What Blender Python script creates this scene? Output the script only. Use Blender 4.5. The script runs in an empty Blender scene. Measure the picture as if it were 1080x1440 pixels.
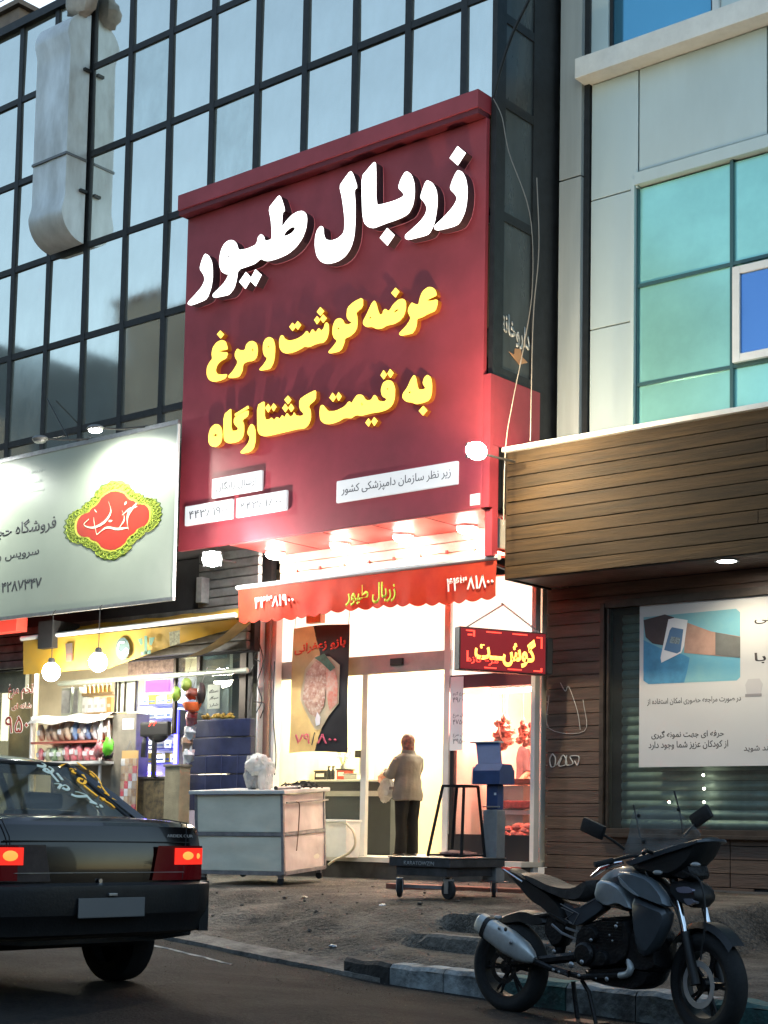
import bpy, bmesh, math, random
from math import pi, sin, cos, radians, atan2, sqrt
from mathutils import Vector, Matrix, noise
from mathutils.geometry import tessellate_polygon
random.seed(7)
S = bpy.context.scene
COL = S.collection

# ------------------------------------------------------------------ camera, sky, sun, exposure
YAW, PITCH, ROLL, FPX, SHY = 0.87778, 0.082545, 0.018803, 2192.07, 266.01
CX, CY, CAMH = 540.0, 720.0 + SHY, 1.0
Fv = Vector((-cos(YAW) * cos(PITCH), sin(YAW) * cos(PITCH), sin(PITCH)))
R0 = Fv.cross(Vector((0, 0, 1))).normalized()
U0 = R0.cross(Fv)
Rv = cos(ROLL) * R0 + sin(ROLL) * U0
Uv = -sin(ROLL) * R0 + cos(ROLL) * U0
cam = bpy.data.cameras.new('camera')
camo = bpy.data.objects.new('camera', cam)
COL.objects.link(camo)
S.camera = camo
cam.lens = FPX / 1440.0 * 36.0
cam.sensor_width = 36.0
cam.sensor_fit = 'AUTO'
cam.shift_y = SHY / 1440.0
cam.clip_start = 0.05
cam.clip_end = 1500
m = Matrix((Rv, Uv, -Fv)).transposed().to_4x4()
m.translation = Vector((0, 0, CAMH))
camo.matrix_world = m

SUN_EL, SUN_AZ = 14.0, -25.0
W = bpy.data.worlds.new('World')
S.world = W
W.use_nodes = True
nt = W.node_tree
bgn = nt.nodes['Background']
sky = nt.nodes.new('ShaderNodeTexSky')
sky.sky_type = 'NISHITA'
sky.sun_disc = False
sky.sun_elevation = radians(SUN_EL)
sky.sun_rotation = radians(SUN_AZ)
sky.air_density = 1.0
sky.dust_density = 0.6
sky.ozone_density = 2.0
wb = nt.nodes.new('ShaderNodeMix')
wb.data_type = 'RGBA'
wb.blend_type = 'MULTIPLY'
wb.inputs['Factor'].default_value = 1.0
wb.inputs['B'].default_value = (1.15, 1.0, 0.84, 1)   # the picture's white balance
nt.links.new(sky.outputs[0], wb.inputs['A'])
nt.links.new(wb.outputs['Result'], bgn.inputs[0])
SKY_STRENGTH = 0.12
bgn.inputs[1].default_value = SKY_STRENGTH
sunl = bpy.data.lights.new('sun', 'SUN')
sunl.energy = 0.25
sunl.angle = radians(14)
sunl.color = (1.0, 0.82, 0.66)
suno = bpy.data.objects.new('sun', sunl)
COL.objects.link(suno)
sd = Vector((sin(radians(SUN_AZ)) * cos(radians(SUN_EL)), cos(radians(SUN_AZ)) * cos(radians(SUN_EL)), sin(radians(SUN_EL))))
suno.rotation_euler = sd.to_track_quat('Z', 'Y').to_euler()
S.view_settings.view_transform = 'Standard'
S.view_settings.look = 'None'
S.view_settings.gamma = 1
S.view_settings.use_curve_mapping = False
S.view_settings.exposure = 2.0
S.cycles.max_bounces = 8
S.cycles.transparent_max_bounces = 16
S.cycles.sample_clamp_indirect = 6.0
S.cycles.caustics_reflective = False
S.cycles.caustics_refractive = False


def ray(px, py):
    return Fv + Rv * ((px - CX) / FPX) - Uv * ((py - CY) / FPX)


def PY(px, py, Y):
    d = ray(px, py) * 1.0
    d *= Y / d.y
    d.z += CAMH
    return d


def PX(px, py, X):
    d = ray(px, py) * 1.0
    d *= X / d.x
    d.z += CAMH
    return d


def PP(px, py, p0, n):
    """the point where the sight line meets the plane through p0 with normal n"""
    d = ray(px, py)
    o = Vector((0, 0, CAMH))
    return o + d * ((Vector(p0) - o).dot(Vector(n)) / d.dot(Vector(n)))


# ------------------------------------------------------------------ materials
def new_mat(name):
    mt = bpy.data.materials.new(name)
    mt.use_nodes = True
    return mt, mt.node_tree, mt.node_tree.nodes['Principled BSDF']


def pm(name, col, rough=0.6, metal=0.0, var=0.0, vs=4.0, bump=0.0, bs=60.0, emit=None, es=0.0, coat=0.0,
       col2=None, streak=None, spec=None, trans=0.0, alpha=1.0, rvar=0.0, sss=0.0):
    """procedural material: base colour varied by noise (towards col2), optional streaks, bump"""
    mt, t, b = new_mat(name)
    L = t.links
    b.inputs['Base Color'].default_value = (*col, 1)
    b.inputs['Roughness'].default_value = rough
    b.inputs['Metallic'].default_value = metal
    b.inputs['Coat Weight'].default_value = coat
    b.inputs['Transmission Weight'].default_value = trans
    b.inputs['Alpha'].default_value = alpha
    b.inputs['Subsurface Weight'].default_value = sss
    if spec is not None:
        b.inputs['Specular IOR Level'].default_value = spec
    tc = t.nodes.new('ShaderNodeTexCoord')
    src = tc.outputs['Object']
    if streak:
        mp = t.nodes.new('ShaderNodeMapping')
        mp.inputs['Scale'].default_value = streak
        L.new(src, mp.inputs[0])
        src = mp.outputs[0]
    if var > 0:
        n = t.nodes.new('ShaderNodeTexNoise')
        n.inputs['Scale'].default_value = vs
        n.inputs['Detail'].default_value = 7
        n.inputs['Roughness'].default_value = 0.62
        L.new(src, n.inputs['Vector'])
        r = t.nodes.new('ShaderNodeMapRange')
        r.inputs['From Min'].default_value = 0.34
        r.inputs['From Max'].default_value = 0.66
        L.new(n.outputs[0], r.inputs[0])
        mx = t.nodes.new('ShaderNodeMix')
        mx.data_type = 'RGBA'
        c2 = col2 if col2 else tuple(c * (1 - var) for c in col)
        mx.inputs['A'].default_value = (*c2, 1)
        mx.inputs['B'].default_value = (*col, 1)
        L.new(r.outputs[0], mx.inputs['Factor'])
        L.new(mx.outputs['Result'], b.inputs['Base Color'])
        if rvar > 0:
            rr = t.nodes.new('ShaderNodeMapRange')
            rr.inputs['To Min'].default_value = rough + rvar
            rr.inputs['To Max'].default_value = rough
            L.new(r.outputs[0], rr.inputs[0])
            L.new(rr.outputs[0], b.inputs['Roughness'])
    if bump > 0:
        n2 = t.nodes.new('ShaderNodeTexNoise')
        n2.inputs['Scale'].default_value = bs
        n2.inputs['Detail'].default_value = 5
        L.new(src, n2.inputs['Vector'])
        bp = t.nodes.new('ShaderNodeBump')
        bp.inputs['Strength'].default_value = bump
        bp.inputs['Distance'].default_value = 0.02
        L.new(n2.outputs[0], bp.inputs['Height'])
        L.new(bp.outputs[0], b.inputs['Normal'])
    if emit:
        b.inputs['Emission Color'].default_value = (*emit, 1)
        b.inputs['Emission Strength'].default_value = es
    return mt


def glass(name, tint=(0.8, 0.86, 0.86), ior=1.5, rough=0.02, refl=1.0, dirt=0.06):
    """a pane: see-through with a Fresnel reflection and a thin film of dust"""
    mt = bpy.data.materials.new(name)
    mt.use_nodes = True
    t = mt.node_tree
    t.nodes.clear()
    out = t.nodes.new('ShaderNodeOutputMaterial')
    tr = t.nodes.new('ShaderNodeBsdfTransparent')
    tr.inputs[0].default_value = (*tint, 1)
    gl = t.nodes.new('ShaderNodeBsdfGlossy')
    gl.inputs['Roughness'].default_value = rough
    gl.inputs[0].default_value = (refl, refl, refl, 1)
    fr = t.nodes.new('ShaderNodeFresnel')
    fr.inputs[0].default_value = ior
    mx = t.nodes.new('ShaderNodeMixShader')
    ge = t.nodes.new('ShaderNodeNewGeometry')
    iv = t.nodes.new('ShaderNodeMath')
    iv.operation = 'SUBTRACT'
    iv.inputs[0].default_value = 1.0
    t.links.new(ge.outputs['Backfacing'], iv.inputs[1])
    mu_ = t.nodes.new('ShaderNodeMath')
    mu_.operation = 'MULTIPLY'
    t.links.new(fr.outputs[0], mu_.inputs[0])
    t.links.new(iv.outputs[0], mu_.inputs[1])
    t.links.new(mu_.outputs[0], mx.inputs[0])
    t.links.new(tr.outputs[0], mx.inputs[1])
    t.links.new(gl.outputs[0], mx.inputs[2])
    df = t.nodes.new('ShaderNodeBsdfDiffuse')
    df.inputs[0].default_value = (0.5, 0.5, 0.48, 1)
    nz = t.nodes.new('ShaderNodeTexNoise')
    nz.inputs['Scale'].default_value = 3.0
    nz.inputs['Detail'].default_value = 8
    mr = t.nodes.new('ShaderNodeMapRange')
    mr.inputs['From Min'].default_value = 0.35
    mr.inputs['From Max'].default_value = 0.8
    mr.inputs['To Max'].default_value = dirt * 2
    t.links.new(nz.outputs[0], mr.inputs[0])
    mx2 = t.nodes.new('ShaderNodeMixShader')
    t.links.new(mr.outputs[0], mx2.inputs[0])
    t.links.new(mx.outputs[0], mx2.inputs[1])
    t.links.new(df.outputs[0], mx2.inputs[2])
    t.links.new(mx2.outputs[0], out.inputs[0])
    return mt


def em(name, col, s):
    mt, t, b = new_mat(name)
    b.inputs['Base Color'].default_value = (*[min(1, c) * 0.8 for c in col], 1)
    b.inputs['Emission Color'].default_value = (*col, 1)
    b.inputs['Emission Strength'].default_value = s
    b.inputs['Roughness'].default_value = 0.5
    return mt


M = {}
M['black_metal'] = pm('black_metal', (0.012, 0.014, 0.016), 0.45, 0.3, var=0.5, vs=6)
M['mullion'] = pm('mullion', (0.014, 0.016, 0.019), 0.5, 0.2, var=0.6, vs=9, bump=0.1)
M['dark'] = pm('dark', (0.02, 0.02, 0.022), 0.8, var=0.4)
M['sign_red'] = pm('sign_red', (0.34, 0.042, 0.058), 0.46, var=0.30, vs=1.1, bump=0.03, bs=15, rvar=0.12)
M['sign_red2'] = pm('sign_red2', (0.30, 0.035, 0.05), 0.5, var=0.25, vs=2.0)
M['white_board'] = pm('white_board', (0.36, 0.385, 0.32), 0.38, var=0.10, vs=1.2)
M['white_paint'] = pm('white_paint', (0.72, 0.72, 0.70), 0.5, var=0.15, vs=5)
M['steel'] = pm('steel', (0.42, 0.43, 0.44), 0.35, 0.85, var=0.25, vs=8, rvar=0.2)
M['chrome'] = pm('chrome', (0.75, 0.76, 0.78), 0.12, 1.0)
M['plastic_black'] = pm('plastic_black', (0.018, 0.018, 0.019), 0.5, var=0.3, vs=20, bump=0.05)
M['rubber'] = pm('rubber', (0.018, 0.018, 0.018), 0.85, var=0.4, vs=18, bump=0.15, bs=90)
M['wire'] = pm('wire', (0.22, 0.22, 0.2), 0.6)
M['wire_dark'] = pm('wire_dark', (0.02, 0.02, 0.02), 0.6)
M['alu'] = pm('alu', (0.50, 0.47, 0.44), 0.45, 0.35, var=0.2, vs=6)
M['paper'] = pm('paper', (0.78, 0.76, 0.76), 0.8, var=0.06)
M['print_black'] = pm('print_black', (0.03, 0.03, 0.035), 0.7)
M['print_grey'] = pm('print_grey', (0.42, 0.43, 0.40), 0.7)
M['shop_glass'] = glass('shop_glass', dirt=0.04)
M['bulb'] = em('bulb', (1.0, 0.97, 0.88), 30)
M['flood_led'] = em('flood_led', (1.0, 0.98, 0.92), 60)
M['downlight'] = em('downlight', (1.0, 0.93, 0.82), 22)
M['tube_light'] = em('tube_light', (1.0, 0.95, 0.88), 14)


# ------------------------------------------------------------------ mesh builder
def wm(o):
    mm = Matrix.Translation(o.location) @ o.rotation_euler.to_matrix().to_4x4()
    return wm(o.parent) @ mm if o.parent else mm


class MB:
    def __init__(s):
        s.bm = bmesh.new()

    def box(s, x0, x1, y0, y1, z0, z1, bev=0.0, M4=None):
        r = bmesh.ops.create_cube(s.bm, size=1.0)
        vs = r['verts']
        for v in vs:
            v.co = Vector(((x0 + x1) / 2 + v.co.x * (x1 - x0), (y0 + y1) / 2 + v.co.y * (y1 - y0), (z0 + z1) / 2 + v.co.z * (z1 - z0)))
            if M4 is not None:
                v.co = M4 @ v.co
        if bev > 0:
            es = list({e for v in vs for e in v.link_edges})
            bmesh.ops.bevel(s.bm, geom=es, offset=bev, segments=2, affect='EDGES', profile=0.7)
        return s

    def loft(s, rings, cap=True, closed=True):
        rr = [[s.bm.verts.new(p) for p in ring] for ring in rings]
        n = len(rr[0])
        for a, b in zip(rr, rr[1:]):
            for i in range(n if closed else n - 1):
                j = (i + 1) % n
                try:
                    s.bm.faces.new((a[i], a[j], b[j], b[i]))
                except ValueError:
                    pass
        if cap and closed:
            for ring in (rr[0], rr[-1]):
                try:
                    s.bm.faces.new(ring)
                except ValueError:
                    pass
        return s

    def tube(s, pts, r, n=8, cap=True, sq=None):
        pts = [Vector(p) for p in pts]
        if not hasattr(r, '__len__'):
            r = [r] * len(pts)
        rings = []
        up = None
        for i, p in enumerate(pts):
            d = (pts[min(i + 1, len(pts) - 1)] - pts[max(i - 1, 0)])
            if d.length < 1e-9:
                d = Vector((0, 0, 1))
            d.normalize()
            if up is None:
                up = Vector((0, 0, 1)) if abs(d.z) < 0.9 else Vector((1, 0, 0))
            a = d.cross(up).normalized()
            b = a.cross(d).normalized()
            up = b
            q = sq or 1.0
            rings.append([p + a * (r[i] * cos(2 * pi * k / n + pi / n)) + b * (r[i] * q * sin(2 * pi * k / n + pi / n)) for k in range(n)])
        return s.loft(rings, cap)

    def lathe(s, prof, M4=Matrix(), n=24, cap=True):
        rings = [[M4 @ Vector((r * cos(2 * pi * k / n), r * sin(2 * pi * k / n), z)) for k in range(n)] for r, z in prof]
        return s.loft(rings, cap)

    def ell(s, c, r, n=12, M4=None, jit=0.0):
        rr = bmesh.ops.create_uvsphere(s.bm, u_segments=n, v_segments=max(6, n * 2 // 3), radius=1.0)
        for v in rr['verts']:
            k = 1 + (jit * noise.noise(v.co * 2.3 + Vector(c) * 7) if jit else 0)
            p = Vector((v.co.x * r[0] * k, v.co.y * r[1] * k, v.co.z * r[2] * k))
            if M4 is not None:
                p = M4.to_3x3() @ p
            v.co = p + Vector(c)
        return s

    def prism(s, pts, vec, holes=()):
        """flat polygon (3-D points) with holes, extruded by vec"""
        pts = [Vector(p) for p in pts]
        polys = [pts] + [[Vector(q) for q in h] for h in holes]
        tris = tessellate_polygon(polys)
        flat = [p for pl in polys for p in pl]
        vec = Vector(vec)
        A = [s.bm.verts.new(p) for p in flat]
        B = [s.bm.verts.new(p + vec) for p in flat]
        for t in tris:
            try:
                s.bm.faces.new([A[i] for i in t])
                s.bm.faces.new([B[i] for i in reversed(t)])
            except ValueError:
                pass
        o = 0
        for pl in polys:
            k = len(pl)
            for i in range(k):
                j = (i + 1) % k
                try:
                    s.bm.faces.new((A[o + i], A[o + j], B[o + j], B[o + i]))
                except ValueError:
                    pass
            o += k
        return s

    def sheet(s, fn, nu, nv):
        g = [[s.bm.verts.new(fn(i / nu, j / nv)) for j in range(nv + 1)] for i in range(nu + 1)]
        for i in range(nu):
            for j in range(nv):
                s.bm.faces.new((g[i][j], g[i + 1][j], g[i + 1][j + 1], g[i][j + 1]))
        return s

    def puff(s, out, y0, y1, ax=None, k=0.62, n=5):
        """outline in the x-z plane (local), swelling between y0 and y1"""
        c = Vector((sum(p[0] for p in out) / len(out), sum(p[1] for p in out) / len(out)))
        rings = []
        for i in range(n + 2):
            a = -1 + 2 * i / (n + 1)
            sc = k + (1 - k) * sqrt(max(0, 1 - a * a)) ** 0.8
            y = (y0 + y1) / 2 + a * (y1 - y0) / 2
            rings.append([(c.x + (p[0] - c.x) * sc, y, c.y + (p[1] - c.y) * sc) for p in out])
        return s.loft(rings)

    def build(s, name, mat, parent=None, world=False, smooth=False, thick=None):
        bmesh.ops.recalc_face_normals(s.bm, faces=s.bm.faces)
        if world and parent:
            s.bm.transform(wm(parent).inverted())
        me = bpy.data.meshes.new(name)
        s.bm.to_mesh(me)
        s.bm.free()
        if isinstance(mat, str):
            mat = M[mat]
        me.materials.append(mat)
        if smooth:
            me.polygons.foreach_set('use_smooth', [True] * len(me.polygons))
            me.update()
            try:
                me.set_sharp_from_angle(angle=radians(38 if smooth is True else smooth))
            except Exception:
                pass
        o = bpy.data.objects.new(name, me)
        COL.objects.link(o)
        if parent:
            o.parent = parent
        return o


def thing(name, label, cat, loc=(0, 0, 0), rz=0.0, group=None, rot=None):
    o = bpy.data.objects.new(name, None)
    COL.objects.link(o)
    o.location = loc
    o.rotation_euler = rot if rot else (0, 0, rz)
    o.empty_display_size = 0.2
    return tag(o, label, cat, group)


def tag(o, label, cat, group=None):
    o['label'] = label
    o['category'] = cat
    if group:
        o['group'] = group
    return o


def struct(o):
    o['kind'] = 'structure'
    return o


def stuff(o):
    o['kind'] = 'stuff'
    return o


def boxo(name, mat, parent, x0, x1, y0, y1, z0, z1, bev=0.0, world=True):
    return MB().box(x0, x1, y0, y1, z0, z1, bev).build(name, mat, parent, world=world)


def inst(o, parent, loc, rot=None, scale=None):
    c = o.copy()
    COL.objects.link(c)
    c.parent = parent
    c.location = loc
    if rot:
        c.rotation_euler = rot
    if scale:
        c.scale = scale
    return c


def chaikin(pts, r=0.22, it=1):
    for _ in range(it):
        o = []
        for i in range(len(pts)):
            a, b = pts[i], pts[(i + 1) % len(pts)]
            o.append(tuple(a[k] * (1 - r) + b[k] * r for k in range(len(a))))
            o.append(tuple(a[k] * r + b[k] * (1 - r) for k in range(len(a))))
        pts = o
    return pts


def smooth_line(pts, n=6):
    pts = [Vector(p) for p in pts]
    P = [pts[0] * 2 - pts[1]] + pts + [pts[-1] * 2 - pts[-2]]
    out = []
    for i in range(1, len(P) - 2):
        for k in range(n):
            t = k / n
            a, b, c, d = P[i - 1:i + 3]
            out.append(0.5 * ((2 * b) + (c - a) * t + (2 * a - 5 * b + 4 * c - d) * t * t + (3 * b - a - 3 * c + d) * t ** 3))
    out.append(pts[-1])
    return out


# ------------------------------------------------------------------ Persian lettering
FORMS = {'ظ': ('FEC5', 'FEC6', 'FEC7', 'FEC8'), 'ث': ('FE99', 'FE9A', 'FE9B', 'FE9C'), 'ذ': ('FEAB', 'FEAC', None, None), 'چ': ('FB7A', 'FB7B', 'FB7C', 'FB7D'),
         'ا': ('FE8D', 'FE8E', None, None), 'آ': ('FE81', 'FE82', None, None), 'ب': ('FE8F', 'FE90', 'FE91', 'FE92'), 'پ': ('FB56', 'FB57', 'FB58', 'FB59'),
         'ت': ('FE95', 'FE96', 'FE97', 'FE98'), 'ج': ('FE9D', 'FE9E', 'FE9F', 'FEA0'), 'ح': ('FEA1', 'FEA2', 'FEA3', 'FEA4'),
         'خ': ('FEA5', 'FEA6', 'FEA7', 'FEA8'), 'د': ('FEA9', 'FEAA', None, None), 'ر': ('FEAD', 'FEAE', None, None), 'ز': ('FEAF', 'FEB0', None, None),
         'س': ('FEB1', 'FEB2', 'FEB3', 'FEB4'), 'ش': ('FEB5', 'FEB6', 'FEB7', 'FEB8'), 'ص': ('FEB9', 'FEBA', 'FEBB', 'FEBC'),
         'ض': ('FEBD', 'FEBE', 'FEBF', 'FEC0'), 'ط': ('FEC1', 'FEC2', 'FEC3', 'FEC4'), 'ع': ('FEC9', 'FECA', 'FECB', 'FECC'),
         'غ': ('FECD', 'FECE', 'FECF', 'FED0'), 'ف': ('FED1', 'FED2', 'FED3', 'FED4'), 'ق': ('FED5', 'FED6', 'FED7', 'FED8'),
         'ک': ('FB8E', 'FB8F', 'FB90', 'FB91'), 'گ': ('FB92', 'FB93', 'FB94', 'FB95'), 'ل': ('FEDD', 'FEDE', 'FEDF', 'FEE0'),
         'م': ('FEE1', 'FEE2', 'FEE3', 'FEE4'), 'ن': ('FEE5', 'FEE6', 'FEE7', 'FEE8'), 'ه': ('FEE9', 'FEEA', 'FEEB', 'FEEC'),
         'و': ('FEED', 'FEEE', None, None), 'ی': ('FBFC', 'FBFD', 'FBFE', 'FBFF')}


def shape_fa(s):
    out = []
    for i, ch in enumerate(s):
        if ch not in FORMS:
            out.append(ch)
            continue
        prv = i > 0 and s[i - 1] in FORMS and FORMS[s[i - 1]][2] is not None
        nxt = i < len(s) - 1 and s[i + 1] in FORMS and FORMS[ch][2] is not None
        f = FORMS[ch]
        k = (3 if nxt else 1) if prv else (2 if nxt else 0)
        out.append(chr(int(f[k] or f[1 if prv else 0], 16)))
    r = out[::-1]
    o, i = [], 0
    while i < len(r):
        if r[i] in '۰۱۲۳۴۵۶۷۸۹/':
            j = i
            while j < len(r) and r[j] in '۰۱۲۳۴۵۶۷۸۹/':
                j += 1
            o += r[i:j][::-1]
            i = j
        else:
            o.append(r[i])
            i += 1
    return ''.join(o)


def text(s, quad, mat, name='lettering', parent=None, bold=0.0, depth=0.004, out=None, fa=True, shear=0.0):
    """lettering filling the rectangle quad = (bottom-left, bottom-right, top-left) as flat raised print"""
    cu = bpy.data.curves.new('txt', 'FONT')
    cu.body = shape_fa(s) if fa else s
    cu.offset = bold
    cu.resolution_u = 3
    cu.shear = shear
    to = bpy.data.objects.new('txt', cu)
    COL.objects.link(to)
    dg = bpy.context.evaluated_depsgraph_get()
    me = bpy.data.meshes.new_from_object(to.evaluated_get(dg))
    bpy.data.objects.remove(to)
    bl, br, tl = [Vector(q) for q in quad]
    if len(me.vertices) == 0:
        return None
    xs = [v.co.x for v in me.vertices]
    ys = [v.co.y for v in me.vertices]
    x0, x1, y0, y1 = min(xs), max(xs), min(ys), max(ys)
    nrm = (br - bl).cross(tl - bl).normalized()
    if out is not None and nrm.dot(Vector(out)) < 0:
        nrm = -nrm
    bm = bmesh.new()
    bm.from_mesh(me)
    for v in bm.verts:
        a = (v.co.x - x0) / (x1 - x0)
        b = (v.co.y - y0) / (y1 - y0)
        v.co = bl + (br - bl) * a + (tl - bl) * b
    bmesh.ops.remove_doubles(bm, verts=bm.verts, dist=0.0004)
    if depth > 0:
        r = bmesh.ops.extrude_face_region(bm, geom=list(bm.faces))
        for g in r['geom']:
            if isinstance(g, bmesh.types.BMVert):
                g.co += nrm * depth
    k = MB()
    k.bm.free()
    k.bm = bm
    return k.build(name, mat, parent, world=True)


def textY(s, x0, x1, yb, yt, Y, mat, parent, xr=None, **kw):
    """lettering on a plane of constant Y; pixel x from x0 to x1, pixel bottom yb and top yt at the left end"""
    bl = PY(x0, yb, Y)
    br = PY(x1, yb, Y)
    br.z = bl.z
    tl = PY(x0, yt, Y)
    tl.x = bl.x
    return text(s, (bl, br, tl), mat, parent=parent, out=(0, -1, 0), **kw)

# ------------------------------------------------------------------ ground, road, kerb
def lerp_tab(t, tab):
    if t <= tab[0][0]:
        return tab[0][1]
    for (a, b), (c, d) in zip(tab, tab[1:]):
        if t <= c:
            return b + (d - b) * (t - a) / (c - a)
    return tab[-1][1]


def sst(a, b, x):
    t = max(0.0, min(1.0, (x - a) / (b - a)))
    return t * t * (3 - 2 * t)


KY = [(-120, 14.0), (-30, 11.2), (-14, 10.7), (-11.2, 10.15), (-9.3, 9.62), (-7.6, 9.22), (-6.2, 9.02), (-4.8, 8.84), (0, 8.5), (60, 8.5)]


def kerb_y(x):
    return lerp_tab(x, KY)


def gutter_z(x):
    return lerp_tab(x, [(-14, -0.03), (-11, -0.06), (-7.5, -0.16), (-5, -0.2), (0, -0.2)])


def road_z(x, y):
    k = kerb_y(x)
    return gutter_z(x) * sst(k - 2.8, k, y) + 0.006 * noise.noise(Vector((x * 0.9, y * 1.6, 0)))


def pave_z(x, y):
    k = kerb_y(x)
    d = y - k
    rough = 0.022 * noise.noise(Vector((x * 1.3, y * 1.3, 3))) + 0.010 * noise.noise(Vector((x * 4, y * 4, 1))) - 0.022 * max(0, 0.25 - abs(noise.noise(Vector((x * 1.9, y * 2.3, 8)))) * 2) + 0.009 * noise.noise(Vector((x * 12, y * 12, 4)))
    g = gutter_z(x)
    # the ramp in front of the poultry shop
    ramp = g + (0.31 - g) * sst(-0.15, 2.1, d) + 0.12 * sst(2.0, 6.0, d)
    ramp += rough * sst(0, 0.4, d) * (1.8 - sst(1.6, 3.0, d))
    ramp += 0.055 * sst(0.5, 0.9, d) * (1 - sst(1.3, 2.0, d)) * noise.noise(Vector((x * 2.2, y * 3.1, 9)))
    # two broken steps right of the ramp
    st = -0.035 + 0.065 * sst(0.16, 0.4, d) + 0.115 * (d > 0.95) + 0.15 * (d > 1.5) + 0.10 * sst(2, 5.5, d) + 0.25 * rough
    # the low pavement further right
    lo = -0.035 + 0.012 * d * 0.5 + 0.2 * rough
    edge = -8.05 + 0.16 * noise.noise(Vector((y * 2.5, 0, 5))) - 0.25 * sst(0.2, 1.0, d) * (1 - sst(1.5, 2.2, d))
    a = sst(edge - 0.16, edge + 0.10, x)
    z = ramp * (1 - a) + st * a
    b = sst(-6.75, -6.2, x)
    return z * (1 - b) + lo * b


ASPH = pm('asphalt', (0.021, 0.0198, 0.0185), 0.82, var=0.55, vs=1.3, bump=0.8, bs=45, col2=(0.0075, 0.0073, 0.007), rvar=0.1)


def add_grit(mt, scale, amt, light):
    """fine grains and pale dusty patches over a material's base colour"""
    t = mt.node_tree
    b = t.nodes['Principled BSDF']
    lk = b.inputs['Base Color'].links[0]
    srcs = lk.from_socket
    tc = t.nodes.new('ShaderNodeTexCoord')
    n = t.nodes.new('ShaderNodeTexNoise')
    n.inputs['Scale'].default_value = scale
    n.inputs['Detail'].default_value = 3
    t.links.new(tc.outputs['Object'], n.inputs['Vector'])
    r = t.nodes.new('ShaderNodeMapRange')
    r.inputs['From Min'].default_value = 0.5
    r.inputs['From Max'].default_value = 0.72
    r.inputs['To Max'].default_value = amt
    t.links.new(n.outputs[0], r.inputs[0])
    mx = t.nodes.new('ShaderNodeMix')
    mx.data_type = 'RGBA'
    mx.inputs['B'].default_value = (*light, 1)
    t.links.new(r.outputs[0], mx.inputs['Factor'])
    t.links.new(srcs, mx.inputs['A'])
    t.links.new(mx.outputs['Result'], b.inputs['Base Color'])


add_grit(ASPH, 130, 0.6, (0.048, 0.045, 0.042))
CONC = pm('ramp_concrete', (0.150, 0.138, 0.120), 0.9, var=0.6, vs=1.5, bump=1.0, bs=22, col2=(0.028, 0.027, 0.025))
add_grit(CONC, 38, 0.5, (0.028, 0.025, 0.022))
def add_cracks(mt, scale, width, dark, stain=0.0):
    """thin dark crack lines and broad stains worked into the base colour and relief"""
    t = mt.node_tree
    b = t.nodes['Principled BSDF']
    src = b.inputs['Base Color'].links[0].from_socket
    tc = t.nodes.new('ShaderNodeTexCoord')
    n = t.nodes.new('ShaderNodeTexNoise')
    n.inputs['Scale'].default_value = 2.2
    n.inputs['Detail'].default_value = 6
    t.links.new(tc.outputs['Object'], n.inputs['Vector'])
    ad = t.nodes.new('ShaderNodeVectorMath')
    ad.operation = 'MULTIPLY_ADD'
    ad.inputs[1].default_value = (0.9, 0.9, 0.0)
    t.links.new(n.outputs['Color'], ad.inputs[0])
    t.links.new(tc.outputs['Object'], ad.inputs[2])
    v = t.nodes.new('ShaderNodeTexVoronoi')
    v.feature = 'DISTANCE_TO_EDGE'
    v.inputs['Scale'].default_value = scale
    t.links.new(ad.outputs[0], v.inputs['Vector'])
    r = t.nodes.new('ShaderNodeMapRange')
    r.inputs['From Min'].default_value = 0.0
    r.inputs['From Max'].default_value = width
    r.inputs['To Min'].default_value = 0.85
    r.inputs['To Max'].default_value = 0.0
    t.links.new(v.outputs['Distance'], r.inputs[0])
    mx = t.nodes.new('ShaderNodeMix')
    mx.data_type = 'RGBA'
    mx.inputs['B'].default_value = (*dark, 1)
    t.links.new(r.outputs[0], mx.inputs['Factor'])
    t.links.new(src, mx.inputs['A'])
    n2 = t.nodes.new('ShaderNodeTexNoise')
    n2.inputs['Scale'].default_value = 0.55
    n2.inputs['Detail'].default_value = 9
    n2.inputs['Roughness'].default_value = 0.7
    t.links.new(tc.outputs['Object'], n2.inputs['Vector'])
    r2 = t.nodes.new('ShaderNodeMapRange')
    r2.inputs['From Min'].default_value = 0.50
    r2.inputs['From Max'].default_value = 0.60
    r2.inputs['To Max'].default_value = stain
    t.links.new(n2.outputs[0], r2.inputs[0])
    mx2 = t.nodes.new('ShaderNodeMix')
    mx2.data_type = 'RGBA'
    mx2.inputs['B'].default_value = (*dark, 1)
    t.links.new(r2.outputs[0], mx2.inputs['Factor'])
    t.links.new(mx.outputs['Result'], mx2.inputs['A'])
    t.links.new(mx2.outputs['Result'], b.inputs['Base Color'])


add_cracks(CONC, 0.9, 0.012, (0.018, 0.017, 0.016), 0.65)
add_grit(ASPH, 34, 0.45, (0.050, 0.047, 0.043))
add_grit(CONC, 60, 0.6, (0.20, 0.185, 0.16))
for q_ in (ASPH, CONC):
    for n_ in q_.node_tree.nodes:
        if n_.type == 'BUMP':
            n_.inputs['Distance'].default_value = 0.05
add_cracks(ASPH, 0.35, 0.006, (0.006, 0.006, 0.006), 0.5)
GUT = pm('gutter_concrete', (0.19, 0.18, 0.16), 0.9, var=0.7, vs=4.0, bump=1.0, bs=26, col2=(0.045, 0.044, 0.042))
for q_ in (ASPH, CONC):
    q_.node_tree.nodes['Principled BSDF'].inputs['Specular IOR Level'].default_value = 0.15
SHOPF = pm('floor_tile', (0.62, 0.58, 0.5), 0.35, var=0.15, vs=2)


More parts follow.
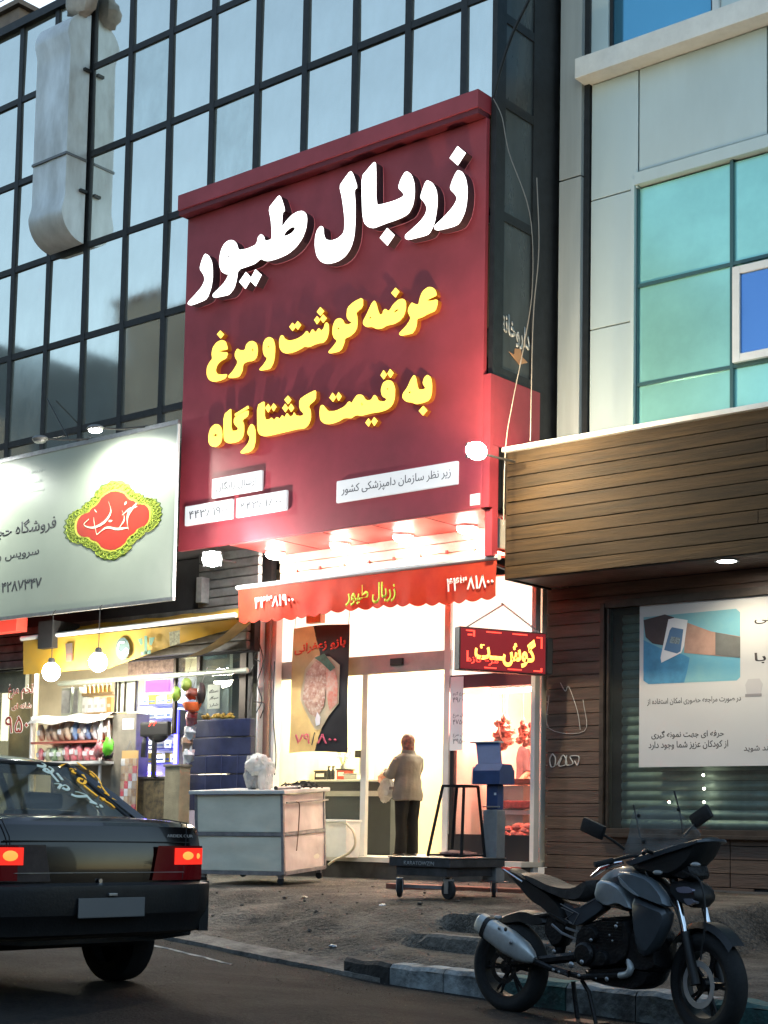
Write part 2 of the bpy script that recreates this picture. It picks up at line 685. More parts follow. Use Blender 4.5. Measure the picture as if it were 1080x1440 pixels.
def grid_sheet(xs, ys, fz):
    b = MB()
    g = [[b.bm.verts.new((x, y(x) if callable(y) else y, 0)) for y in ys] for x in xs]
    for row in g:
        for v in row:
            v.co.z = fz(v.co.x, v.co.y)
    for i in range(len(xs) - 1):
        for j in range(len(ys) - 1):
            b.bm.faces.new((g[i][j], g[i + 1][j], g[i + 1][j + 1], g[i][j + 1]))
    return b


def frange(a, b, s):
    n = max(1, int(round((b - a) / s)))
    return [a + (b - a) * i / n for i in range(n + 1)]


xs = [-150, -90, -60, -40, -28] + frange(-22, -14, 0.5) + frange(-13.8, -3, 0.12) + frange(-2.6, 4, 0.6) + [12, 30, 60]
ysr = [(lambda x, k=k: kerb_y(x) - k + 0.0) for k in [0, 0.1, 0.2, 0.35, 0.5, 0.75, 1.0, 1.4, 1.8, 2.3, 3.0, 4.0, 6, 9, 14, 20.0]]
struct(grid_sheet(xs, ysr, road_z).build('road', ASPH, smooth=True))
ysp = [(lambda x, k=k: kerb_y(x) + k) for k in frange(0.0, 1.1, 0.06) + frange(1.16, 1.7, 0.05) + frange(1.8, 3.2, 0.14) + frange(3.4, 7.0, 0.3)]
xp = [-150, -90, -60, -40, -28] + frange(-22, -14, 0.5) + frange(-13.8, -9, 0.12) + frange(-8.95, -6, 0.05) + frange(-5.9, -3, 0.12) + frange(-2.6, 4, 0.6) + [12, 30, 60]
struct(grid_sheet(xp, ysp, pave_z).build('pavement', CONC, smooth=True))
# wide ground under everything, to the horizon
gm = pm('far_ground', (0.10, 0.10, 0.09), 0.95, var=0.3, vs=0.2)
b = MB()
b.box(-600, 600, -600, 600, -0.9, -0.6)
struct(b.build('ground', gm))
# painted kerb stones right of the ramp (each a stone), a worn flush strip along the ramp
KW = pm('kerb_white_paint', (0.40, 0.44, 0.44), 0.85, var=0.65, vs=5, bump=1.0, bs=18, col2=(0.07, 0.075, 0.075))
KT = pm('kerb_teal_paint', (0.045, 0.17, 0.16), 0.85, var=0.65, vs=5, bump=0.7, bs=30, col2=(0.05, 0.08, 0.075))
KG = pm('kerb_bare', (0.05, 0.048, 0.045), 0.9, var=0.6, vs=4, bump=0.7, bs=30)
x = -8.13
k = 0
kerb = thing('kerb', 'painted kerb of white and teal stones along the gutter', 'kerb', (-7.5, 9.2, -0.2))
del kerb['category']
kerb['kind'] = 'structure'
cols = [KG, KW, KW, KT, KW, KW, KT, KT, KW, KW, KT, KT, KW]
while x < 0:
    L = 0.58
    x2 = x + L
    b = MB()
    nn = 10
    rings = []
    for i in range(nn + 1):
        xx = x + 0.005 + (L - 0.010) * i / nn
        ky = kerb_y(xx)
        zt = -0.005 + 0.022 * noise.noise(Vector((xx * 5, 0, 2)))
        w1 = 0.022 * noise.noise(Vector((xx * 5, 1, 2)))
        rings.append([Vector((xx, ky + w1, -0.6)), Vector((xx, ky + w1, zt - 0.03)), Vector((xx, ky + 0.03 + w1, zt)), Vector((xx, ky + 0.17, zt + 0.006)), Vector((xx, ky + 0.17, -0.6))])
    b.loft(rings)
    b.build('kerb_stone', cols[k % len(cols)], kerb, world=True, smooth=True)
    x = x2
    k += 1
b = MB()
rings = []
for i in range(140):
    xx = -20 + i * (12.35 / 139)
    w = 0.016 * noise.noise(Vector((xx * 2.1, 7, 2)))
    ky = kerb_y(xx) + w
    e = 0.02 * noise.noise(Vector((xx * 4.1, 3, 2)))
    rings.append([Vector((xx, ky - 0.02 + e, gutter_z(xx) - 0.05)), Vector((xx, ky - 0.01 + e, gutter_z(xx) + 0.035)), Vector((xx, ky + 0.20 + w, gutter_z(xx) + 0.075)), Vector((xx, ky + 0.24 + w, gutter_z(xx) - 0.06))])
b.loft(rings)
struct(b.build('worn_kerb', GUT, smooth=True))
# pale cement spill line on the road beside the worn kerb
b = MB()
rings = []
for i in range(120):
    xx = -11.6 + i * (2.6 / 119)
    ky = kerb_y(xx) - 0.46 - 0.1 * sst(-9.6, -9.0, xx) + 0.03 * noise.noise(Vector((xx * 3.3, 2, 2)))
    w = 0.035 * max(0.12, 0.5 + noise.noise(Vector((xx * 6, 5, 2))))
    rings.append([Vector((xx, ky - w, road_z(xx, ky) + 0.004)), Vector((xx, ky, road_z(xx, ky) + 0.012)), Vector((xx, ky + w, road_z(xx, ky) + 0.004))])
b.loft(rings, closed=False)
struct(b.build('cement_line', pm('cement', (0.42, 0.41, 0.38), 0.9, var=0.5, vs=9)))
for (d0, zt_s, zb_s) in ((0.93, 0.152, 0.03), (1.50, 0.302, 0.15)):
    b = MB()
    rings = []
    for i in range(60):
        xx = -8.12 + i * (1.42 / 59)
        yy = kerb_y(xx) + d0 + 0.012 * noise.noise(Vector((xx * 5, d0, 2)))
        e = 0.014 * noise.noise(Vector((xx * 9, 3, d0)))
        sink = -0.06 * sst(-7.98, -8.12, xx)
        rings.append([Vector((xx, yy, zb_s - 0.04)), Vector((xx, yy + e * 0.5, zt_s - 0.02 + e + sink)), Vector((xx, yy + 0.018, zt_s + 0.006 + e * 0.5 + sink)), Vector((xx, yy + 0.12, zt_s + 0.006 + sink)), Vector((xx, yy + 0.14, zb_s - 0.05))])
    b.loft(rings)
    struct(b.build('broken_step', GUT, smooth=30))
# loose stones and litter on the ramp
rub = MB()
for i in range(420):
    x = random.uniform(-12.0, -3.5)
    y = kerb_y(x) - abs(random.gauss(0, 0.6)) - 0.02
    r = random.uniform(0.003, 0.008)
    rub.ell((x, y, road_z(x, y) + r * 0.3), (r, r * 0.8, r * 0.6), 5, jit=0.5)
for i in range(150):
    x = random.uniform(-12.5, -6.3)
    d = random.choice([random.uniform(0.3, 2.2), random.uniform(0.1, 5)])
    y = kerb_y(x) + d
    r = random.uniform(0.004, 0.014) * random.choice([1, 1, 1, 2.2])
    rub.ell((x, y, pave_z(x, y) + r * 0.3), (r, r * 0.8, r * 0.6), 6, jit=0.5)
stuff(rub.build('rubble', pm('stone_grit', (0.13, 0.115, 0.095), 0.9, var=0.5, vs=30)))

# ------------------------------------------------------------------ the glass office building
YA = 14.3
PANE = pm('mirror_glass', (0.78, 0.79, 0.72), 0.035, 0.92, var=0.10, vs=1.6, bump=0.015, bs=1.3, rvar=0.04)
PANE2 = pm('mirror_glass_dusty', (0.70, 0.74, 0.68), 0.10, 0.85, var=0.18, vs=2.2, bump=0.015, bs=1.0, rvar=0.1)
PANE3 = pm('smoked_glass', (0.075, 0.085, 0.085), 0.2, 0.25, var=0.5, vs=2.0, streak=(1, 1, 0.3), rvar=0.25)
gb = thing('glass_office_building', 'office block faced in blue mirror glass panes with black mullions above the shops', 'building', (-15, 17, 0))
boxo('wall', 'dark', gb, -27.6, -10.33, YA + 0.09, 22, 4.74, 13.3)
boxo('roof', 'black_metal', gb, -27.7, -10.25, YA + 0.0, 22.2, 13.43, 13.56)
cols_x = [-10.82 - 0.865 * i for i in range(17)]
edges_x = [-10.36] + cols_x
rows_z = [13.45, 12.22, 10.88, 9.50, 8.12, 6.75, 5.38, 4.76]
MUW = 0.046
pane_base = MB().box(-0.5, 0.5, -0.012, 0.012, -0.5, 0.5).build('pane', PANE, gb)
pane_base2 = MB().box(-0.5, 0.5, -0.012, 0.012, -0.5, 0.5).build('pane', PANE2, gb)
first = {0: True, 1: True}
gl = gb.location
for i in range(len(edges_x) - 1):
    xr, xl = edges_x[i], edges_x[i + 1]
    for j in range(len(rows_z) - 1):
        zt, zb = rows_z[j], rows_z[j + 1]
        if j >= 5 and i < 6:
            continue
        if j >= 3 and i < 5 and i > 0:
            continue  # wholly behind the big red sign
        kk = 1 if (i * 7 + j * 5) % 9 == 0 else 0
        src = pane_base2 if kk else pane_base
        loc = Vector(((xl + xr) / 2, YA + 0.03, (zt + zb) / 2)) - gl
        rot = (radians(random.uniform(-0.55, 0.55)), 0, radians(random.uniform(-0.55, 0.55)))
        sc = (abs(xr - xl) - 2 * MUW + 0.01, 1, abs(zt - zb) - 2 * MUW + 0.01)
        if first[kk]:
            first[kk] = False
            src.location, src.rotation_euler, src.scale = loc, rot, sc
        else:
            inst(src, gb, loc, rot, sc)
mu = MB().box(-MUW, MUW, -0.012, 0.06, 4.74, 13.45).build('mullion', 'mullion', gb)
mu.location = Vector((cols_x[0], YA, 0)) - gl
for x in cols_x[1:]:
    inst(mu, gb, Vector((x, YA, 0)) - gl)
tr_ = MB().box(-27.5, -10.34, -0.008, 0.05, -0.046, 0.046).build('transom', 'mullion', gb)
tr_.location = Vector((0, YA, rows_z[1])) - gl
for z in rows_z[2:-1]:
    inst(tr_, gb, Vector((0, YA, z)) - gl)
boxo('parapet_cap', 'mullion', gb, -27.6, -10.3, YA - 0.06, YA + 0.08, 13.40, 13.53)
# corner column and the dark glazed return
XC = -10.30
boxo('corner_post', 'mullion', gb, XC - 0.07, XC + 0.0, YA - 0.05, YA + 0.14, 4.7, 13.5)
boxo('return_post', 'mullion', gb, XC - 0.07, XC - 0.0, 15.02, 15.60, 4.7, 13.6)
ret_z = [13.4, PX(706, 20, XC).z, PX(706, 141, XC).z, PX(706, 302, XC).z, PX(706, 524, XC).z]
for zt, zb in zip(ret_z, ret_z[1:]):
    MB().box(XC - 0.035, XC - 0.02, YA + 0.14, 15.02, zb + 0.05, zt - 0.05).build('return_pane', PANE3, gb, world=True)
for z in ret_z:
    boxo('return_transom', 'mullion', gb, XC - 0.05, XC - 0.002, YA + 0.14, 15.02, z - 0.055, z + 0.055)
fra = PX(706, 522, XC)
# printed word and arrow on the return glass
def retq(px, py):
    return PX(px, py, XC - 0.015)
RW = pm('return_print', (0.5, 0.5, 0.48), 0.7, var=0.3, vs=20)
bl, br, tl = retq(704, 471), retq(745, 492), retq(704, 433)
br.z = bl.z - 0.12
text('داروخانه', (bl, br, Vector((tl.x, bl.y, tl.z))), RW, 'lettering', gb, bold=0.03, depth=0.003, out=(1, 0, 0))
ar = [retq(x_, y_) for x_, y_ in [(724, 490), (732, 491), (734, 502), (742, 510), (730, 513), (716, 495), (723, 499)]]
MB().prism(ar, (0.004, 0, 0)).build('arrow', pm('arrow_orange', (0.42, 0.22, 0.11), 0.7), gb, world=True)

# the neighbour's roof edge with a rail, seen above the parapet
rb = thing('rooftop_hut', 'brown rooftop hut with a thin rail above the glass parapet at far left', 'hut', (-24, 20, 13.5))
BR = pm('hut_render', (0.22, 0.17, 0.14), 0.85, var=0.3, vs=3)
cz = PY(0, 12, 17.5).z
boxo('wall', BR, rb, -30, PY(26, 30, 17.5).x, 17.5, 18.1, 13.57, PY(10, 18, 17.5).z)
boxo('eave', BR, rb, -30.4, PY(31, 30, 17.5).x, 17.4, 18.2, PY(10, 18, 17.5).z, PY(10, 18, 17.5).z + 0.1)
zz = PY(10, 18, 17.5).z + 0.1
for i in range(12):
    xx = -30 + i * 0.75
    if xx < PY(20, 30, 17.5).x:
        MB().tube([(xx, 17.5, zz), (xx, 17.5, zz + 0.42)], 0.014, 6).build('rail_post', 'black_metal', rb, world=True)
MB().tube([(-30, 17.5, zz + 0.42), (PY(18, 30, 17.5).x, 17.5, zz + 0.42)], 0.014, 6).build('rail', 'black_metal', rb, world=True)
MB().tube([(-30, 17.5, zz + 0.2), (PY(18, 30, 17.5).x, 17.5, zz + 0.2)], 0.011, 6).build('rail', 'black_metal', rb, world=True)

# ventilation duct on the glass front
DU = pm('galvanised', (0.66, 0.68, 0.68), 0.36, 0.55, var=0.35, vs=2.4, bump=0.10, bs=3.0, rvar=0.22, streak=(1, 1, 0.35))
dt = thing('ventilation_duct', 'dented galvanised metal air duct with rounded ends hung on the glass front', 'duct', (-17.9, YA, 9.5))
X0, X1 = PY(50, 150, 13.88).x, PY(96, 150, 13.88).x
Yf, Yb = 13.88, YA - 0.052
zb, zt, R = PY(88, 342, 14.05).z, PY(108, 17, 14.05).z, 0.42


def duct_prof(u0, u1, n=22):
    pts = []
    for i in range(9):
        a = pi / 2 * i / 8
        pts.append((Yf + R * (1 - sin(pi / 2 - a)) if False else Yb - R * sin(a), zb + R - R * cos(a)))
    pts += [(Yf, zb + R + (zt - R - zb - R) * k / 14) for k in range(1, 14)]
    for i in range(11):
        a = pi / 2 * i / 10
        pts.append((Yb - R * cos(a), zt - R + R * sin(a)))
    return pts


prof = duct_prof(0, 1)
inner = [(Yb, zb)] + prof + [(Yb, zt)]
b = MB()
N = 12
for f in range(len(prof) - 1):
    pass
rings = []
for i in range(N + 1):
    xx = X0 + (X1 - X0) * i / N
    ring = []
    for (y, z) in inner:
        dd = 0.0
        if 0 < i < N and z > zb + 0.3 and z < zt - 0.2:
            dd = 0.012 * noise.noise(Vector((xx * 3.5, 0, z * 1.2))) + 0.016 * abs(noise.noise(Vector((xx * 2 + z * 1.7, 3, z * 0.9))))
        ring.append(Vector((xx, y + dd, z)))
    rings.append(ring)
b.loft(rings)
b.build('duct_body', DU, dt, world=True, smooth=True)
for z_ in (zb + 0.75, zt - 0.9):
    MB().box(X0 - 0.05, X0 - 0.002, Yb - 0.12, Yb, z_, z_ + 0.04).box(X1 + 0.002, X1 + 0.05, Yb - 0.12, Yb, z_, z_ + 0.04).build('wall_bracket', 'black_metal', dt, world=True)
zs = PX(95, 213, X1).z
zs = PY(95, 214, 13.88).z
MB().box(X0 - 0.015, X1 + 0.015, Yf - 0.02, Yb, zs - 0.018, zs + 0.018).build('duct_flange', pm('flange', (0.16, 0.17, 0.18), 0.5, 0.6), dt, world=True)
b = MB()
b.ell((X1 - 0.05, YA - 0.2, zt + 0.16), (0.30, 0.19, 0.26), 14, jit=0.3)
b.build('wrapped_end', pm('duct_wrap', (0.46, 0.42, 0.38), 0.7, var=0.4, vs=4, bump=0.5, bs=9), dt, world=True, smooth=True)

# opposite side of the street (behind the camera; it shows in the mirror glass)
OPM = pm('opposite_wall', (0.055, 0.075, 0.085), 0.85, var=0.4, vs=0.6)
ob = thing('apartment_block', 'grey apartment block across the street seen mirrored in the glass', 'building', (-60, -14, 0))
b = MB()
b.prism([(-110, -6, -0.6), (-44, -6, -0.6), (-44.5, -6, 12), (-47, -6, 15.5), (-50, -6, 17), (-51.5, -6, 20.5), (-70, -6, 24), (-110, -6, 24)], (0, -10, 0))
b.build('wall', OPM, ob, world=True)
wmm = MB().box(-0.6, 0.6, -0.05, 0.05, -0.75, 0.75).build('window', pm('far_window', (0.05, 0.06, 0.07), 0.2), ob)
q = 0
for zz in (2.5, 5.7, 8.9, 12.1):
    for xx in range(-84, -46, 4):
        l_ = Vector((xx, -5.97, zz)) - ob.location
        if q == 0:
            wmm.location = l_
        else:
            inst(wmm, ob, l_)
        q += 1
for i, (xa, xb, hh) in enumerate([(-43.4, -25, 19.5), (-23.6, -8, 7.5), (-7.6, 12, 6.8), (12.4, 40, 8)]):  # leftmost block made taller to darken the lower mirror panes
    o2 = thing('row_building', ['low grey building across the street farthest left', 'two storey grey building across the street, left of the camera', 'grey building straight behind the camera', 'grey building across the street on the right'][i], 'building', ((xa + xb) / 2, -12, 0), group='buildings across the street')
    boxo('wall', OPM, o2, xa, xb, -18, -8, -0.6, hh)
    boxo('roof', 'dark', o2, xa - 0.1, xb + 0.1, -18.1, -7.9, hh + 0.003, hh + 0.25)

eb = thing('street_end_building', 'dark grey building closing the street far to the right', 'building', (60, 5, 0))  # added out of view to keep bright horizon sky off the car's rear
boxo('wall', OPM, eb, 52, 66, -40, 40, -0.6, 15)
boxo('roof', 'dark', eb, 51.8, 66.2, -40.2, 40.2, 15.003, 15.4)

# ------------------------------------------------------------------ metal clad building on the right
bb = thing('metal_clad_building', 'pale grey metal panel building with turquoise glass on the right', 'building', (-4, 18, 0))
PAN = pm('metal_panel', (0.51, 0.60, 0.61), 0.42, 0.25, var=0.14, vs=0.8, streak=(1, 1, 0.35), rvar=0.1)
COLM = pm('metal_column', (0.46, 0.50, 0.50), 0.38, 0.25, var=0.25, vs=1.6, streak=(2.2, 1, 0.16), rvar=0.1)
TQ = pm('turquoise_glass', (0.33, 0.72, 0.68), 0.14, 0.40, var=0.28, vs=0.7, bump=0.02, bs=0.8)  # colour variation stands in for uneven reflections in the panes
TQ2 = pm('blue_glass', (0.12, 0.36, 0.52), 0.05, 0.7, var=0.1, vs=0.6)
YB = 15.6
boxo('core', 'dark', bb, -10.2, 3, YB + 0.12, 22, -0.4, 14)
# column with two stacked metal panels
boxo('column_panel', COLM, bb, -10.24, -9.93, 15.50, 15.7, 5.3, 8.93)
boxo('column_panel', COLM, bb, -10.24, -9.93, 15.50, 15.7, 8.95, 12.4)
boxo('column_panel', COLM, bb, -10.24, -9.93, 15.50, 15.7, 12.42, 14.2)
boxo('joint_strip', 'mullion', bb, -10.24, -9.86, 15.56, 15.75, 5.3, 14.2)
XJ = PY(898, 200, YB).x
XW = -9.26
for (xa, xb, za, zb_) in [(-9.845, XW - 0.02, 5.3, 7.02), (-9.845, XW - 0.02, 7.035, 8.62), (-9.845, XJ - 0.01, 8.635, 10.08), (XJ + 0.01, -7.55, 8.83, 10.08), (-7.53, -5.4, 8.83, 10.08), (-5.38, -3.2, 8.83, 10.08)]:
    boxo('panel', PAN, bb, xa, xb, YB, YB + 0.1, za, zb_, 0.006)
boxo('window_jamb', PAN, bb, XW - 0.018, XW + 0.03, YB - 0.03, YB + 0.11, 5.35, 8.74)
boxo('window_head', PAN, bb, XW + 0.03, -3.2, YB - 0.03, YB + 0.11, 8.665, 8.81)
boxo('sill_band', 'white_paint', bb, -9.93, -3.0, YB - 0.26, YB + 0.1, 10.09, 10.34, 0.01)
boxo('upper_jamb', PAN, bb, -9.91, -9.62, YB, YB + 0.1, 10.35, 13.8)
# turquoise glazing
FRM = pm('teal_frame', (0.04, 0.10, 0.11), 0.4, 0.3)
txs = [XW + 0.03, -8.0, -6.75, -5.5, -4.2, -3.0]
tzs = [5.3, 6.26, 7.45, 8.66]
wn = thing_parent = bb
for i in range(len(txs) - 1):
    for j in range(len(tzs) - 1):
        if i == 1 and j == 1:
            pass
        o = MB().box(txs[i] + 0.02, txs[i + 1] - 0.02, YB + 0.07, YB + 0.09, tzs[j] + 0.02, tzs[j + 1] - 0.02).build('turquoise_pane', TQ, bb, world=True)
    boxo('glazing_bar', FRM, bb, txs[i] - 0.02, txs[i] + 0.02, YB + 0.03, YB + 0.1, 5.3, 8.66)
for z in tzs[1:3]:
    boxo('glazing_bar', FRM, bb, XW + 0.05, -3.0, YB + 0.035, YB + 0.098, z - 0.02, z + 0.02)
# white framed opening light
fx0, fz1 = PY(1033, 378, YB).x, PY(1033, 378, YB).z
fz0 = PY(1033, 512, YB).z
fr_ = boxo('opening_window', FRM, bb, fx0, fx0 + 1.15, YB + 0.0, YB + 0.04, fz0, fz1)
fw = 0.09
for (xa, xb, za, zb_) in [(fx0, fx0 + fw, fz0, fz1), (fx0 + 1.15 - fw, fx0 + 1.15, fz0, fz1), (fx0 + fw, fx0 + 1.15 - fw, fz0, fz0 + fw), (fx0 + fw, fx0 + 1.15 - fw, fz1 - fw, fz1)]:
    boxo('frame', pm('upvc', (0.66, 0.67, 0.68), 0.35, var=0.1), fr_, xa, xb, YB - 0.06, YB - 0.002, za, zb_, 0.008)
    boxo('sash', pm('upvc2', (0.55, 0.57, 0.58), 0.4), fr_, xa + (0.06 if xa == fx0 else 0), xb - (0.06 if xb == fx0 + 1.15 else 0), YB - 0.045, YB - 0.012, za + (0.05 if za == fz0 else 0), zb_ - (0.05 if zb_ == fz1 else 0)) if False else None
boxo('pane', pm('deep_blue_glass', (0.10, 0.22, 0.48), 0.05, 0.75), fr_, fx0 + fw, fx0 + 1.15 - fw, YB - 0.03, YB - 0.012, fz0 + fw, fz1 - fw)
# upper window
boxo('upper_pane', TQ2, bb, -9.6, -8.24, YB + 0.06, YB + 0.08, 10.36, 13.8)
boxo('glazing_bar', 'mullion', bb, -9.62, -9.575, YB + 0.03, YB + 0.1, 10.345, 13.8)
boxo('glazing_bar', 'mullion', bb, -8.26, -8.22, YB + 0.03, YB + 0.1, 10.345, 13.8)
boxo('upper_frame', 'white_paint', bb, -8.219, -8.14, YB - 0.02, YB + 0.1, 10.345, 13.8)
boxo('upper_frame', 'white_paint', bb, -8.14, -5, YB - 0.02, YB + 0.1, 10.345, 10.43)
boxo('upper_pane', PAN, bb, -8.13, -5, YB + 0.03, YB + 0.06, 10.44, 13.8)

# wood clad canopy fascia
WD = []
for i, (c, c2) in enumerate([((0.060, 0.036, 0.015), (0.022, 0.014, 0.007)), ((0.052, 0.031, 0.0135), (0.019, 0.0125, 0.0065)), ((0.044, 0.027, 0.012), (0.016, 0.011, 0.006))]):
    WD.append(pm('weathered_wood_%d' % i, c, 0.68, spec=0.22, var=0.6, vs=3.2, bump=0.35, bs=14, streak=(0.35, 1, 6), col2=c2))
fs = thing('canopy_fascia', 'weathered brown plank canopy with a white top edge above the right shop', 'canopy', (-7, 14.5, 3.9))
YF = 14.45
ztop, zbot = 5.36, 3.88
npl = 10
for i in range(npl):
    za = zbot + (ztop - zbot) * i / npl
    zb_ = zbot + (ztop - zbot) * (i + 1) / npl
    cut = [-10.22, -6.2 + 0.9 * sin(i * 2.4), -3.0]
    for xa, xb in zip(cut, cut[1:]):
        boxo('plank', WD[(i * 2 + int(xa * 3)) % 3], fs, xa + 0.003, xb - 0.003, YF + random.uniform(-0.004, 0.004), YF + 0.03, za + 0.007, zb_ - 0.004, 0.003)
boxo('backing', 'dark', fs, -10.215, -3.0, YF + 0.034, YF + 0.09, zbot, ztop - 0.01)
boxo('end_panel', WD[2], fs, -10.245, -10.222, YF + 0.01, 15.39, zbot, ztop - 0.005)
boxo('top_cap', 'white_paint', fs, -10.27, -3.0, YF - 0.05, 15.45, ztop, ztop + 0.055, 0.006)
SOF = pm('soffit_paint', (0.12, 0.07, 0.055), 0.6, var=0.5, vs=3)
for i in range(8):
    ya = YF + 0.09 + (15.38 - YF - 0.09) * i / 8
    yb_ = YF + 0.09 + (15.38 - YF - 0.09) * (i + 1) / 8
    boxo('soffit_board', SOF, fs, -10.21, -3.0, ya + 0.003, yb_ - 0.003, zbot + 0.02, zbot + 0.045)
dl = thing('recessed_downlight', 'lit round downlight in the plank canopy soffit', 'lamp', (PY(1022, 795, 14.75).x, 14.75, zbot + 0.0))
MB().lathe([(0.10, 0.0), (0.13, 0.0), (0.13, 0.019), (0.10, 0.019), (0.10, 0.0)], Matrix.Translation((0, 0, 0)), 28, cap=False).build('ring', 'steel', dl, smooth=True)
MB().lathe([(0.098, 0.006), (0.0985, 0.014)], n=28).build('lens', 'downlight', dl)
l = bpy.data.lights.new('downlight_light', 'SPOT')
l.energy = 42
l.spot_size = radians(150)
l.spot_blend = 0.7
l.color = (1.0, 0.80, 0.52)
l.shadow_soft_size = 0.08
lo = bpy.data.objects.new('downlight_light', l)
COL.objects.link(lo)
lo.parent = dl
lo.location = (0, 0, -0.01)

# wall beside and around the right shop window
sw = thing('wood_clad_wall', 'dark brown horizontal board wall around the right shop window', 'wall', (-8, 15.5, 0))
YW = 15.4
DW = [pm('dark_board_%d' % i, c, 0.42, var=0.5, vs=4, bump=0.3, bs=16, streak=(0.5, 1, 5), rvar=0.15) for i, c in enumerate([(0.115, 0.072, 0.052), (0.10, 0.063, 0.046), (0.13, 0.082, 0.056)])]
XL, XS = -10.29, -9.52
nrow = 28
wz0, wz1 = -0.3, 3.9
for i in range(nrow):
    za = wz0 + (wz1 - wz0) * i / nrow
    zb_ = wz0 + (wz1 - wz0) * (i + 1) / nrow
    zc = (za + zb_) / 2
    if 0.98 < zc < 3.66:
        segs = [(XL, XS)]
    elif zc >= 3.66:
        segs = [(XL, -6.9), (-6.89, -3.0)]
    elif zc < 0.40:
        segs = [(XL, -7.62), (-3.2, -3.0)]
    else:
        segs = [(XL, -7.9), (-7.89, -3.0)]
    for xa, xb in segs:
        boxo('board', DW[(i * 5 + int(xa)) % 3], sw, xa, xb, YW + random.uniform(-0.004, 0.003), YW + 0.03, za + 0.005, zb_ - 0.004, 0.003)
boxo('backing', 'dark', sw, XL + 0.01, XS - 0.01, YW + 0.035, YW + 0.1, wz0, wz1)
boxo('backing', 'dark', sw, XS - 0.01, -3, YW + 0.035, YW + 0.1, 3.66, wz1)
boxo('backing', 'dark', sw, XS - 0.01, -3, YW + 0.035, YW + 0.1, 0.42, 1.0)
boxo('backing', 'dark', sw, XS - 0.01, -7.65, YW + 0.035, YW + 0.1, -0.3, 0.42)
# scribbled graffiti
GR = pm('graffiti', (0.45, 0.45, 0.43), 0.8)
def scrib(pts, r=0.008):
    MB().tube(smooth_line([PY(x_, y_, YW - 0.010) for x_, y_ in pts], 5), r, 5, sq=0.5).build('graffiti_line', GR, sw, world=True)
scrib([(776, 1061), (773, 1068), (775, 1078), (780, 1077), (781, 1066), (777, 1060)], 0.012)
scrib([(783, 1076), (792, 1062), (797, 1074), (786, 1077), (790, 1066)], 0.012)
scrib([(797, 1062), (796, 1075), (806, 1074), (802, 1064), (814, 1064), (812, 1076), (808, 1070)], 0.012)
scrib([(772, 978), (772, 1024), (822, 1028), (820, 984)], 0.006)
scrib([(788, 960), (795, 972), (800, 966), (812, 1000), (816, 1026)], 0.006)

# right shop window: frame, pane, roller shutter behind it, poster
wd = thing('shop_window', 'dark framed right shop window with roller shutter behind the pane', 'window', (-7.5, 15.4, 1.0))
WF = pm('window_frame_bronze', (0.07, 0.055, 0.045), 0.4, 0.4, var=0.4, vs=8)
zc0, zc1 = 1.07, 3.60
for nm, a in (('frame', (XS - 0.0, XS + 0.055, YW - 0.06, YW + 0.06, zc0 - 0.06, zc1 + 0.06)), ('frame', (XS + 0.075, XS + 0.105, YW - 0.03, YW + 0.06, zc0, zc1)),
              ('frame', (XS + 0.055, -3.0, YW - 0.05, YW + 0.06, zc0 - 0.09, zc0 - 0.0)), ('frame', (XS + 0.055, -3.0, YW - 0.05, YW + 0.06, zc1, zc1 + 0.09)),
              ('sill', (XS + 0.055, -3.0, YW - 0.09, YW - 0.052, zc0 - 0.10, zc0 - 0.06))):
    boxo(nm, WF, wd, *a, 0.005)
boxo('pane', M['shop_glass'], wd, XS + 0.10, -3.0, YW + 0.005, YW + 0.012, zc0, zc1)
SH = pm('shutter_slat', (0.30, 0.38, 0.34), 0.45, 0.3, var=0.3, vs=5)
sl = MB()
sl.loft([[Vector((xx, 0.03 * sin(pi * k / 6) * -1, -0.052 + 0.104 * k / 6)) for k in range(7)] for xx in (XS + 0.09, -3.0)], closed=False)
slat = sl.build('shutter_slat', SH, wd, smooth=60)
nz_ = int((zc1 - zc0) / 0.108)
for i in range(nz_):
    l_ = Vector((0, YW + 0.32, zc0 + 0.06 + i * 0.108)) - wd.location
    if i == 0:
        slat.location = l_
    else:
        inst(slat, wd, l_)
boxo('back_wall', 'dark', wd, XS - 0.2, -3.0, YW + 0.5, YW + 0.55, -0.3, 3.9)
lt = [(928, 1114), (930, 1131), (989, 1090), (990, 1109), (990, 1128), (941, 1128)]
for i, (x_, y_) in enumerate(lt[2:5] + lt[5:]):
    o = thing('string_light', ['tiny string light behind the window, top one', 'tiny string light behind the window, middle one', 'tiny string light behind the window, lowest one', 'tiny lone light behind the motorbike windscreen'][i], 'light', PY(x_, y_, YW + 0.2), group='tiny string lights in the right window')
    MB().ell((0, 0, 0), (0.014, 0.014, 0.014), 8).build('glow_bulb', em('string_glow%d' % i, (1, 0.9, 0.65), 12), o)
    MB().tube([(0, 0, 0.012), (0, 0, 0.05)], 0.004, 5).build('socket', 'wire_dark', o)

# poster on the window
po = thing('lab_poster', 'large pale poster with an arm and glucose meter in the right window', 'poster', PY(899, 1079, YW - 0.012))
YP = YW - 0.004
pz0, pz1 = PY(899, 1079, YP).z, PY(899, 850, YP).z
px0 = PY(899, 1000, YP).x
boxo('sheet', pm('poster_paper', (0.46, 0.48, 0.50), 0.5, var=0.05, vs=1), po, px0, -3.0, YP - 0.003, YP, pz0, pz1)
pw = PY(1041, 1000, YP).x


def pq(pts, off):
    return [PY(x_, y_, YP - 0.003 - off) for x_, y_ in pts]


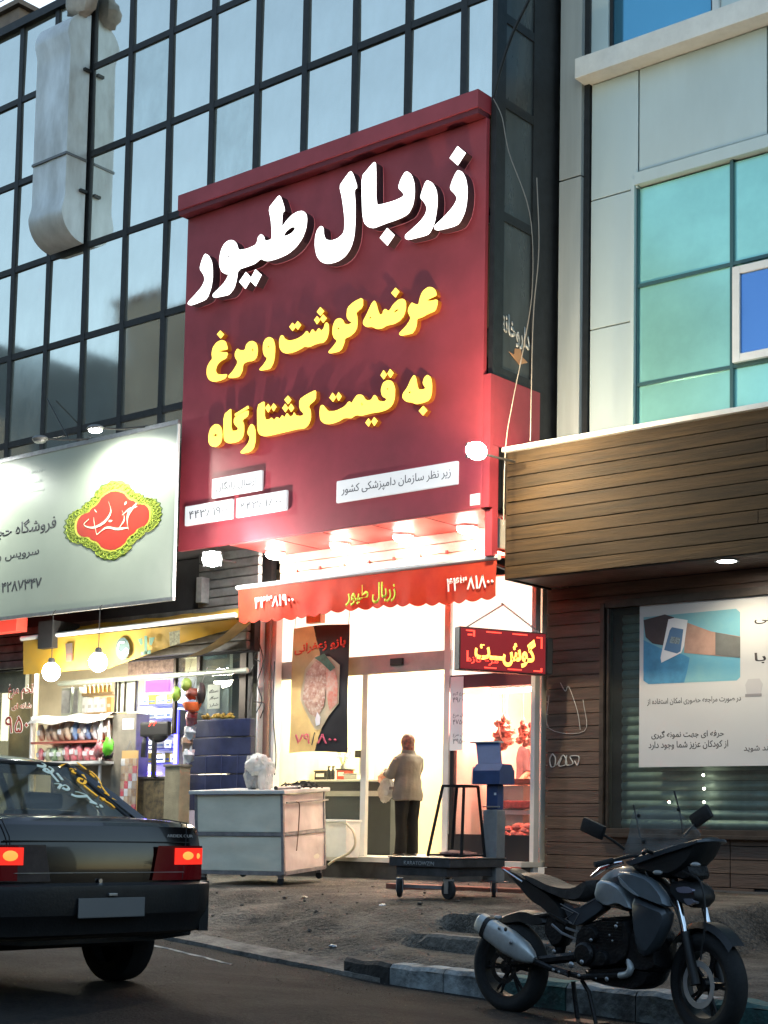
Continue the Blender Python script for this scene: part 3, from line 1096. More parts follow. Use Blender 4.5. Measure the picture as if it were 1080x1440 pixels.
def rrect(x0, y0, x1, y1, r, sl_=0.0):
    o = []
    for cx_, cy_, a0 in ((x1 - r, y0 + r, -90), (x1 - r, y1 - r, 0), (x0 + r, y1 - r, 90), (x0 + r, y0 + r, 180)):
        for k in range(5):
            a = radians(a0 + 90 * k / 4)
            xx, yy = cx_ + r * cos(a), cy_ + r * sin(a)
            o.append((xx, yy + sl_ * (x1 - xx)))
    return o


def flat(pts, off, mat, name, par=po, d=0.0012):
    return MB().prism(pq(pts, off), (0, -d, 0)).build(name, mat, par, world=True)


ph = flat([(905, 868), (1035, 856), (1041, 861), (1041, 952), (1036, 957), (912, 962), (905, 957)], 0.0, pm('photo_back', (0.18, 0.37, 0.40), 0.5, var=0.5, vs=1.4, col2=(0.10, 0.30, 0.42)), 'photo_print')
flat([(905, 900), (915, 905), (930, 912), (960, 920), (970, 925), (966, 945), (962, 960), (912, 962), (905, 957)], 0.0015, pm('glove_blue', (0.06, 0.26, 0.47), 0.6, var=0.4, vs=4), 'glove_print')
flat([(905, 872), (935, 864), (948, 868), (950, 895), (935, 908), (918, 905), (908, 896)], 0.003, pm('photo_dark', (0.05, 0.035, 0.04), 0.6, var=0.3, vs=6), 'shadow_print')
flat([(965, 875), (1000, 888), (1041, 895), (1041, 925), (1005, 922), (962, 918)], 0.003, pm('photo_arm', (0.42, 0.27, 0.22), 0.6, var=0.4, vs=3), 'arm_print')
flat([(1006, 889), (1041, 896), (1041, 925), (1006, 921)], 0.0045, pm('photo_sleeve', (0.13, 0.14, 0.14), 0.6, var=0.3), 'sleeve_print')
flat([(940, 871), (948, 869), (967, 872), (962, 908), (958, 918), (930, 932), (929, 925)], 0.006, pm('photo_meter', (0.6, 0.62, 0.66), 0.5), 'meter_print')
flat([(942, 886), (945, 882), (961, 885), (957, 916), (952, 919), (934, 914)], 0.0075, pm('photo_screen', (0.07, 0.15, 0.28), 0.5), 'screen_print')
flat([(944, 895), (957, 897), (955, 906), (941, 904)], 0.009, pm('photo_digits', (0.25, 0.33, 0.38), 0.5, var=0.7, vs=60), 'digits_print')
textY('در صورت مراجعه حضوری امکان استفاده از', 910, 1042, 993, 983, YP - 0.003, 'print_black', po, depth=0.001, bold=0.008)
textY('حرفه ای جهت نمونه گیری', 916, 1018, 1040, 1028, YP - 0.003, 'print_black', po, depth=0.001, bold=0.012)
textY('از کودکان عزیز شما وجود دارد', 912, 1024, 1055, 1043, YP - 0.003, 'print_black', po, depth=0.001, bold=0.012)
textY('در منزل خود از خدمات پرستاری بهره مند شوید', 1046, 1260, 1059, 1048, YP - 0.003, 'print_black', po, depth=0.001, bold=0.01)
textY('خدمات آزمایشگاهی', 1061, 1260, 878, 862, YP - 0.003, 'print_black', po, depth=0.001, bold=0.01)
textY('آشنایی با', 1061, 1190, 934, 916, YP - 0.003, 'print_black', po, depth=0.001, bold=0.01)
GP = pm('poster_grey', (0.36, 0.37, 0.40), 0.6)
flat([(1052, 955), (1068, 954), (1073, 962), (1070, 975), (1050, 976), (1048, 963)], 0.0, GP, 'telephone_icon')
flat([(1048, 976), (1071, 975), (1071, 979), (1048, 980)], 0.002, pm('poster_grey2', (0.2, 0.2, 0.22), 0.6), 'telephone_icon')
# plinth window and low steps at the right
pl = thing('basement_window', 'small lit basement window with a square grid low on the right wall', 'window', PY(1025, 1308, YW))
a0, a1 = PY(1025, 1308, YW), PY(1100, 1270, YW)
boxo('pane', em('basement_glow', (0.62, 0.62, 0.30), 0.26), pl, a0.x, a1.x, YW + 0.03, YW + 0.04, a0.z, PY(1025, 1270, YW).z)
a2, a3 = PY(997, 1303, YW), PY(1009, 1268, YW)
boxo('side_pane', em('basement_glow2', (0.42, 0.42, 0.26), 0.12), pl, a2.x, a3.x, YW + 0.03, YW + 0.04, a2.z, a3.z)
zt_ = PY(1025, 1270, YW).z
for i in range(13):
    xx = a0.x + (a1.x - a0.x) * i / 12
    boxo('grid_bar', WF, pl, xx - 0.006, xx + 0.006, YW + 0.005, YW + 0.022, a0.z, zt_)
for i in range(8):
    zz = a0.z + (zt_ - a0.z) * i / 7
    boxo('grid_bar', WF, pl, a0.x, a1.x, YW + 0.008, YW + 0.019, zz - 0.005, zz + 0.005)
PLN = pm('plinth_stone', (0.13, 0.12, 0.11), 0.35, var=0.5, vs=4, rvar=0.2)
pls = thing('stone_plinth', 'dark polished stone plinth under the right shop window', 'plinth', (-6, 15.5, -0.3))
boxo('slab', PLN, pls, -7.60, a2.x - 0.02, YW - 0.01, YW + 0.1, -0.3, 0.40)
boxo('slab', PLN, pls, a3.x + 0.02, a0.x - 0.02, YW - 0.01, YW + 0.1, -0.3, 0.40)
boxo('slab', PLN, pls, a2.x - 0.02, -3.2, YW - 0.012, YW + 0.1, -0.3, a0.z - 0.02)
boxo('slab', PLN, pls, a2.x - 0.02, -3.2, YW - 0.008, YW + 0.1, zt_ + 0.02, 0.42)
st = thing('entrance_steps', 'two low stone steps with pale worn edges below the right window', 'steps', (-6, 13.8, -0.2))
EDG = pm('step_edge', (0.34, 0.33, 0.31), 0.7, var=0.5, vs=6)
boxo('step', PLN, st, -7.3, -2.5, 13.25, 15.39, -0.3, 0.03, 0.01)
boxo('edge', EDG, st, -7.3, -2.5, 13.24, 13.34, 0.033, 0.045)
boxo('step', PLN, st, -7.1, -2.5, 14.2, 15.39, 0.032, 0.12, 0.01)
boxo('edge', EDG, st, -7.1, -2.5, 14.19, 14.28, 0.123, 0.134)

# ------------------------------------------------------------------ the big red shop sign
sg = thing('shop_sign', 'huge dark red sign box with glowing white and yellow Persian letters over the poultry shop', 'sign', (-12.9, 14.2, 4.7))
YS = 14.18
SX0, SX1, SZ0, SZ1 = -15.43, -10.385, 4.69, 9.30
boxo('sign_body', 'sign_red', sg, SX0, SX1, YS, YA - 0.055, SZ0, SZ1, 0.006)
boxo('cornice', 'sign_red', sg, SX0 - 0.03, SX1 - 0.005, 14.01, YA - 0.02, 9.37, 9.585, 0.008)
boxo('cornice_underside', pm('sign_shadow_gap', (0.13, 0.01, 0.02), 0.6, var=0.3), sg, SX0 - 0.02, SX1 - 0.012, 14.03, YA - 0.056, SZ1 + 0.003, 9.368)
# red cladding that wraps the corner down to the canopy
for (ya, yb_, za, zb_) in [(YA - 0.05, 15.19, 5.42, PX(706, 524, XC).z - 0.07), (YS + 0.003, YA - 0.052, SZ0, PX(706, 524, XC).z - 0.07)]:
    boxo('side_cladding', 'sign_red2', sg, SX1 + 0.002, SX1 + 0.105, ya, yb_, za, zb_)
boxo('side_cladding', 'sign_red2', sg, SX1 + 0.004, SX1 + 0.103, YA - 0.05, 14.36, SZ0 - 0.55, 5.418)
LW = em('letter_white', (1.0, 1.0, 0.98), 0.8)
LWS = pm('letter_white_return', (0.05, 0.022, 0.028), 0.5)
LY = em('letter_yellow', (1.0, 0.66, 0.09), 0.5)
LYS = pm('letter_yellow_return', (0.24, 0.06, 0.01), 0.5, emit=(1.0, 0.30, 0.02), es=0.05)


def letters(crop, k, polys, fm, sm, off, dep, smooth=True):
    """polys: list of (outline, holes) in the crop's own scale"""
    for out, holes in polys:
        def tp(pl, it):
            pl = [(crop[0] + a / k, crop[1] + b_ / k) for a, b_ in pl]
            if it:
                pl = chaikin(pl, 0.2, 1)
            return [PY(a, b_, YS - off) for a, b_ in pl]
        o = tp(out, len(out) > 5)
        h = [tp(q, True) for q in holes]
        f = MB().prism(o, (0, 0.008, 0), h).build('letter', fm, sg, world=True)
        n = len(o)
        s2 = MB()
        c = Vector((sum(p.x for p in o) / n, 0, sum(p.z for p in o) / n))
        for loop in [o] + h:
            A = [s2.bm.verts.new(p + Vector((0, 0.009, 0))) for p in loop]
            B = [s2.bm.verts.new(p + Vector((0, dep, 0))) for p in loop]
            for i in range(len(loop)):
                j = (i + 1) % len(loop)
                s2.bm.faces.new((A[i], A[j], B[j], B[i]))
        s2.build('letter_return', sm, f)
        # same local frame as the face: shift into it
        r = f.children[0]
        r.data.transform(wm(sg).inverted())


letters((430, 190), 4.5, [
    ([(960, 70), (1010, 112), (960, 190), (910, 145)], []),
    ([(962, 220), (990, 232), (1012, 275), (1022, 340), (1018, 420), (1005, 490), (970, 560), (930, 580), (840, 602), (815, 598), (812, 575), (850, 540), (900, 490), (940, 440), (958, 400), (945, 375), (910, 340), (925, 290), (945, 245)], []),
    ([(768, 285), (800, 300), (825, 345), (832, 400), (828, 470), (812, 560), (780, 625), (740, 640), (650, 662), (628, 655), (628, 632), (665, 600), (720, 550), (755, 505), (768, 460), (750, 425), (722, 395), (738, 345), (755, 300)], []),
    ([(433, 168), (443, 180), (443, 440), (480, 438), (560, 415), (605, 395), (622, 378), (610, 360), (583, 332), (600, 280), (622, 240), (640, 228), (668, 250), (685, 300), (688, 370), (678, 440), (650, 495), (610, 520), (560, 540), (500, 560), (430, 588), (395, 582), (368, 555), (358, 500), (355, 420), (352, 262), (395, 210)], []),
    ([(515, 588), (560, 632), (515, 698), (468, 650)], []),
    ([(282, 224), (298, 245), (326, 330), (305, 345), (312, 430), (312, 540), (305, 640), (285, 710), (250, 765), (200, 800), (140, 815), (100, 805), (70, 770), (57, 710), (58, 650), (70, 600), (95, 573), (110, 585), (112, 630), (125, 660), (160, 668), (200, 655), (235, 625), (245, 590), (245, 520), (230, 400), (212, 322), (240, 280)], []),
], LW, LWS, 0.15, 0.145)
letters((255, 270), 5.684, [
    ([(780, 25), (795, 40), (828, 145), (805, 165), (800, 290), (830, 240), (880, 185), (930, 155), (970, 150), (997, 175), (1003, 220), (995, 290), (965, 370), (915, 440), (850, 495), (760, 535), (690, 552), (655, 545), (635, 530), (590, 570), (540, 590), (450, 620), (440, 700), (420, 770), (380, 820), (330, 832), (265, 845), (250, 835), (252, 815), (300, 770), (350, 715), (380, 655), (350, 655), (320, 635), (303, 590), (303, 530), (318, 460), (345, 410), (380, 385), (415, 385), (440, 410), (455, 465), (520, 455), (590, 425), (605, 400), (612, 360), (635, 335), (655, 350), (668, 390), (700, 385), (722, 375), (722, 300), (715, 220), (697, 130), (735, 80)],
     [[(812, 355), (835, 310), (880, 278), (908, 280), (908, 300), (880, 330), (845, 348)], [(355, 525), (372, 508), (390, 512), (375, 525)]]),
    ([(515, 640), (560, 690), (510, 772), (462, 718)], []),
    ([(592, 618), (638, 662), (592, 752), (546, 705)], []),
    ([(190, 492), (215, 505), (240, 550), (248, 610), (248, 690), (235, 770), (205, 850), (160, 875), (80, 905), (52, 900), (52, 880), (110, 820), (165, 755), (188, 700), (178, 660), (145, 615), (160, 555), (178, 510)], []),
], LW, LWS, 0.15, 0.145)
letters((460, 390), 6.353, [
    ([(900, 85), (940, 88), (968, 115), (978, 160), (940, 178), (885, 205), (920, 210), (985, 195), (985, 235), (965, 300), (900, 325), (850, 355), (800, 370), (800, 420), (785, 465), (760, 500), (720, 510), (660, 522), (642, 510), (645, 495), (700, 440), (735, 390), (745, 360), (720, 310), (725, 270), (755, 222), (775, 235), (815, 245), (825, 190), (850, 125)], []),
    ([(610, 92), (643, 125), (608, 178), (572, 140)], []),
    ([(420, 205), (435, 225), (455, 300), (470, 335), (495, 325), (500, 295), (520, 280), (545, 300), (560, 290), (590, 240), (640, 195), (680, 190), (702, 215), (702, 280), (685, 340), (650, 385), (600, 415), (530, 430), (490, 455), (440, 462), (400, 440), (350, 445), (320, 420), (320, 390), (345, 345), (370, 290), (395, 235)], [[(590, 320), (605, 292), (640, 280), (630, 300)], [(372, 362), (385, 348), (394, 360), (384, 372)]]),
    ([(318, 178), (318, 265), (255, 315), (268, 350), (268, 440), (245, 490), (205, 525), (158, 545), (150, 590), (130, 640), (100, 665), (20, 680), (8, 665), (50, 620), (90, 565), (60, 545), (45, 500), (50, 430), (75, 375), (115, 362), (140, 380), (155, 415), (190, 420), (222, 405), (190, 385), (172, 350), (180, 270), (240, 215)], [[(88, 458), (100, 446), (112, 456), (98, 466)]]),
], LY, LYS, 0.085, 0.08)
letters((280, 430), 5.684, [
    ([(968, 10), (998, 42), (968, 80), (940, 48)], []), ([(942, 82), (965, 112), (940, 146), (918, 112)], []), ([(990, 68), (1018, 98), (990, 135), (966, 105)], []),
    ([(1020, 130), (1035, 150), (1035, 210), (1020, 265), (990, 295), (960, 298), (920, 310), (880, 330), (840, 325), (810, 345), (760, 370), (700, 382), (665, 372), (642, 340), (638, 280), (650, 238), (670, 235), (682, 262), (720, 280), (780, 265), (830, 235), (860, 195), (880, 230), (905, 182), (930, 215), (955, 175), (975, 200), (995, 180), (1005, 140)], []),
    ([(745, 135), (773, 165), (745, 200), (720, 168)], []), ([(787, 122), (814, 152), (787, 190), (761, 158)], []),
    ([(560, 248), (590, 262), (605, 310), (605, 380), (595, 450), (570, 500), (540, 510), (490, 518), (478, 508), (510, 475), (545, 420), (520, 400), (508, 360), (510, 300), (530, 262)], [[(543, 327), (552, 318), (560, 327), (552, 335)]]),
    ([(430, 280), (458, 300), (468, 350), (460, 410), (430, 440), (385, 445), (350, 465), (345, 520), (320, 565), (285, 575), (240, 578), (228, 565), (270, 520), (310, 450), (285, 410), (285, 375), (305, 340), (325, 355), (365, 355), (375, 310), (400, 285)], [[(425, 335), (435, 350), (430, 370), (420, 355)]]),
    ([(168, 197), (197, 228), (170, 260), (142, 228)], []),
    ([(180, 272), (210, 282), (225, 330), (225, 350), (150, 360), (190, 370), (230, 372), (215, 420), (170, 440), (140, 475), (130, 520), (145, 545), (180, 550), (225, 545), (210, 580), (160, 600), (110, 608), (75, 590), (58, 545), (62, 490), (85, 445), (105, 425), (98, 380), (110, 330), (140, 290)], []),
], LY, LYS, 0.085, 0.08)
letters((430, 510), 5.684, [
    ([(970, 95), (998, 115), (1008, 170), (1005, 250), (985, 300), (940, 320), (880, 332), (850, 318), (800, 312), (770, 280), (775, 245), (810, 200), (840, 130), (865, 95), (880, 120), (895, 210), (930, 215), (958, 205), (932, 165), (945, 120)], [[(818, 238), (830, 225), (840, 236), (830, 247)]]),
    ([(938, 345), (970, 380), (935, 422), (902, 385)], []),
    ([(655, 137), (690, 147), (712, 200), (710, 280), (690, 340), (650, 375), (590, 395), (540, 400), (480, 415), (440, 425), (400, 418), (360, 445), (310, 440), (260, 470), (200, 490), (150, 490), (115, 460), (108, 400), (115, 345), (135, 335), (155, 360), (180, 388), (240, 385), (310, 350), (345, 305), (365, 325), (385, 290), (410, 255), (450, 255), (480, 300), (520, 300), (545, 255), (565, 270), (580, 305), (630, 310), (648, 290), (610, 270), (598, 220), (615, 160)], [[(441, 318), (449, 318), (455, 338), (444, 344)], [(643, 210), (652, 200), (662, 210), (652, 218)]]),
    ([(620, 60), (646, 95), (620, 132), (597, 100)], []), ([(673, 50), (700, 82), (675, 120), (651, 88)], []),
    ([(500, 445), (519, 475), (500, 510), (475, 480)], []), ([(546, 435), (572, 465), (546, 505), (523, 470)], []),
    ([(213, 240), (240, 275), (216, 312), (188, 280)], []), ([(260, 235), (285, 268), (260, 305), (243, 270)], []),
], LY, LYS, 0.085, 0.08)
letters((280, 530), 6.0, [
    ([(980, 110), (985, 130), (982, 190), (920, 245), (940, 280), (942, 350), (925, 400), (890, 435), (830, 440), (770, 455), (700, 470), (620, 490), (550, 502), (510, 490), (490, 450), (488, 240), (545, 205), (552, 220), (552, 355), (590, 360), (610, 340), (630, 365), (655, 335), (680, 355), (700, 320), (720, 345), (740, 300), (765, 335), (790, 325), (800, 295), (815, 325), (860, 330), (885, 315), (845, 270), (845, 190), (900, 150)], []),
    ([(748, 158), (776, 192), (748, 230), (718, 192)], []), ([(726, 226), (748, 262), (726, 298), (700, 262)], []), ([(775, 225), (800, 262), (775, 295), (752, 260)], []),
    ([(582, 228), (603, 262), (582, 300), (555, 262)], []), ([(627, 222), (650, 250), (626, 290), (607, 255)], []),
    ([(438, 395), (462, 410), (475, 460), (475, 540), (460, 600), (430, 632), (360, 648), (345, 635), (375, 605), (415, 555), (428, 510), (405, 475), (415, 430)], []),
    ([(265, 268), (270, 280), (270, 455), (318, 452), (330, 435), (292, 395), (292, 350), (320, 325), (415, 275), (415, 325), (362, 365), (378, 400), (378, 470), (362, 520), (320, 550), (250, 562), (215, 545), (205, 500), (205, 320)], []),
    ([(300, 312), (412, 243), (418, 264), (302, 332)], []),
    ([(130, 398), (165, 400), (190, 435), (195, 500), (180, 560), (140, 592), (100, 585), (78, 555), (78, 490), (95, 430)], [[(135, 478), (155, 490), (138, 502), (118, 492)]]),
], LY, LYS, 0.085, 0.08)
# white light-box plates with small print
PL = pm('plate_white', (0.42, 0.42, 0.42), 0.5, emit=(1, 1, 1), es=0.13)
PLP = pm('plate_print', (0.05, 0.05, 0.06), 0.7)


def plate(p, txt, tb, tt, inset=6):
    q = [PY(x_, y_, YS - 0.045) for x_, y_ in p]   # tl, tr, br, bl
    z0 = (q[2].z + q[3].z) / 2
    z1 = (q[0].z + q[1].z) / 2
    xa, xb = q[0].x, q[1].x
    o = MB().box(xa, xb, YS - 0.045, YS - 0.002, z0, z1, 0.02).build('light_plate', PL, sg, world=True)
    h = z1 - z0
    k = text(txt, (Vector((xa + 0.09, YS - 0.0455, z0 + h * tb)), Vector((xb - 0.09, YS - 0.0455, z0 + h * tb)), Vector((xa + 0.09, YS - 0.0455, z0 + h * tt))), PLP, 'lettering', sg, depth=0.002, out=(0, -1, 0))
    return o


plate([(298, 672), (368, 662), (368, 690), (298, 700)], 'ارسال رایگان', 0.25, 0.75)
plate([(260, 711), (327, 702), (327, 730), (260, 739)], '۴۴۳۸۱۹۰۰', 0.3, 0.7)
plate([(332, 700), (403, 689), (403, 717), (332, 728)], '۴۴۳۸۱۸۰۰', 0.3, 0.7)
plate([(473, 676), (643, 648), (643, 681), (473, 707)], 'زیر نظر سازمان دامپزشکی کشور', 0.25, 0.75)
a = PY(661, 698, YS - 0.004)
boxo('label', 'paper', sg, a.x, a.x + 0.14, YS - 0.004, YS - 0.001, a.z - 0.11, a.z + 0.02)

# flood lamps on the sign
def flood(px, py, Y, aim, label, watts, col=(1, 0.93, 0.78)):
    p = PY(px, py, Y)
    t = thing('flood_lamp', label, 'lamp', p, group='flood lamps on the red sign')
    d = (Vector(aim) - p).normalized()
    rot = d.to_track_quat('Z', 'Y').to_matrix().to_4x4()
    MB().box(-0.11, 0.11, -0.085, 0.085, -0.05, 0.0, 0.01, rot).build('housing', 'plastic_black', t)
    MB().ell((0, 0, 0), (0.125, 0.10, 0.085), 18, M4=rot).build('lens', 'flood_led', t, smooth=True)  # dome oversized so its shape stands in for the lamp's glare
    MB().tube([rot @ Vector((0, 0, -0.045)), Vector((0, YS - p.y - 0.004, 0.02)) * 1.0], 0.014, 6).build('arm', 'plastic_black', t)
    for k in range(3):
        MB().box(-0.09, 0.09, -0.06 + k * 0.055, -0.052 + k * 0.055, -0.08, -0.05, 0.0, rot).build('cooling_fin', 'plastic_black', t)
    l = bpy.data.lights.new('flood_light', 'POINT')
    l.energy = watts
    l.color = col
    l.shadow_soft_size = 0.07
    lo = bpy.data.objects.new('flood_light', l)
    COL.objects.link(lo)
    lo.parent = t
    lo.location = d * 0.16
    lo.rotation_euler = (-d).to_track_quat('Z', 'Y').to_euler()
    return t


flood(670, 634, 13.45, (-7.2, 12.2, 5.2), 'glaring flood lamp at the right edge of the red sign', 105, (1, 0.78, 0.46))
flood(298, 786, 13.75, (-10.5, 7.5, 2.2), 'glaring flood lamp under the left corner of the red sign', 60, (1, 0.96, 0.92))

# ------------------------------------------------------------------ soffit under the sign with four downlights
sf = thing('sign_soffit', 'pink lit soffit panel under the red sign', 'soffit', (-12.5, 14.8, 4.7))
SFM = pm('soffit_red', (0.42, 0.10, 0.10), 0.45, var=0.35, vs=1.5)
boxo('panel', SFM, sf, -14.45, -10.39, YS + 0.003, 15.2, SZ0 - 0.02, SZ0 - 0.004)
for i in range(1, 5):
    xx = -14.45 + 4.06 * i / 5
    boxo('joint', 'dark', sf, xx - 0.005, xx + 0.005, YS + 0.01, 15.19, SZ0 - 0.0235, SZ0 - 0.0205)
for i, (px, py) in enumerate([(387, 773), (478, 761), (567, 750), (657, 736)]):
    p = PY(px, py, 14.85)
    t = thing('soffit_downlight', ['lit downlight under the sign, leftmost of four', 'lit downlight under the sign, second from the left', 'lit downlight under the sign, third from the left', 'lit downlight under the sign, rightmost of four'][i], 'lamp', (p.x, 14.85, SZ0 - 0.022), group='round downlights under the red sign')
    MB().lathe([(0.10, 0.0), (0.135, 0.0), (0.13, -0.03), (0.10, -0.03), (0.10, 0.0)], n=24, cap=False).build('ring', 'white_paint', t, smooth=True)
    MB().ell((0, 0, -0.035), (0.125, 0.125, 0.07), 20).build('lens', 'downlight', t, smooth=True)  # globe swollen past a real lens to imitate the glare blob
    l = bpy.data.lights.new('downlight_light', 'SPOT')
    l.energy = 40
    l.spot_size = radians(165)
    l.spot_blend = 0.5
    l.color = (1, 0.82, 0.66)
    l.shadow_soft_size = 0.09
    lo = bpy.data.objects.new('downlight_light', l)
    COL.objects.link(lo)
    lo.parent = t
    lo.location = (0, 0, -0.12)
# beam / shutter box behind the soffit
CRM = pm('cassette_cream', (0.40, 0.35, 0.28), 0.5, var=0.25, vs=4)
cs = thing('awning_cassette', 'cream slatted housing strip above the orange awning', 'awning housing', (-12.4, 15.1, 4.3))
zc1_ = PY(560, 775, 15.12).z
for i in range(3):
    boxo('slat', CRM, cs, -14.4, -10.36, 15.10 - 0.01 * i, 15.2, 4.30 + i * 0.125, 4.30 + i * 0.125 + 0.118, 0.006)
RDM = pm('red_mark', (0.35, 0.04, 0.03), 0.6)
for i in range(9):
    xx = -14.1 + i * 0.42
    boxo('clip', RDM, cs, xx, xx + 0.03, 15.07, 15.10, 4.41, 4.45)
boxo('bracket', 'white_paint', cs, -10.52, -10.49, 14.42, 15.1, 4.28, 4.62)
boxo('bracket', 'white_paint', cs, -10.42, -10.39, 14.42, 15.1, 4.28, 4.62)

# orange awning
aw = thing('orange_awning', 'orange fabric awning with scalloped edge, white phone numbers and yellow green shop name', 'awning', (-12.3, 14.35, 4.1))
AWM = pm('awning_orange', (0.56, 0.062, 0.022), 0.75, var=0.2, vs=2.2, bump=0.35, bs=3.5, col2=(0.44, 0.035, 0.015))
def translucent(mt, amt=0.5):
    t = mt.node_tree
    b = t.nodes['Principled BSDF']
    out = t.nodes['Material Output']
    tl = t.nodes.new('ShaderNodeBsdfTranslucent')
    lk = b.inputs['Base Color'].links
    if lk:
        t.links.new(lk[0].from_socket, tl.inputs[0])
    else:
        tl.inputs[0].default_value = b.inputs['Base Color'].default_value
    mx = t.nodes.new('ShaderNodeMixShader')
    mx.inputs[0].default_value = amt
    t.links.new(b.outputs[0], mx.inputs[1])
    t.links.new(tl.outputs[0], mx.inputs[2])
    t.links.new(mx.outputs[0], out.inputs[0])


translucent(AWM, 0.42)
AX0, AX1 = -14.42, -10.27
YB_ = 14.35
zbar = 4.11


def awn_top(u, v):
    x = AX0 + (AX1 - AX0) * u
    y = 15.12 - (15.12 - YB_ - 0.0) * v
    z = 4.30 - 0.15 * v - 0.02 * sin(pi * v) + 0.012 * sin(u * 31) * sin(pi * v)
    return Vector((x, y, z))


MB().sheet(awn_top, 50, 8).build('canopy', AWM, aw, world=True, smooth=True)
nsc = 20


def val(u, v):
    x = AX0 + (AX1 - AX0) * u
    drop = 0.42 + 0.035 * abs(sin(pi * u * nsc)) + 0.02 * sin(u * 9)
    y = YB_ - 0.012 + 0.022 * sin(u * 23 + v * 2) * v + 0.014 * sin(u * 61) * v
    return Vector((x, y, zbar - drop * v))


MB().sheet(val, 200, 8).build('valance', AWM, aw, world=True, smooth=True)
MB().tube([(AX0 - 0.03, YB_, zbar + 0.02), (AX1 + 0.02, YB_, zbar + 0.02)], 0.042, 10, sq=0.8).build('front_bar', 'white_paint', aw, world=True, smooth=True)


def endv(u, v):
    y = YB_ + (15.1 - YB_) * u
    zt = zbar + 0.04 + 0.15 * u
    return Vector((AX0 + 0.01 * sin(u * 14), y, zt - 0.40 * v * (1 - 0.55 * u) + 0.015 * abs(sin(u * 14)) * v))


MB().sheet(endv, 20, 5).build('end_flap', AWM, aw, world=True, smooth=True)
for xx in (-14.2, -10.5):
    MB().tube([(xx, 15.1, 4.15), (xx + 0.1, 14.75, 4.05), (xx, YB_ + 0.02, zbar + 0.02)], 0.02, 6).build('folding_arm', 'steel', aw, world=True)
AWT = pm('awning_white_print', (0.85, 0.80, 0.76), 0.7)
AWG = pm('awning_lime_print', (0.62, 0.72, 0.04), 0.7)
textY('۴۴۳۸۱۹۰۰', 358, 413, 856, 838, YB_ - 0.045, AWT, aw, depth=0.002, bold=0.018)
textY('۴۴۳۸۱۸۰۰', 628, 694, 833, 811, YB_ - 0.045, AWT, aw, depth=0.002, bold=0.018)
textY('زربال طیور', 486, 556, 853, 824, YB_ - 0.045, AWG, aw, depth=0.002, bold=0.02)

# ------------------------------------------------------------------ butcher's shop
ps = thing('poultry_shop', 'brightly lit poultry shop with aluminium door frame under the orange awning', 'shop', (-12.5, 15.3, 0.6))
WI = pm('shop_wall_white', (0.82, 0.79, 0.68), 0.6, var=0.04, vs=1)
WC = pm('shop_wall_cream', (0.84, 0.66, 0.42), 0.6, var=0.06, vs=1)
ZF = 0.66
FX0, FX1 = -14.64, -10.35
YD = 15.3
boxo('floor', SHOPF, ps, FX0 - 0.5, FX1 + 0.02, 14.98, 19.5, ZF - 0.06, ZF)
boxo('step_riser', pm('step_dark', (0.05, 0.045, 0.04), 0.8, var=0.5, vs=6), ps, FX0, FX1, 15.0, 15.2, 0.1, ZF - 0.062)
boxo('back_wall', WI, ps, FX0 - 0.5, FX1, 18.9, 19.0, ZF, 4.2)
boxo('left_wall', WC, ps, FX0 - 0.5, FX0 - 0.4, YD + 0.1, 18.9, ZF, 4.2)
boxo('ceiling', WI, ps, FX0 - 0.5, FX1, YD + 0.02, 18.9, 4.05, 4.12)
boxo('partition', WI, ps, -11.75, -11.69, YD + 0.1, 18.9, ZF, 4.05)
boxo('right_wall', WI, ps, FX1 - 0.08, FX1 - 0.02, YD + 0.12, 18.9, ZF, 4.05)
# inner wall right behind the doorway (plain, bright) and the cream one at the left
boxo('inner_wall', WI, ps, -13.35, -11.76, 17.4, 17.5, ZF, 4.05)
boxo('inner_wall', WC, ps, FX0 - 0.4, -13.35, 17.9, 18.0, ZF, 4.05)
# frames
AL = M['alu']
AL2 = pm('alu_white', (0.66, 0.64, 0.6), 0.45, 0.2, var=0.1, vs=5)
boxo('lintel', AL, ps, FX0, -11.62, YD - 0.03, YD + 0.05, 3.0, 3.24, 0.006)
boxo('door_post', AL2, ps, -13.06, -12.97, YD - 0.02, YD + 0.04, ZF, 3.0, 0.006)
boxo('door_post', AL2, ps, -11.72, -11.63, YD - 0.035, YD + 0.05, ZF, 4.0, 0.006)
boxo('door_post', AL2, ps, FX0 - 0.1, FX0 + 0.01, YD - 0.02, YD + 0.1, ZF, 4.05, 0.006)
boxo('door_post', AL2, ps, FX1 - 0.055, FX1 + 0.005, YD - 0.05, YD + 0.05, ZF - 0.12, 4.05, 0.006)
boxo('sill', AL2, ps, FX0, -13.06, YD - 0.02, YD + 0.05, ZF, ZF + 0.06)
boxo('window_pane', M['shop_glass'], ps, FX0 + 0.01, -13.06, YD + 0.005, YD + 0.012, ZF + 0.06, 3.0)
TRG = pm('transom_panel', (0.85, 0.83, 0.78), 0.5, emit=(1.0, 0.93, 0.76), es=0.35)  # glow stands in for the lit room behind the fanlight
boxo('fanlight', TRG, ps, FX0 + 0.01, -11.72, YD + 0.012, YD + 0.02, 3.24, 4.1)
boxo('fanlight', TRG, ps, -11.63, FX1 - 0.055, YD + 0.012, YD + 0.02, 2.90, 4.1)
boxo('door_sensor', 'plastic_black', ps, *[PY(549, 924, YD - 0.06).x, PY(566, 924, YD - 0.06).x], YD - 0.07, YD - 0.03, 3.09, 3.18, 0.01)
a = PY(430, 875, YD - 0.1)
boxo('wall_unit', pm('unit_tan', (0.5, 0.32, 0.2), 0.6, var=0.3), ps, a.x, a.x + 0.26, YD - 0.1, YD - 0.0, a.z - 0.02, a.z + 0.13, 0.015)
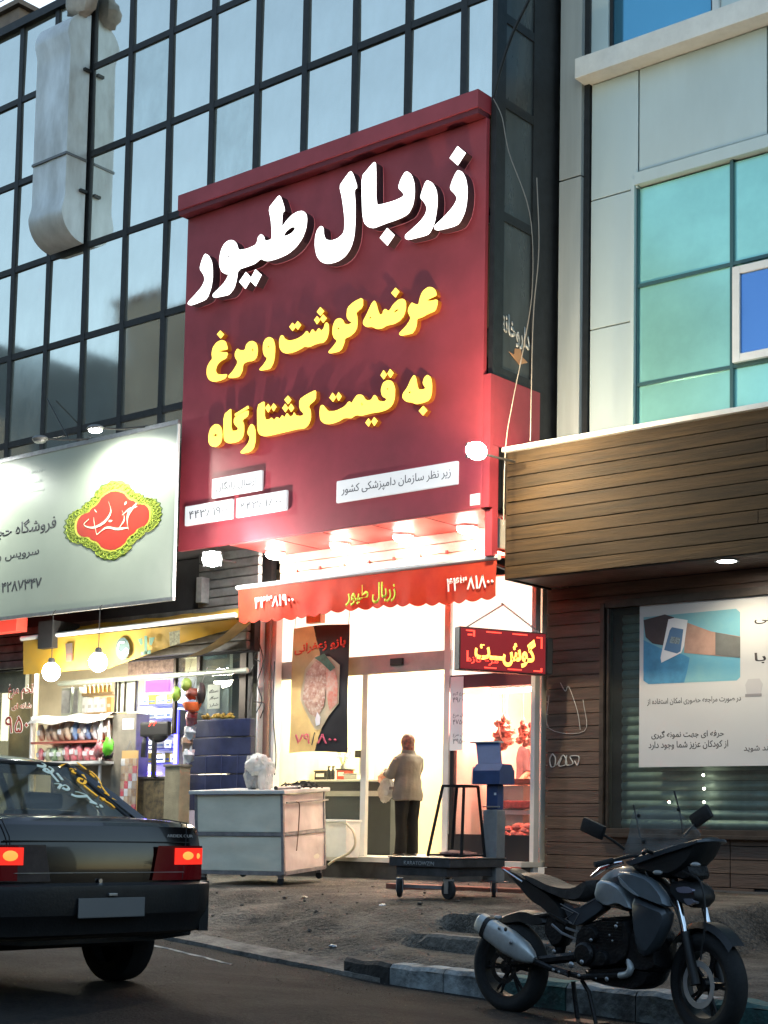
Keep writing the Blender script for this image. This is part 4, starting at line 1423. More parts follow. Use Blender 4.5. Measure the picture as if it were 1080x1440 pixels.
# right display window (red room)
DKF = pm('display_frame', (0.02, 0.02, 0.022), 0.4, 0.2)
boxo('display_header', pm('header_maroon', (0.12, 0.03, 0.04), 0.5), ps, -11.63, FX1 - 0.06, YD - 0.02, YD + 0.05, 2.76, 2.92)
boxo('display_base', DKF, ps, -11.63, FX1 - 0.06, YD - 0.02, YD + 0.05, ZF + 0.0, 0.97)
boxo('display_jamb', DKF, ps, -11.62, -11.56, YD - 0.015, YD + 0.045, 0.97, 2.2)
boxo('display_pane', M['shop_glass'], ps, -11.60, FX1 - 0.06, YD + 0.0, YD + 0.008, 0.97, 2.76)
boxo('price_strip', 'paper', ps, -11.62, -11.42, YD - 0.03, YD - 0.026, 1.99, 2.9)
RM = pm('red_panel', (0.75, 0.10, 0.07), 0.5, var=0.15, vs=1.5, emit=(1, 0.12, 0.08), es=0.15)  # red glow is put into the panel's own colour
boxo('red_panel', RM, ps, -12.2 + 0.55, -11.18, 17.2, 17.25, 1.55, 2.78)
boxo('red_post', pm('cream_post', (0.85, 0.7, 0.45), 0.5), ps, -11.16, -11.02, 17.2, 17.28, 1.2, 3.0)
boxo('red_panel', RM, ps, -11.0, -10.9, 17.2, 17.25, 1.4, 2.9)
for i, (y_, w) in enumerate([(2.44, 0), (2.27, 1), (2.17, 0)]):
    pass
for (t_, yb, yt) in [('مرغ گرم', 979, 973), ('۴۹۸۰۰', 988, 981), ('ران مرغ', 1010, 1003), ('۴۷۵۰۰', 1019, 1012), ('بال مرغ', 1037, 1031), ('۳۹۵۰۰', 1046, 1039)]:
    textY(t_, 637, 654, yb, yt, YD - 0.0305, PLP, ps, depth=0.001)


def area(name, loc, sx, sy, watts, col, parent, rot=(0, 0, 0)):
    l = bpy.data.lights.new(name, 'AREA')
    l.shape = 'RECTANGLE'
    l.size, l.size_y = sx, sy
    l.energy = watts
    l.color = col
    o = bpy.data.objects.new(name, l)
    COL.objects.link(o)
    o.parent = parent
    o.location = Vector(loc) - parent.location if parent else Vector(loc)
    o.rotation_euler = rot
    return o


for i, (x, y, w) in enumerate([(-14.1, 17.2, 0.9), (-12.55, 16.9, 1.2)]):
    t = thing('ceiling_tube_lamp', ['long lit ceiling lamp over the shop counter', 'long lit ceiling lamp inside the doorway'][i], 'lamp', (x, y, 4.0), group='ceiling lamps inside the poultry shop')
    boxo('batten', 'white_paint', t, x - w / 2, x + w / 2, y - 0.06, y + 0.06, 3.99, 4.045)
    boxo('tube', 'tube_light', t, x - w / 2 + 0.02, x + w / 2 - 0.02, y - 0.03, y + 0.03, 3.955, 3.989)
    area('lamp_light', (x, y, 3.94), w, 0.3, 60, (1.0, 0.88, 0.68), t)
t = thing('strip_lamp', 'lit strip lamp above the hanging meat', 'lamp', (-11.0, 15.9, 2.78), group=None)
boxo('batten', 'white_paint', t, -11.45, -10.45, 15.87, 15.95, 2.79, 2.83)
boxo('tube', 'tube_light', t, -11.43, -10.47, 15.88, 15.94, 2.745, 2.789)
area('lamp_light', (-11.0, 15.9, 2.73), 1.0, 0.1, 42, (1.0, 0.26, 0.19), t)
area('lamp_light', (-11.0, 16.8, 3.9), 0.8, 0.8, 34, (1.0, 0.30, 0.22), ps)  # red fill light without a fixture, reddens the display room

# counter and what stands on it
ct = thing('shop_counter', 'dark counter with a white top inside the poultry shop', 'counter', (-13.6, 16.6, ZF))
CT = pm('counter_front', (0.022, 0.030, 0.034), 0.5, var=0.3, vs=3)
yc = 16.3
xa, xb = PY(432, 1100, yc).x, PY(548, 1100, yc).x
ztc = PY(500, 1096, yc).z
boxo('front', CT, ct, xa - 0.2, xb, yc + 0.03, yc + 0.6, ZF, ztc - 0.16)
boxo('band', pm('counter_band', (0.03, 0.03, 0.032), 0.4), ct, xa - 0.2, xb + 0.003, yc + 0.01, yc + 0.62, ztc - 0.155, ztc - 0.035)
boxo('top', WI, ct, xa - 0.25, xb + 0.03, yc - 0.03, yc + 0.65, ztc - 0.03, ztc, 0.008)
boxo('leg_panel', 'alu', ct, xa - 0.2, xb + 0.005, yc + 0.0, yc + 0.029, ztc - 0.23, ztc - 0.16)


def on_counter(name, label, cat, x0, x1, y0, y1, mat, bev=0.01, yy=None, extra=None):
    yy = yy or yc + 0.2
    A, B = PY(x0, y1, yy), PY(x1, y0, yy)
    zb = ztc + 0.001
    h = B.z - A.z
    o = MB().box(A.x, B.x, yy, yy + 0.18, zb, zb + max(h, 0.03), bev).build(name, mat, None)
    tag(o, label, cat)
    if extra:
        extra(o, A, B, zb, h, yy)
    return o


def lid(o, A, B, zb, h, yy):
    MB().box(A.x - 0.01, B.x + 0.01, yy - 0.01, yy + 0.19, zb + h + 0.001, zb + h + 0.02, 0.004).build('lid', 'plastic_black', o)
    MB().box(A.x + 0.03, B.x - 0.03, yy - 0.004, yy - 0.001, zb + h * 0.4, zb + h * 0.8).build('label_plate', 'paper', o)


on_counter('card_reader', 'small black card machine at the left end of the counter', 'machine', 442, 458, 1083, 1095, 'plastic_black', extra=lid)
on_counter('red_box', 'red plastic box on the counter beside the scale', 'box', 473, 486, 1082, 1096, pm('red_plastic', (0.6, 0.07, 0.04), 0.4), extra=lid)
o = thing('counter_scale', 'grey electronic scale with raised display on the counter', 'scale', (PY(497, 1096, yc + 0.2).x, yc + 0.25, ztc))
MB().box(-0.12, 0.12, -0.12, 0.12, 0.001, 0.07, 0.012).build('base', 'alu', o)
MB().box(-0.13, 0.13, -0.13, 0.13, 0.071, 0.09, 0.006).build('tray', 'steel', o)
MB().tube([(0, 0.1, 0.06), (0, 0.1, 0.34)], 0.018, 8).build('pole', 'alu', o)
MB().box(-0.09, 0.09, 0.07, 0.12, 0.32, 0.42, 0.01).build('display', 'plastic_black', o)
for i, px in enumerate((462, 468)):
    o = thing('bottle', ['dark spray bottle on the counter, left one', 'dark spray bottle on the counter beside the red box'][i], 'bottle', (PY(px, 1096, yc + 0.2).x, yc + 0.2, ztc), group='dark bottles on the counter')
    MB().lathe([(0.028, 0.0), (0.03, 0.12), (0.012, 0.16), (0.012, 0.18)], n=12).build('body', 'plastic_black', o, smooth=True)
    MB().box(-0.012, 0.03, -0.01, 0.01, 0.18, 0.2, 0.003).build('nozzle', 'plastic_black', o)
# flower vase
o = thing('flower_vase', 'white flowers in a grey vase on the counter', 'vase', (PY(482, 1094, yc + 0.45).x, yc + 0.45, ztc))
MB().lathe([(0.03, 0), (0.05, 0.08), (0.035, 0.2), (0.04, 0.22)], n=14).build('vase', 'steel', o, smooth=True)
FLM = pm('flower_white', (0.8, 0.74, 0.62), 0.7)
for i in range(8):
    a = i * 0.8
    p = (0.12 * cos(a) * (0.5 + 0.5 * (i % 2)), 0.1 * sin(a), 0.34 + 0.07 * (i % 3))
    MB().tube([(0, 0, 0.2), p], 0.003, 4).build('stem', pm('stem_green', (0.08, 0.14, 0.04), 0.7) if i == 0 else bpy.data.materials['stem_green'], o)
    MB().ell(p, (0.03, 0.03, 0.02), 7, jit=0.5).build('blossom', FLM, o)
# framed picture on the cream wall
yy = 17.88
A, B = PY(490, 1020, yy), PY(506, 993, yy)
o = thing('framed_picture', 'small black framed picture with a blue bowl on the cream wall', 'picture', A)
boxo('picture', 'paper', o, A.x, B.x, yy - 0.01, yy + 0.01, A.z, B.z)
for bx in ((A.x - 0.02, A.x, A.z - 0.02, B.z + 0.02), (B.x, B.x + 0.02, A.z - 0.02, B.z + 0.02), (A.x, B.x, A.z - 0.02, A.z), (A.x, B.x, B.z, B.z + 0.02)):
    boxo('frame', 'plastic_black', o, bx[0], bx[1], yy - 0.02, yy + 0.01, bx[2], bx[3])
bw = [Vector((A.x + 0.02 + (B.x - A.x - 0.04) * (0.5 - 0.5 * cos(pi * k / 10)), yy - 0.013, A.z + 0.10 - 0.07 * sin(pi * k / 10))) for k in range(11)]
MB().prism(bw, (0, 0.001, 0)).build('bowl_print', pm('bowl_blue', (0.12, 0.3, 0.5), 0.6), o, world=True)

# saffron chicken banner hanging in front of the shop window
yb2 = YD - 0.22
bn = thing('food_banner', 'black and tan banner advertising saffron chicken wings hung before the shop window', 'banner', PY(450, 1058, yb2))
b00, b10, b01 = PY(408, 1059, yb2), PY(489, 1053, yb2), PY(412, 884, yb2)
BX0, BX1 = PY(410, 970, yb2).x, PY(490, 970, yb2).x
BZ0, BZ1 = (PY(408, 1059, yb2).z), PY(412, 884, yb2).z
TAN = pm('banner_tan', (0.50, 0.36, 0.18), 0.55, var=0.35, vs=2.2)
translucent(TAN, 0.35)
BLK = pm('banner_black', (0.022, 0.022, 0.025), 0.5, var=0.3)


def bpt(u, v, off=0.0):
    """u,v in the banner, with its soft folds"""
    x = BX0 + (BX1 - BX0) * u - 0.03 * (1 - v) * (1 - u)
    y = yb2 + 0.012 * sin(v * 7 + u * 1.5) * (1 - v * 0.6) + 0.012 * sin(u * 5 + 1) - off
    return Vector((x, y, BZ0 + (BZ1 - BZ0) * v + 0.015 * sin(u * 4)))


MB().sheet(lambda u, v: bpt(u, v), 24, 36).build('cloth', TAN, bn, world=True, smooth=True)


def split(v):
    return 0.40 + 0.16 * sin(v * 5.2 + 2.2) + 0.07 * sin(v * 13) if v < 0.8 else 0.42 + 0.9 * (0.8 - v) * -0.25


def blk(u, v):
    s0 = lerp_tab(v, [(0, .45), (.1, .50), (.25, .62), (.5, .60), (.78, .50), (.9, .42), (1, .36)]) + 0.03 * noise.noise(Vector((0, v * 30, 1)))
    return bpt(s0 + (1 - s0) * u, v, 0.003)


MB().sheet(blk, 8, 60).build('black_print', BLK, bn, world=True, smooth=True)
FOOD = pm('banner_food', (0.62, 0.45, 0.33), 0.5, var=0.9, vs=11, col2=(0.30, 0.09, 0.06))
add_grit(FOOD, 26, 0.8, (0.7, 0.62, 0.5))
FOOD2 = pm('banner_food_red', (0.60, 0.14, 0.09), 0.5, var=0.7, vs=9, col2=(0.55, 0.45, 0.35))


def disc_poly(pts, off, mat, name):
    P3 = [bpt(u, v, off) for u, v in pts]
    MB().prism(P3, (0, -0.001, 0)).build(name, mat, bn, world=True)


disc_poly([(0.17, 0.42), (0.26, 0.66), (0.45, 0.76), (0.70, 0.745), (0.87, 0.68), (0.87, 0.38), (0.70, 0.28), (0.56, 0.17), (0.46, 0.17), (0.32, 0.28)], 0.016, pm('banner_cream', (0.55, 0.46, 0.30), 0.5, var=0.3, vs=5), 'photo_edge')
disc_poly([(0.22, 0.42), (0.28, 0.62), (0.45, 0.72), (0.62, 0.70), (0.66, 0.55), (0.62, 0.36), (0.5, 0.26), (0.36, 0.30)], 0.018, FOOD, 'food_print')
disc_poly([(0.64, 0.68), (0.80, 0.64), (0.85, 0.55), (0.85, 0.38), (0.72, 0.32), (0.66, 0.45)], 0.020, FOOD2, 'food_print')
disc_poly([(0.42, 0.74), (0.60, 0.77), (0.80, 0.66), (0.72, 0.63), (0.55, 0.70)], 0.022, pm('banner_leaf', (0.07, 0.22, 0.14), 0.5, var=0.5, vs=12), 'leaf_print')
disc_poly([(0.46, 0.25), (0.5, 0.31), (0.56, 0.27), (0.55, 0.21), (0.48, 0.2)], 0.022, 'paper', 'badge_print')
BRD = pm('banner_red_print', (0.55, 0.06, 0.03), 0.6)
BPK = pm('banner_pink_print', (0.60, 0.10, 0.16), 0.6)


def btext(s, u0, u1, v0, v1, mat, bold, skew=0.0):
    text(s, (bpt(u0, v0 - skew, 0.018), bpt(u1, v0 + skew, 0.018), bpt(u0, v1 - skew, 0.018)), mat, 'lettering', bn, bold=bold, depth=0.002, out=(0, -1, 0))


btext('بازو زعفرانی', 0.05, 0.95, 0.795, 0.885, BRD, 0.035, 0.02)
btext('۷۹', 0.10, 0.37, 0.06, 0.145, BPK, 0.014)
btext('/', 0.40, 0.46, 0.05, 0.15, 'print_black', 0.0)
btext('۸۰۰', 0.50, 0.84, 0.06, 0.14, BPK, 0.014)
for u in (0.02, 0.98):
    p = bpt(u, 1.0)
    MB().tube([p, p + Vector((0, 0.03, 0.35))], 0.004, 4).build('cord', 'wire', bn, world=True)

# chains and the projecting LED sign
L0 = Vector((-10.46, 13.90, 2.81))
L1 = Vector((-9.98, 14.93, 2.81))
ls = thing('led_sign', 'projecting dark LED box sign showing glowing red and yellow Persian lettering', 'sign', L0)
ld = (L1 - L0).normalized()
ln = Vector((ld.y, -ld.x, 0))
if ln.dot(Vector((0.5, -0.85, 0))) < 0:
    ln = -ln
th = Matrix((ld, -ln, Vector((0, 0, 1)))).transposed().to_4x4()
th.translation = L0
LL = (L1 - L0).length
LH = 0.49
LC = pm('led_case', (0.05, 0.006, 0.010), 0.45, var=0.3, vs=5, emit=(1.0, 0.02, 0.04), es=0.055)
MB().box(0, LL, 0, 0.12, 0, LH, 0.008, th).build('case', 'plastic_black', ls, world=True)
MB().box(0.015, LL - 0.015, -0.006, -0.001, 0.015, LH - 0.015, 0.0, th).build('screen', LC, ls, world=True)
MB().box(LL + 0.003, LL + 0.1, 0.02, 0.1, 0.02, LH - 0.05, 0.01, th).build('end_box', 'plastic_black', ls, world=True)
LRY = em('led_amber', (1.0, 0.42, 0.06), 1.15)
LRR = em('led_red', (1.0, 0.05, 0.03), 0.75)


def lq(u, v, o=-0.0075):
    return th @ Vector((LL * u, o, LH * v))


def ltext(s, u0, u1, v0, v1, mat, bold):
    text(s, (lq(u0, v0), lq(u1, v0), lq(u0, v1)), mat, 'lettering', ls, bold=bold, depth=0.002, out=ln)


ltext('گوشـــت', 0.17, 0.87, 0.14, 0.82, LRY, 0.035)
ltext('گوشـــت', 0.165, 0.875, 0.125, 0.835, LRR, 0.055) if False else None
ltext('مرغ تازه', 0.09, 0.44, 0.12, 0.34, LRR, 0.02)
for (u0, u1, v0, v1) in [(0.07, 0.17, 0.9, 0.93), (0.30, 0.47, 0.9, 0.93), (0.60, 0.77, 0.9, 0.93), (0.88, 0.95, 0.86, 0.89), (0.93, 0.95, 0.62, 0.86), (0.08, 0.10, 0.2, 0.45), (0.28, 0.42, 0.07, 0.1), (0.55, 0.71, 0.07, 0.1), (0.85, 0.95, 0.07, 0.1), (0.93, 0.95, 0.1, 0.16), (0.15, 0.17, 0.78, 0.9), (0.09, 0.14, 0.80, 0.84)]:
    MB().box(LL * u0, LL * u1, -0.009, -0.0065, LH * v0, LH * v1, 0.0, th).build('led_dash', LRR, ls, world=True)
for (u_, tgt) in ((0.1, PY(708, 850, 14.9)), (0.95, PY(706, 849, 14.9))):
    a_, b_ = lq(u_, 1.0, 0.05), tgt
    cc = MB()
    for k in range(26):
        p = a_.lerp(b_, k / 25)
        cc.box(p.x - 0.010, p.x + 0.010, p.y - 0.006, p.y + 0.006, p.z - 0.008, p.z + 0.008)
    stuff(cc.build('chain', 'steel', ls, world=True))

# hanging meat
MEAT = pm('meat', (0.40, 0.03, 0.02), 0.35, var=0.9, vs=12, col2=(0.62, 0.30, 0.22), bump=0.3, bs=20)
for i, (px, py0, py1, yy, w) in enumerate([(706, 1008, 1052, 15.75, 0.085), (712, 1012, 1046, 15.9, 0.08), (735, 1015, 1048, 15.8, 0.055), (749, 1018, 1050, 15.75, 0.05)]):
    A, B = PY(px, py1, yy), PY(px, py0, yy)
    h = B.z - A.z
    o = thing('hanging_meat', ['cut of red meat hanging before the butcher, left one', 'cut of red meat hanging half behind another cut', 'slim cut of red meat hanging near the right window frame', 'slim cut of red meat touching the right window frame'][i], 'meat', (A.x, yy, A.z), group='meat hanging in the right window')
    b = MB()
    for k in range(7):
        t = k / 6
        rr_ = w * (0.55 + 0.55 * sin(pi * (0.1 + 0.8 * t))) * (1.25 - 0.55 * t)
        b.ell((0.035 * sin(k * 2.3 + i), 0.02 * cos(k * 1.7), h * (0.06 + 0.88 * t)), (rr_ * (0.8 + 0.3 * (k % 2)), rr_ * 0.7, h * 0.13), 12, jit=0.7)
    b.tube([(w * 0.5, -w * 0.6, h * 0.2), (0, -w * 0.8, h * 0.5), (-w * 0.3, -w * 0.5, h * 0.8)], [0.012, 0.02, 0.01], 6)
    b.build('flesh', MEAT, o, smooth=True)
    MB().tube([(0, 0, h * 0.97), (0.02, 0, h + 0.03), (0, 0, h + 0.06), (0, 0, 2.73 - A.z)], 0.006, 6).build('hook', 'steel', o)
# meat in the display
for i in range(9):
    px = 700 + 42 * random.random() * (1 if i else 0.5)
    yy = 15.6 + 0.05 * (i % 3)
    A = PY(706 + 4.6 * i, 1182 - 6 * (i % 3) - (4 if i > 4 else 0), yy)
    o = MB().ell((0, 0, 0), (0.10, 0.07, 0.055), 10, jit=0.45).build('chicken_piece', MEAT, None, smooth=True)
    o.location = A + Vector((0, 0, 0.02))
    tag(o, 'raw pink chicken piece heaped behind the lower right glass, %s from the left' % ['first', 'second', 'third', 'fourth', 'fifth', 'sixth', 'seventh', 'eighth', 'last'][i], 'chicken', 'chicken pieces heaped in the display')
dc = thing('display_counter', 'low white steel display shelf behind the right glass', 'counter', (-11, 15.6, ZF))
zd = PY(720, 1187, 15.6).z
boxo('tray', 'steel', dc, -11.58, -10.44, 15.45, 16.1, zd - 0.06, zd - 0.02)
boxo('front', pm('cab_grey', (0.40, 0.38, 0.36), 0.5, var=0.2), dc, -11.5, -10.95, 15.9, 16.15, zd, PY(680, 1105, 15.9).z)
boxo('shelf', pm('shelf_maroon', (0.22, 0.06, 0.05), 0.4), dc, -11.58, -10.44, 15.85, 16.2, PY(680, 1103, 15.9).z, PY(680, 1096, 15.9).z)
boxo('shelf', 'white_paint', dc, -11.58, -10.44, 15.85, 16.2, PY(680, 1145, 15.9).z, PY(680, 1139, 15.9).z)
boxo('bag_row', pm('meat_tray', (0.6, 0.10, 0.09), 0.4, var=0.6, vs=12), dc, -11.2, -10.75, 15.8, 15.95, PY(700, 1137, 15.9).z, PY(700, 1126, 15.9).z, 0.02)
boxo('side_frame', DKF, dc, -10.75, -10.70, 15.85, 15.9, zd, PY(740, 1040, 15.87).z)
boxo('side_frame', DKF, dc, -10.70, -10.45, 15.85, 15.9, PY(740, 1048, 15.87).z, PY(740, 1040, 15.87).z)

# ------------------------------------------------------------------ left shop: board, shutter, awning, shelves
bd = thing('grocery_signboard', 'long white signboard with a red and green cartouche over the left grocery', 'sign', (-17, 14, 4.0))
YBD = 13.95
bx1 = -15.26
bz0, bz1 = 4.03, 6.36
boxo('board', 'white_board', bd, -26, bx1, YBD, YBD + 0.03, bz0, bz1)
boxo('board_frame', 'steel', bd, -26, bx1 + 0.02, YBD - 0.015, YBD + 0.03, bz1 + 0.002, bz1 + 0.06)
boxo('board_frame', 'steel', bd, -26, bx1 + 0.02, YBD - 0.015, YBD + 0.03, bz0 - 0.05, bz0 - 0.002)
boxo('board_frame', 'white_paint', bd, bx1 + 0.001, bx1 + 0.02, YBD - 0.012, YBD + 0.03, bz0 - 0.002, bz1 + 0.002)
YT = YBD - 0.001
textY('فروشگاه حجت', -22, 78, 764, 741, YT, 'print_black', bd, depth=0.003, bold=0.012)
textY('سرویس رایگان', -32, 54, 796, 780, YT, 'print_black', bd, depth=0.003, bold=0.008)
textY('۴۲۸۷۳۴۷', 2, 58, 834, 818, YT, 'print_black', bd, depth=0.003, bold=0.015)
PG2 = pm('print_faint', (0.50, 0.52, 0.47), 0.7)
for (t_, a_, b_, yb, yt) in [('توزیع انواع مواد غذایی', -16, 62, 680, 674), ('عمده و جزئی', -10, 60, 693, 687), ('پخش مستقیم', -4, 62, 704, 699), ('با مناسب ترین قیمت', -20, 30, 711, 706)]:
    textY(t_, a_, b_, yb, yt, YT, PG2, bd, depth=0.002)
# cartouche emblem: green ring with scrolls, yellow rim, red field
LC0 = (159, 732)


def cart(k, sx=1.0, sy=1.0, lob=0.0):
    """outline of the cartouche in pixels about its centre (sheared with the facade)"""
    base = [(1.0, 0.0), (0.97, -0.22), (0.84, -0.38), (0.66, -0.40), (0.60, -0.52), (0.42, -0.62), (0.30, -0.86), (0.0, -1.0)]
    q = base + [(-a, b) for a, b in base[::-1][1:]]
    q = q + [(a, -b) for a, b in q[::-1][1:-1]]
    q = chaikin(q, 0.22, 1 if lob == 0 else 1)
    out = []
    n = len(q)
    pts = []
    if lob:
        for i in range(n):
            a, b = q[i], q[(i + 1) % n]
            for j in range(3):
                t = j / 3
                pts.append((a[0] + (b[0] - a[0]) * t, a[1] + (b[1] - a[1]) * t))
        for i, (a, b) in enumerate(pts):
            f = 1 + lob * sin(i * 2 * pi / 4.0)
            out.append((a * f, b * f))
    else:
        out = q
    return [(a * 68 * sx * k, b * 56 * sy * k) for a, b in out]


def cart3(pl, off):
    r = []
    for a, b in pl:
        xx = LC0[0] + a
        yy = LC0[1] + b - 0.17 * a
        r.append(PY(xx, yy, YBD - off))
    return r


GD = pm('emblem_green', (0.10, 0.17, 0.03), 0.5, var=0.6, vs=16, col2=(0.35, 0.42, 0.06))
GY = pm('emblem_lime', (0.46, 0.52, 0.07), 0.5, var=0.4, vs=20)
YL = pm('emblem_yellow', (0.68, 0.62, 0.08), 0.5)
RD = pm('emblem_red', (0.52, 0.035, 0.02), 0.45, var=0.25, vs=2.5)
MB().prism(cart3(cart(1.0, 1.02, 1.03, 0.022), 0.001), (0, -0.002, 0)).build('emblem_rim', pm('emblem_dark', (0.06, 0.10, 0.03), 0.6), bd, world=True)
MB().prism(cart3(cart(1.0, 0.995, 1.0, 0.022), 0.004), (0, -0.002, 0)).build('emblem_ring', GD, bd, world=True)
sc = MB()
ring_pts = cart(0.90)
m_ = len(ring_pts)
for i in range(m_):
    a, b = ring_pts[i]
    for r_, dx in ((4.6, 0), (2.6, 3.4)):
        c = [(a + dx + r_ * cos(t * pi / 4) * (1 if t < 7 else 0.2), b + r_ * sin(t * pi / 4)) for t in range(8)]
        sc.tube(smooth_line(cart3(c, 0.009), 2), 0.010, 4, sq=0.5)
stuff(sc.build('scrollwork', GY, bd, world=True))
MB().prism(cart3(cart(0.80), 0.008), (0, -0.004, 0)).build('emblem_border', YL, bd, world=True)
MB().prism(cart3(cart(0.755), 0.0125), (0, -0.003, 0)).build('emblem_field', RD, bd, world=True)
CRW = pm('emblem_script', (0.80, 0.74, 0.55), 0.6)


def brush(pts, w, off, mat, par, k=5):
    """calligraphic stroke drawn in pixels on the board"""
    P3 = smooth_line([PY(x_, y_, YBD - off) for x_, y_ in pts], k)
    n = len(P3)
    b = MB()
    A = []
    for i, p in enumerate(P3):
        t = i / (n - 1)
        ww = w * (0.25 + 0.75 * sin(pi * min(1, t * 1.1 + 0.05)))
        A.append([p + Vector((-0.5, 0, 0.85)) * ww, p - Vector((-0.5, 0, 0.85)) * ww, p - Vector((-0.5, 0, 0.85)) * ww + Vector((0, -0.003, 0)), p + Vector((-0.5, 0, 0.85)) * ww + Vector((0, -0.003, 0))])
    b.loft(A)
    return b.build('script_stroke', mat, par, world=True)


for pts, w in [([(192, 708), (181, 722), (179, 734), (181, 745)], 0.028), ([(193, 712), (182, 716), (172, 724)], 0.014), ([(180, 742), (165, 744), (150, 742), (136, 752)], 0.022), ([(136, 752), (133, 738), (132, 728)], 0.02),
               ([(172, 718), (175, 730), (168, 742)], 0.018), ([(153, 706), (156, 720), (146, 735), (130, 742), (118, 738), (125, 730)], 0.02), ([(178, 706), (175, 710)], 0.016), ([(133, 717), (136, 720)], 0.022), ([(153, 733), (158, 732)], 0.02)]:
    brush(pts, w, 0.018, CRW, bd)

# board lamps on arms
def board_lamp(px, py, lit, label):
    p = PY(px, py, 13.35)
    t = thing('board_lamp', label, 'lamp', p, group='lamps on arms over the white signboard')
    MB().tube([(0, 0, 0.02), (0.12, 0.3, 0.04), (0.35, YBD - p.y + 0.02, bz1 - p.z + 0.07)], 0.014, 6).build('arm', 'wire_dark', t)
    MB().ell((0, 0, 0.01), (0.13, 0.10, 0.045), 12).build('shade', pm('lamp_shade_' + str(lit), (0.2, 0.2, 0.2), 0.4, 0.4), t, smooth=True)
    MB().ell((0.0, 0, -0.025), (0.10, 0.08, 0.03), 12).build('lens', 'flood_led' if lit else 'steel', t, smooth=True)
    if lit:
        l = bpy.data.lights.new('board_light', 'SPOT')
        l.energy = 95
        l.spot_size = radians(165)
        l.spot_blend = 0.6
        l.color = (0.93, 1.0, 0.86)
        l.shadow_soft_size = 0.08
        lo = bpy.data.objects.new('board_light', l)
        COL.objects.link(lo)
        lo.parent = t
        lo.location = (0, 0.0, -0.07)
        lo.rotation_euler = (radians(20), 0, radians(0))
    return t


board_lamp(134, 603, True, 'lit lamp on an arm over the white signboard')
board_lamp(56, 618, False, 'unlit dark lamp on an arm over the white signboard')
board_lamp(-70, 640, True, 'lit lamp on an arm beyond the left edge of the view')
MB_ = MB().tube([PY(66, 560, YA - 0.07), PY(98, 620, 14.0)], 0.012, 6).build('stay_rod', 'black_metal', None)
tag(MB_, 'thin dark diagonal stay rod behind the white signboard', 'rod')

# shutter housing between the signs and under the board
CORR = pm('shutter_grey', (0.13, 0.13, 0.125), 0.5, 0.3, var=0.5, vs=4, rvar=0.15)
sh = thing('shutter_housing', 'grey corrugated roller shutter housing under the white signboard', 'shutter', (-18, 14.8, 3.4))
for i in range(11):
    z = 3.38 + i * 0.125
    if z > 4.0:
        boxo('shutter_rib', CORR, sh, -15.62, -14.47, 14.75, 14.83, z, z + 0.115, 0.02)
    else:
        boxo('shutter_rib', CORR, sh, -26, -14.66, 14.75, 14.83, z, z + 0.115, 0.02)
boxo('housing_back', 'dark', sh, -26, -14.6, 14.84, 14.95, 3.36, 4.72)
boxo('bracket', 'steel', sh, -15.50, -15.40, 14.6, 14.75, 4.05, 4.4)
boxo('dark_bracket', 'plastic_black', sh, PY(54, 880, 14.2).x, PY(74, 880, 14.2).x, 14.2, 14.7, 3.55, 3.95)
rbx = thing('red_sign_box', 'small red light box sign at the left edge under the signboard', 'sign', PY(0, 888, 14.1))
boxo('box', em('red_box_face', (0.9, 0.08, 0.05), 0.22), rbx, -22, PY(23, 880, 14.1).x, 14.1, 14.3, PY(10, 888, 14.1).z, PY(10, 868, 14.1).z, 0.01)
boxo('bracket', 'plastic_black', rbx, -21, -20.9, 14.31, 14.7, PY(10, 888, 14.1).z, PY(10, 878, 14.1).z)

# yellow awning
ya = thing('yellow_awning', 'sagging yellow awning with small printed emblems over the grocery', 'awning', (-18, 14.3, 3.7))
YEL = pm('awning_yellow', (0.46, 0.26, 0.02), 0.7, var=0.3, vs=2, bump=0.3, bs=4, col2=(0.36, 0.24, 0.05), sss=0.0)
translucent(YEL, 0.3)
ax0, ax1, az = PY(33, 899, 14.3).x, PY(331, 873, 14.3).x, PY(180, 886, 14.3).z


def yv(u, v):
    x = ax0 + (ax1 - ax0) * u
    drop = 0.47 * (1 - sst(0.45, 1.0, u)) + 0.035
    if u > 0.45:
        drop = max(0.03, 0.49 - 0.84 * (u - 0.45))
    return Vector((x, 14.3 + 0.03 * sin(u * 12 + v) * v + 0.25 * sst(0.6, 1, u) * v, az - drop * v - 0.01 * sin(pi * u)))


MB().sheet(yv, 60, 8).build('valance', YEL, ya, world=True, smooth=True)
MB().sheet(lambda u, v: Vector((ax0 + (ax1 - ax0) * u + 0.1 * v * (1 if u < 0.5 else 0), 14.3 + 0.44 * v, az + 0.02 + 0.20 * v - 0.02 * sin(pi * v) + 0.01 * sin(u * 30))), 50, 6).build('canopy', YEL, ya, world=True, smooth=True)
MB().tube([(ax0 - 0.03, 14.29, az + 0.03), (ax1 + 0.02, 14.29, az + 0.05)], 0.035, 10).build('front_bar', 'white_paint', ya, world=True, smooth=True)
MB().sheet(lambda u, v: Vector((ax1 - 1.0 + 1.0 * u, 14.36 + 0.3 * v, az - 0.02 - (0.42 * (1 - u)) - 0.06 * sin(pi * u) + 0.06 * v)), 16, 5).build('sagging_flap', pm('flap_tan', (0.42, 0.32, 0.14), 0.75, var=0.4, vs=4), ya, world=True, smooth=True)


def em_flat(pts, mat, name, Y=14.262):
    MB().prism([PY(x_, y_, Y) for x_, y_ in pts], (0, -0.002, 0)).build(name, mat, ya, world=True)


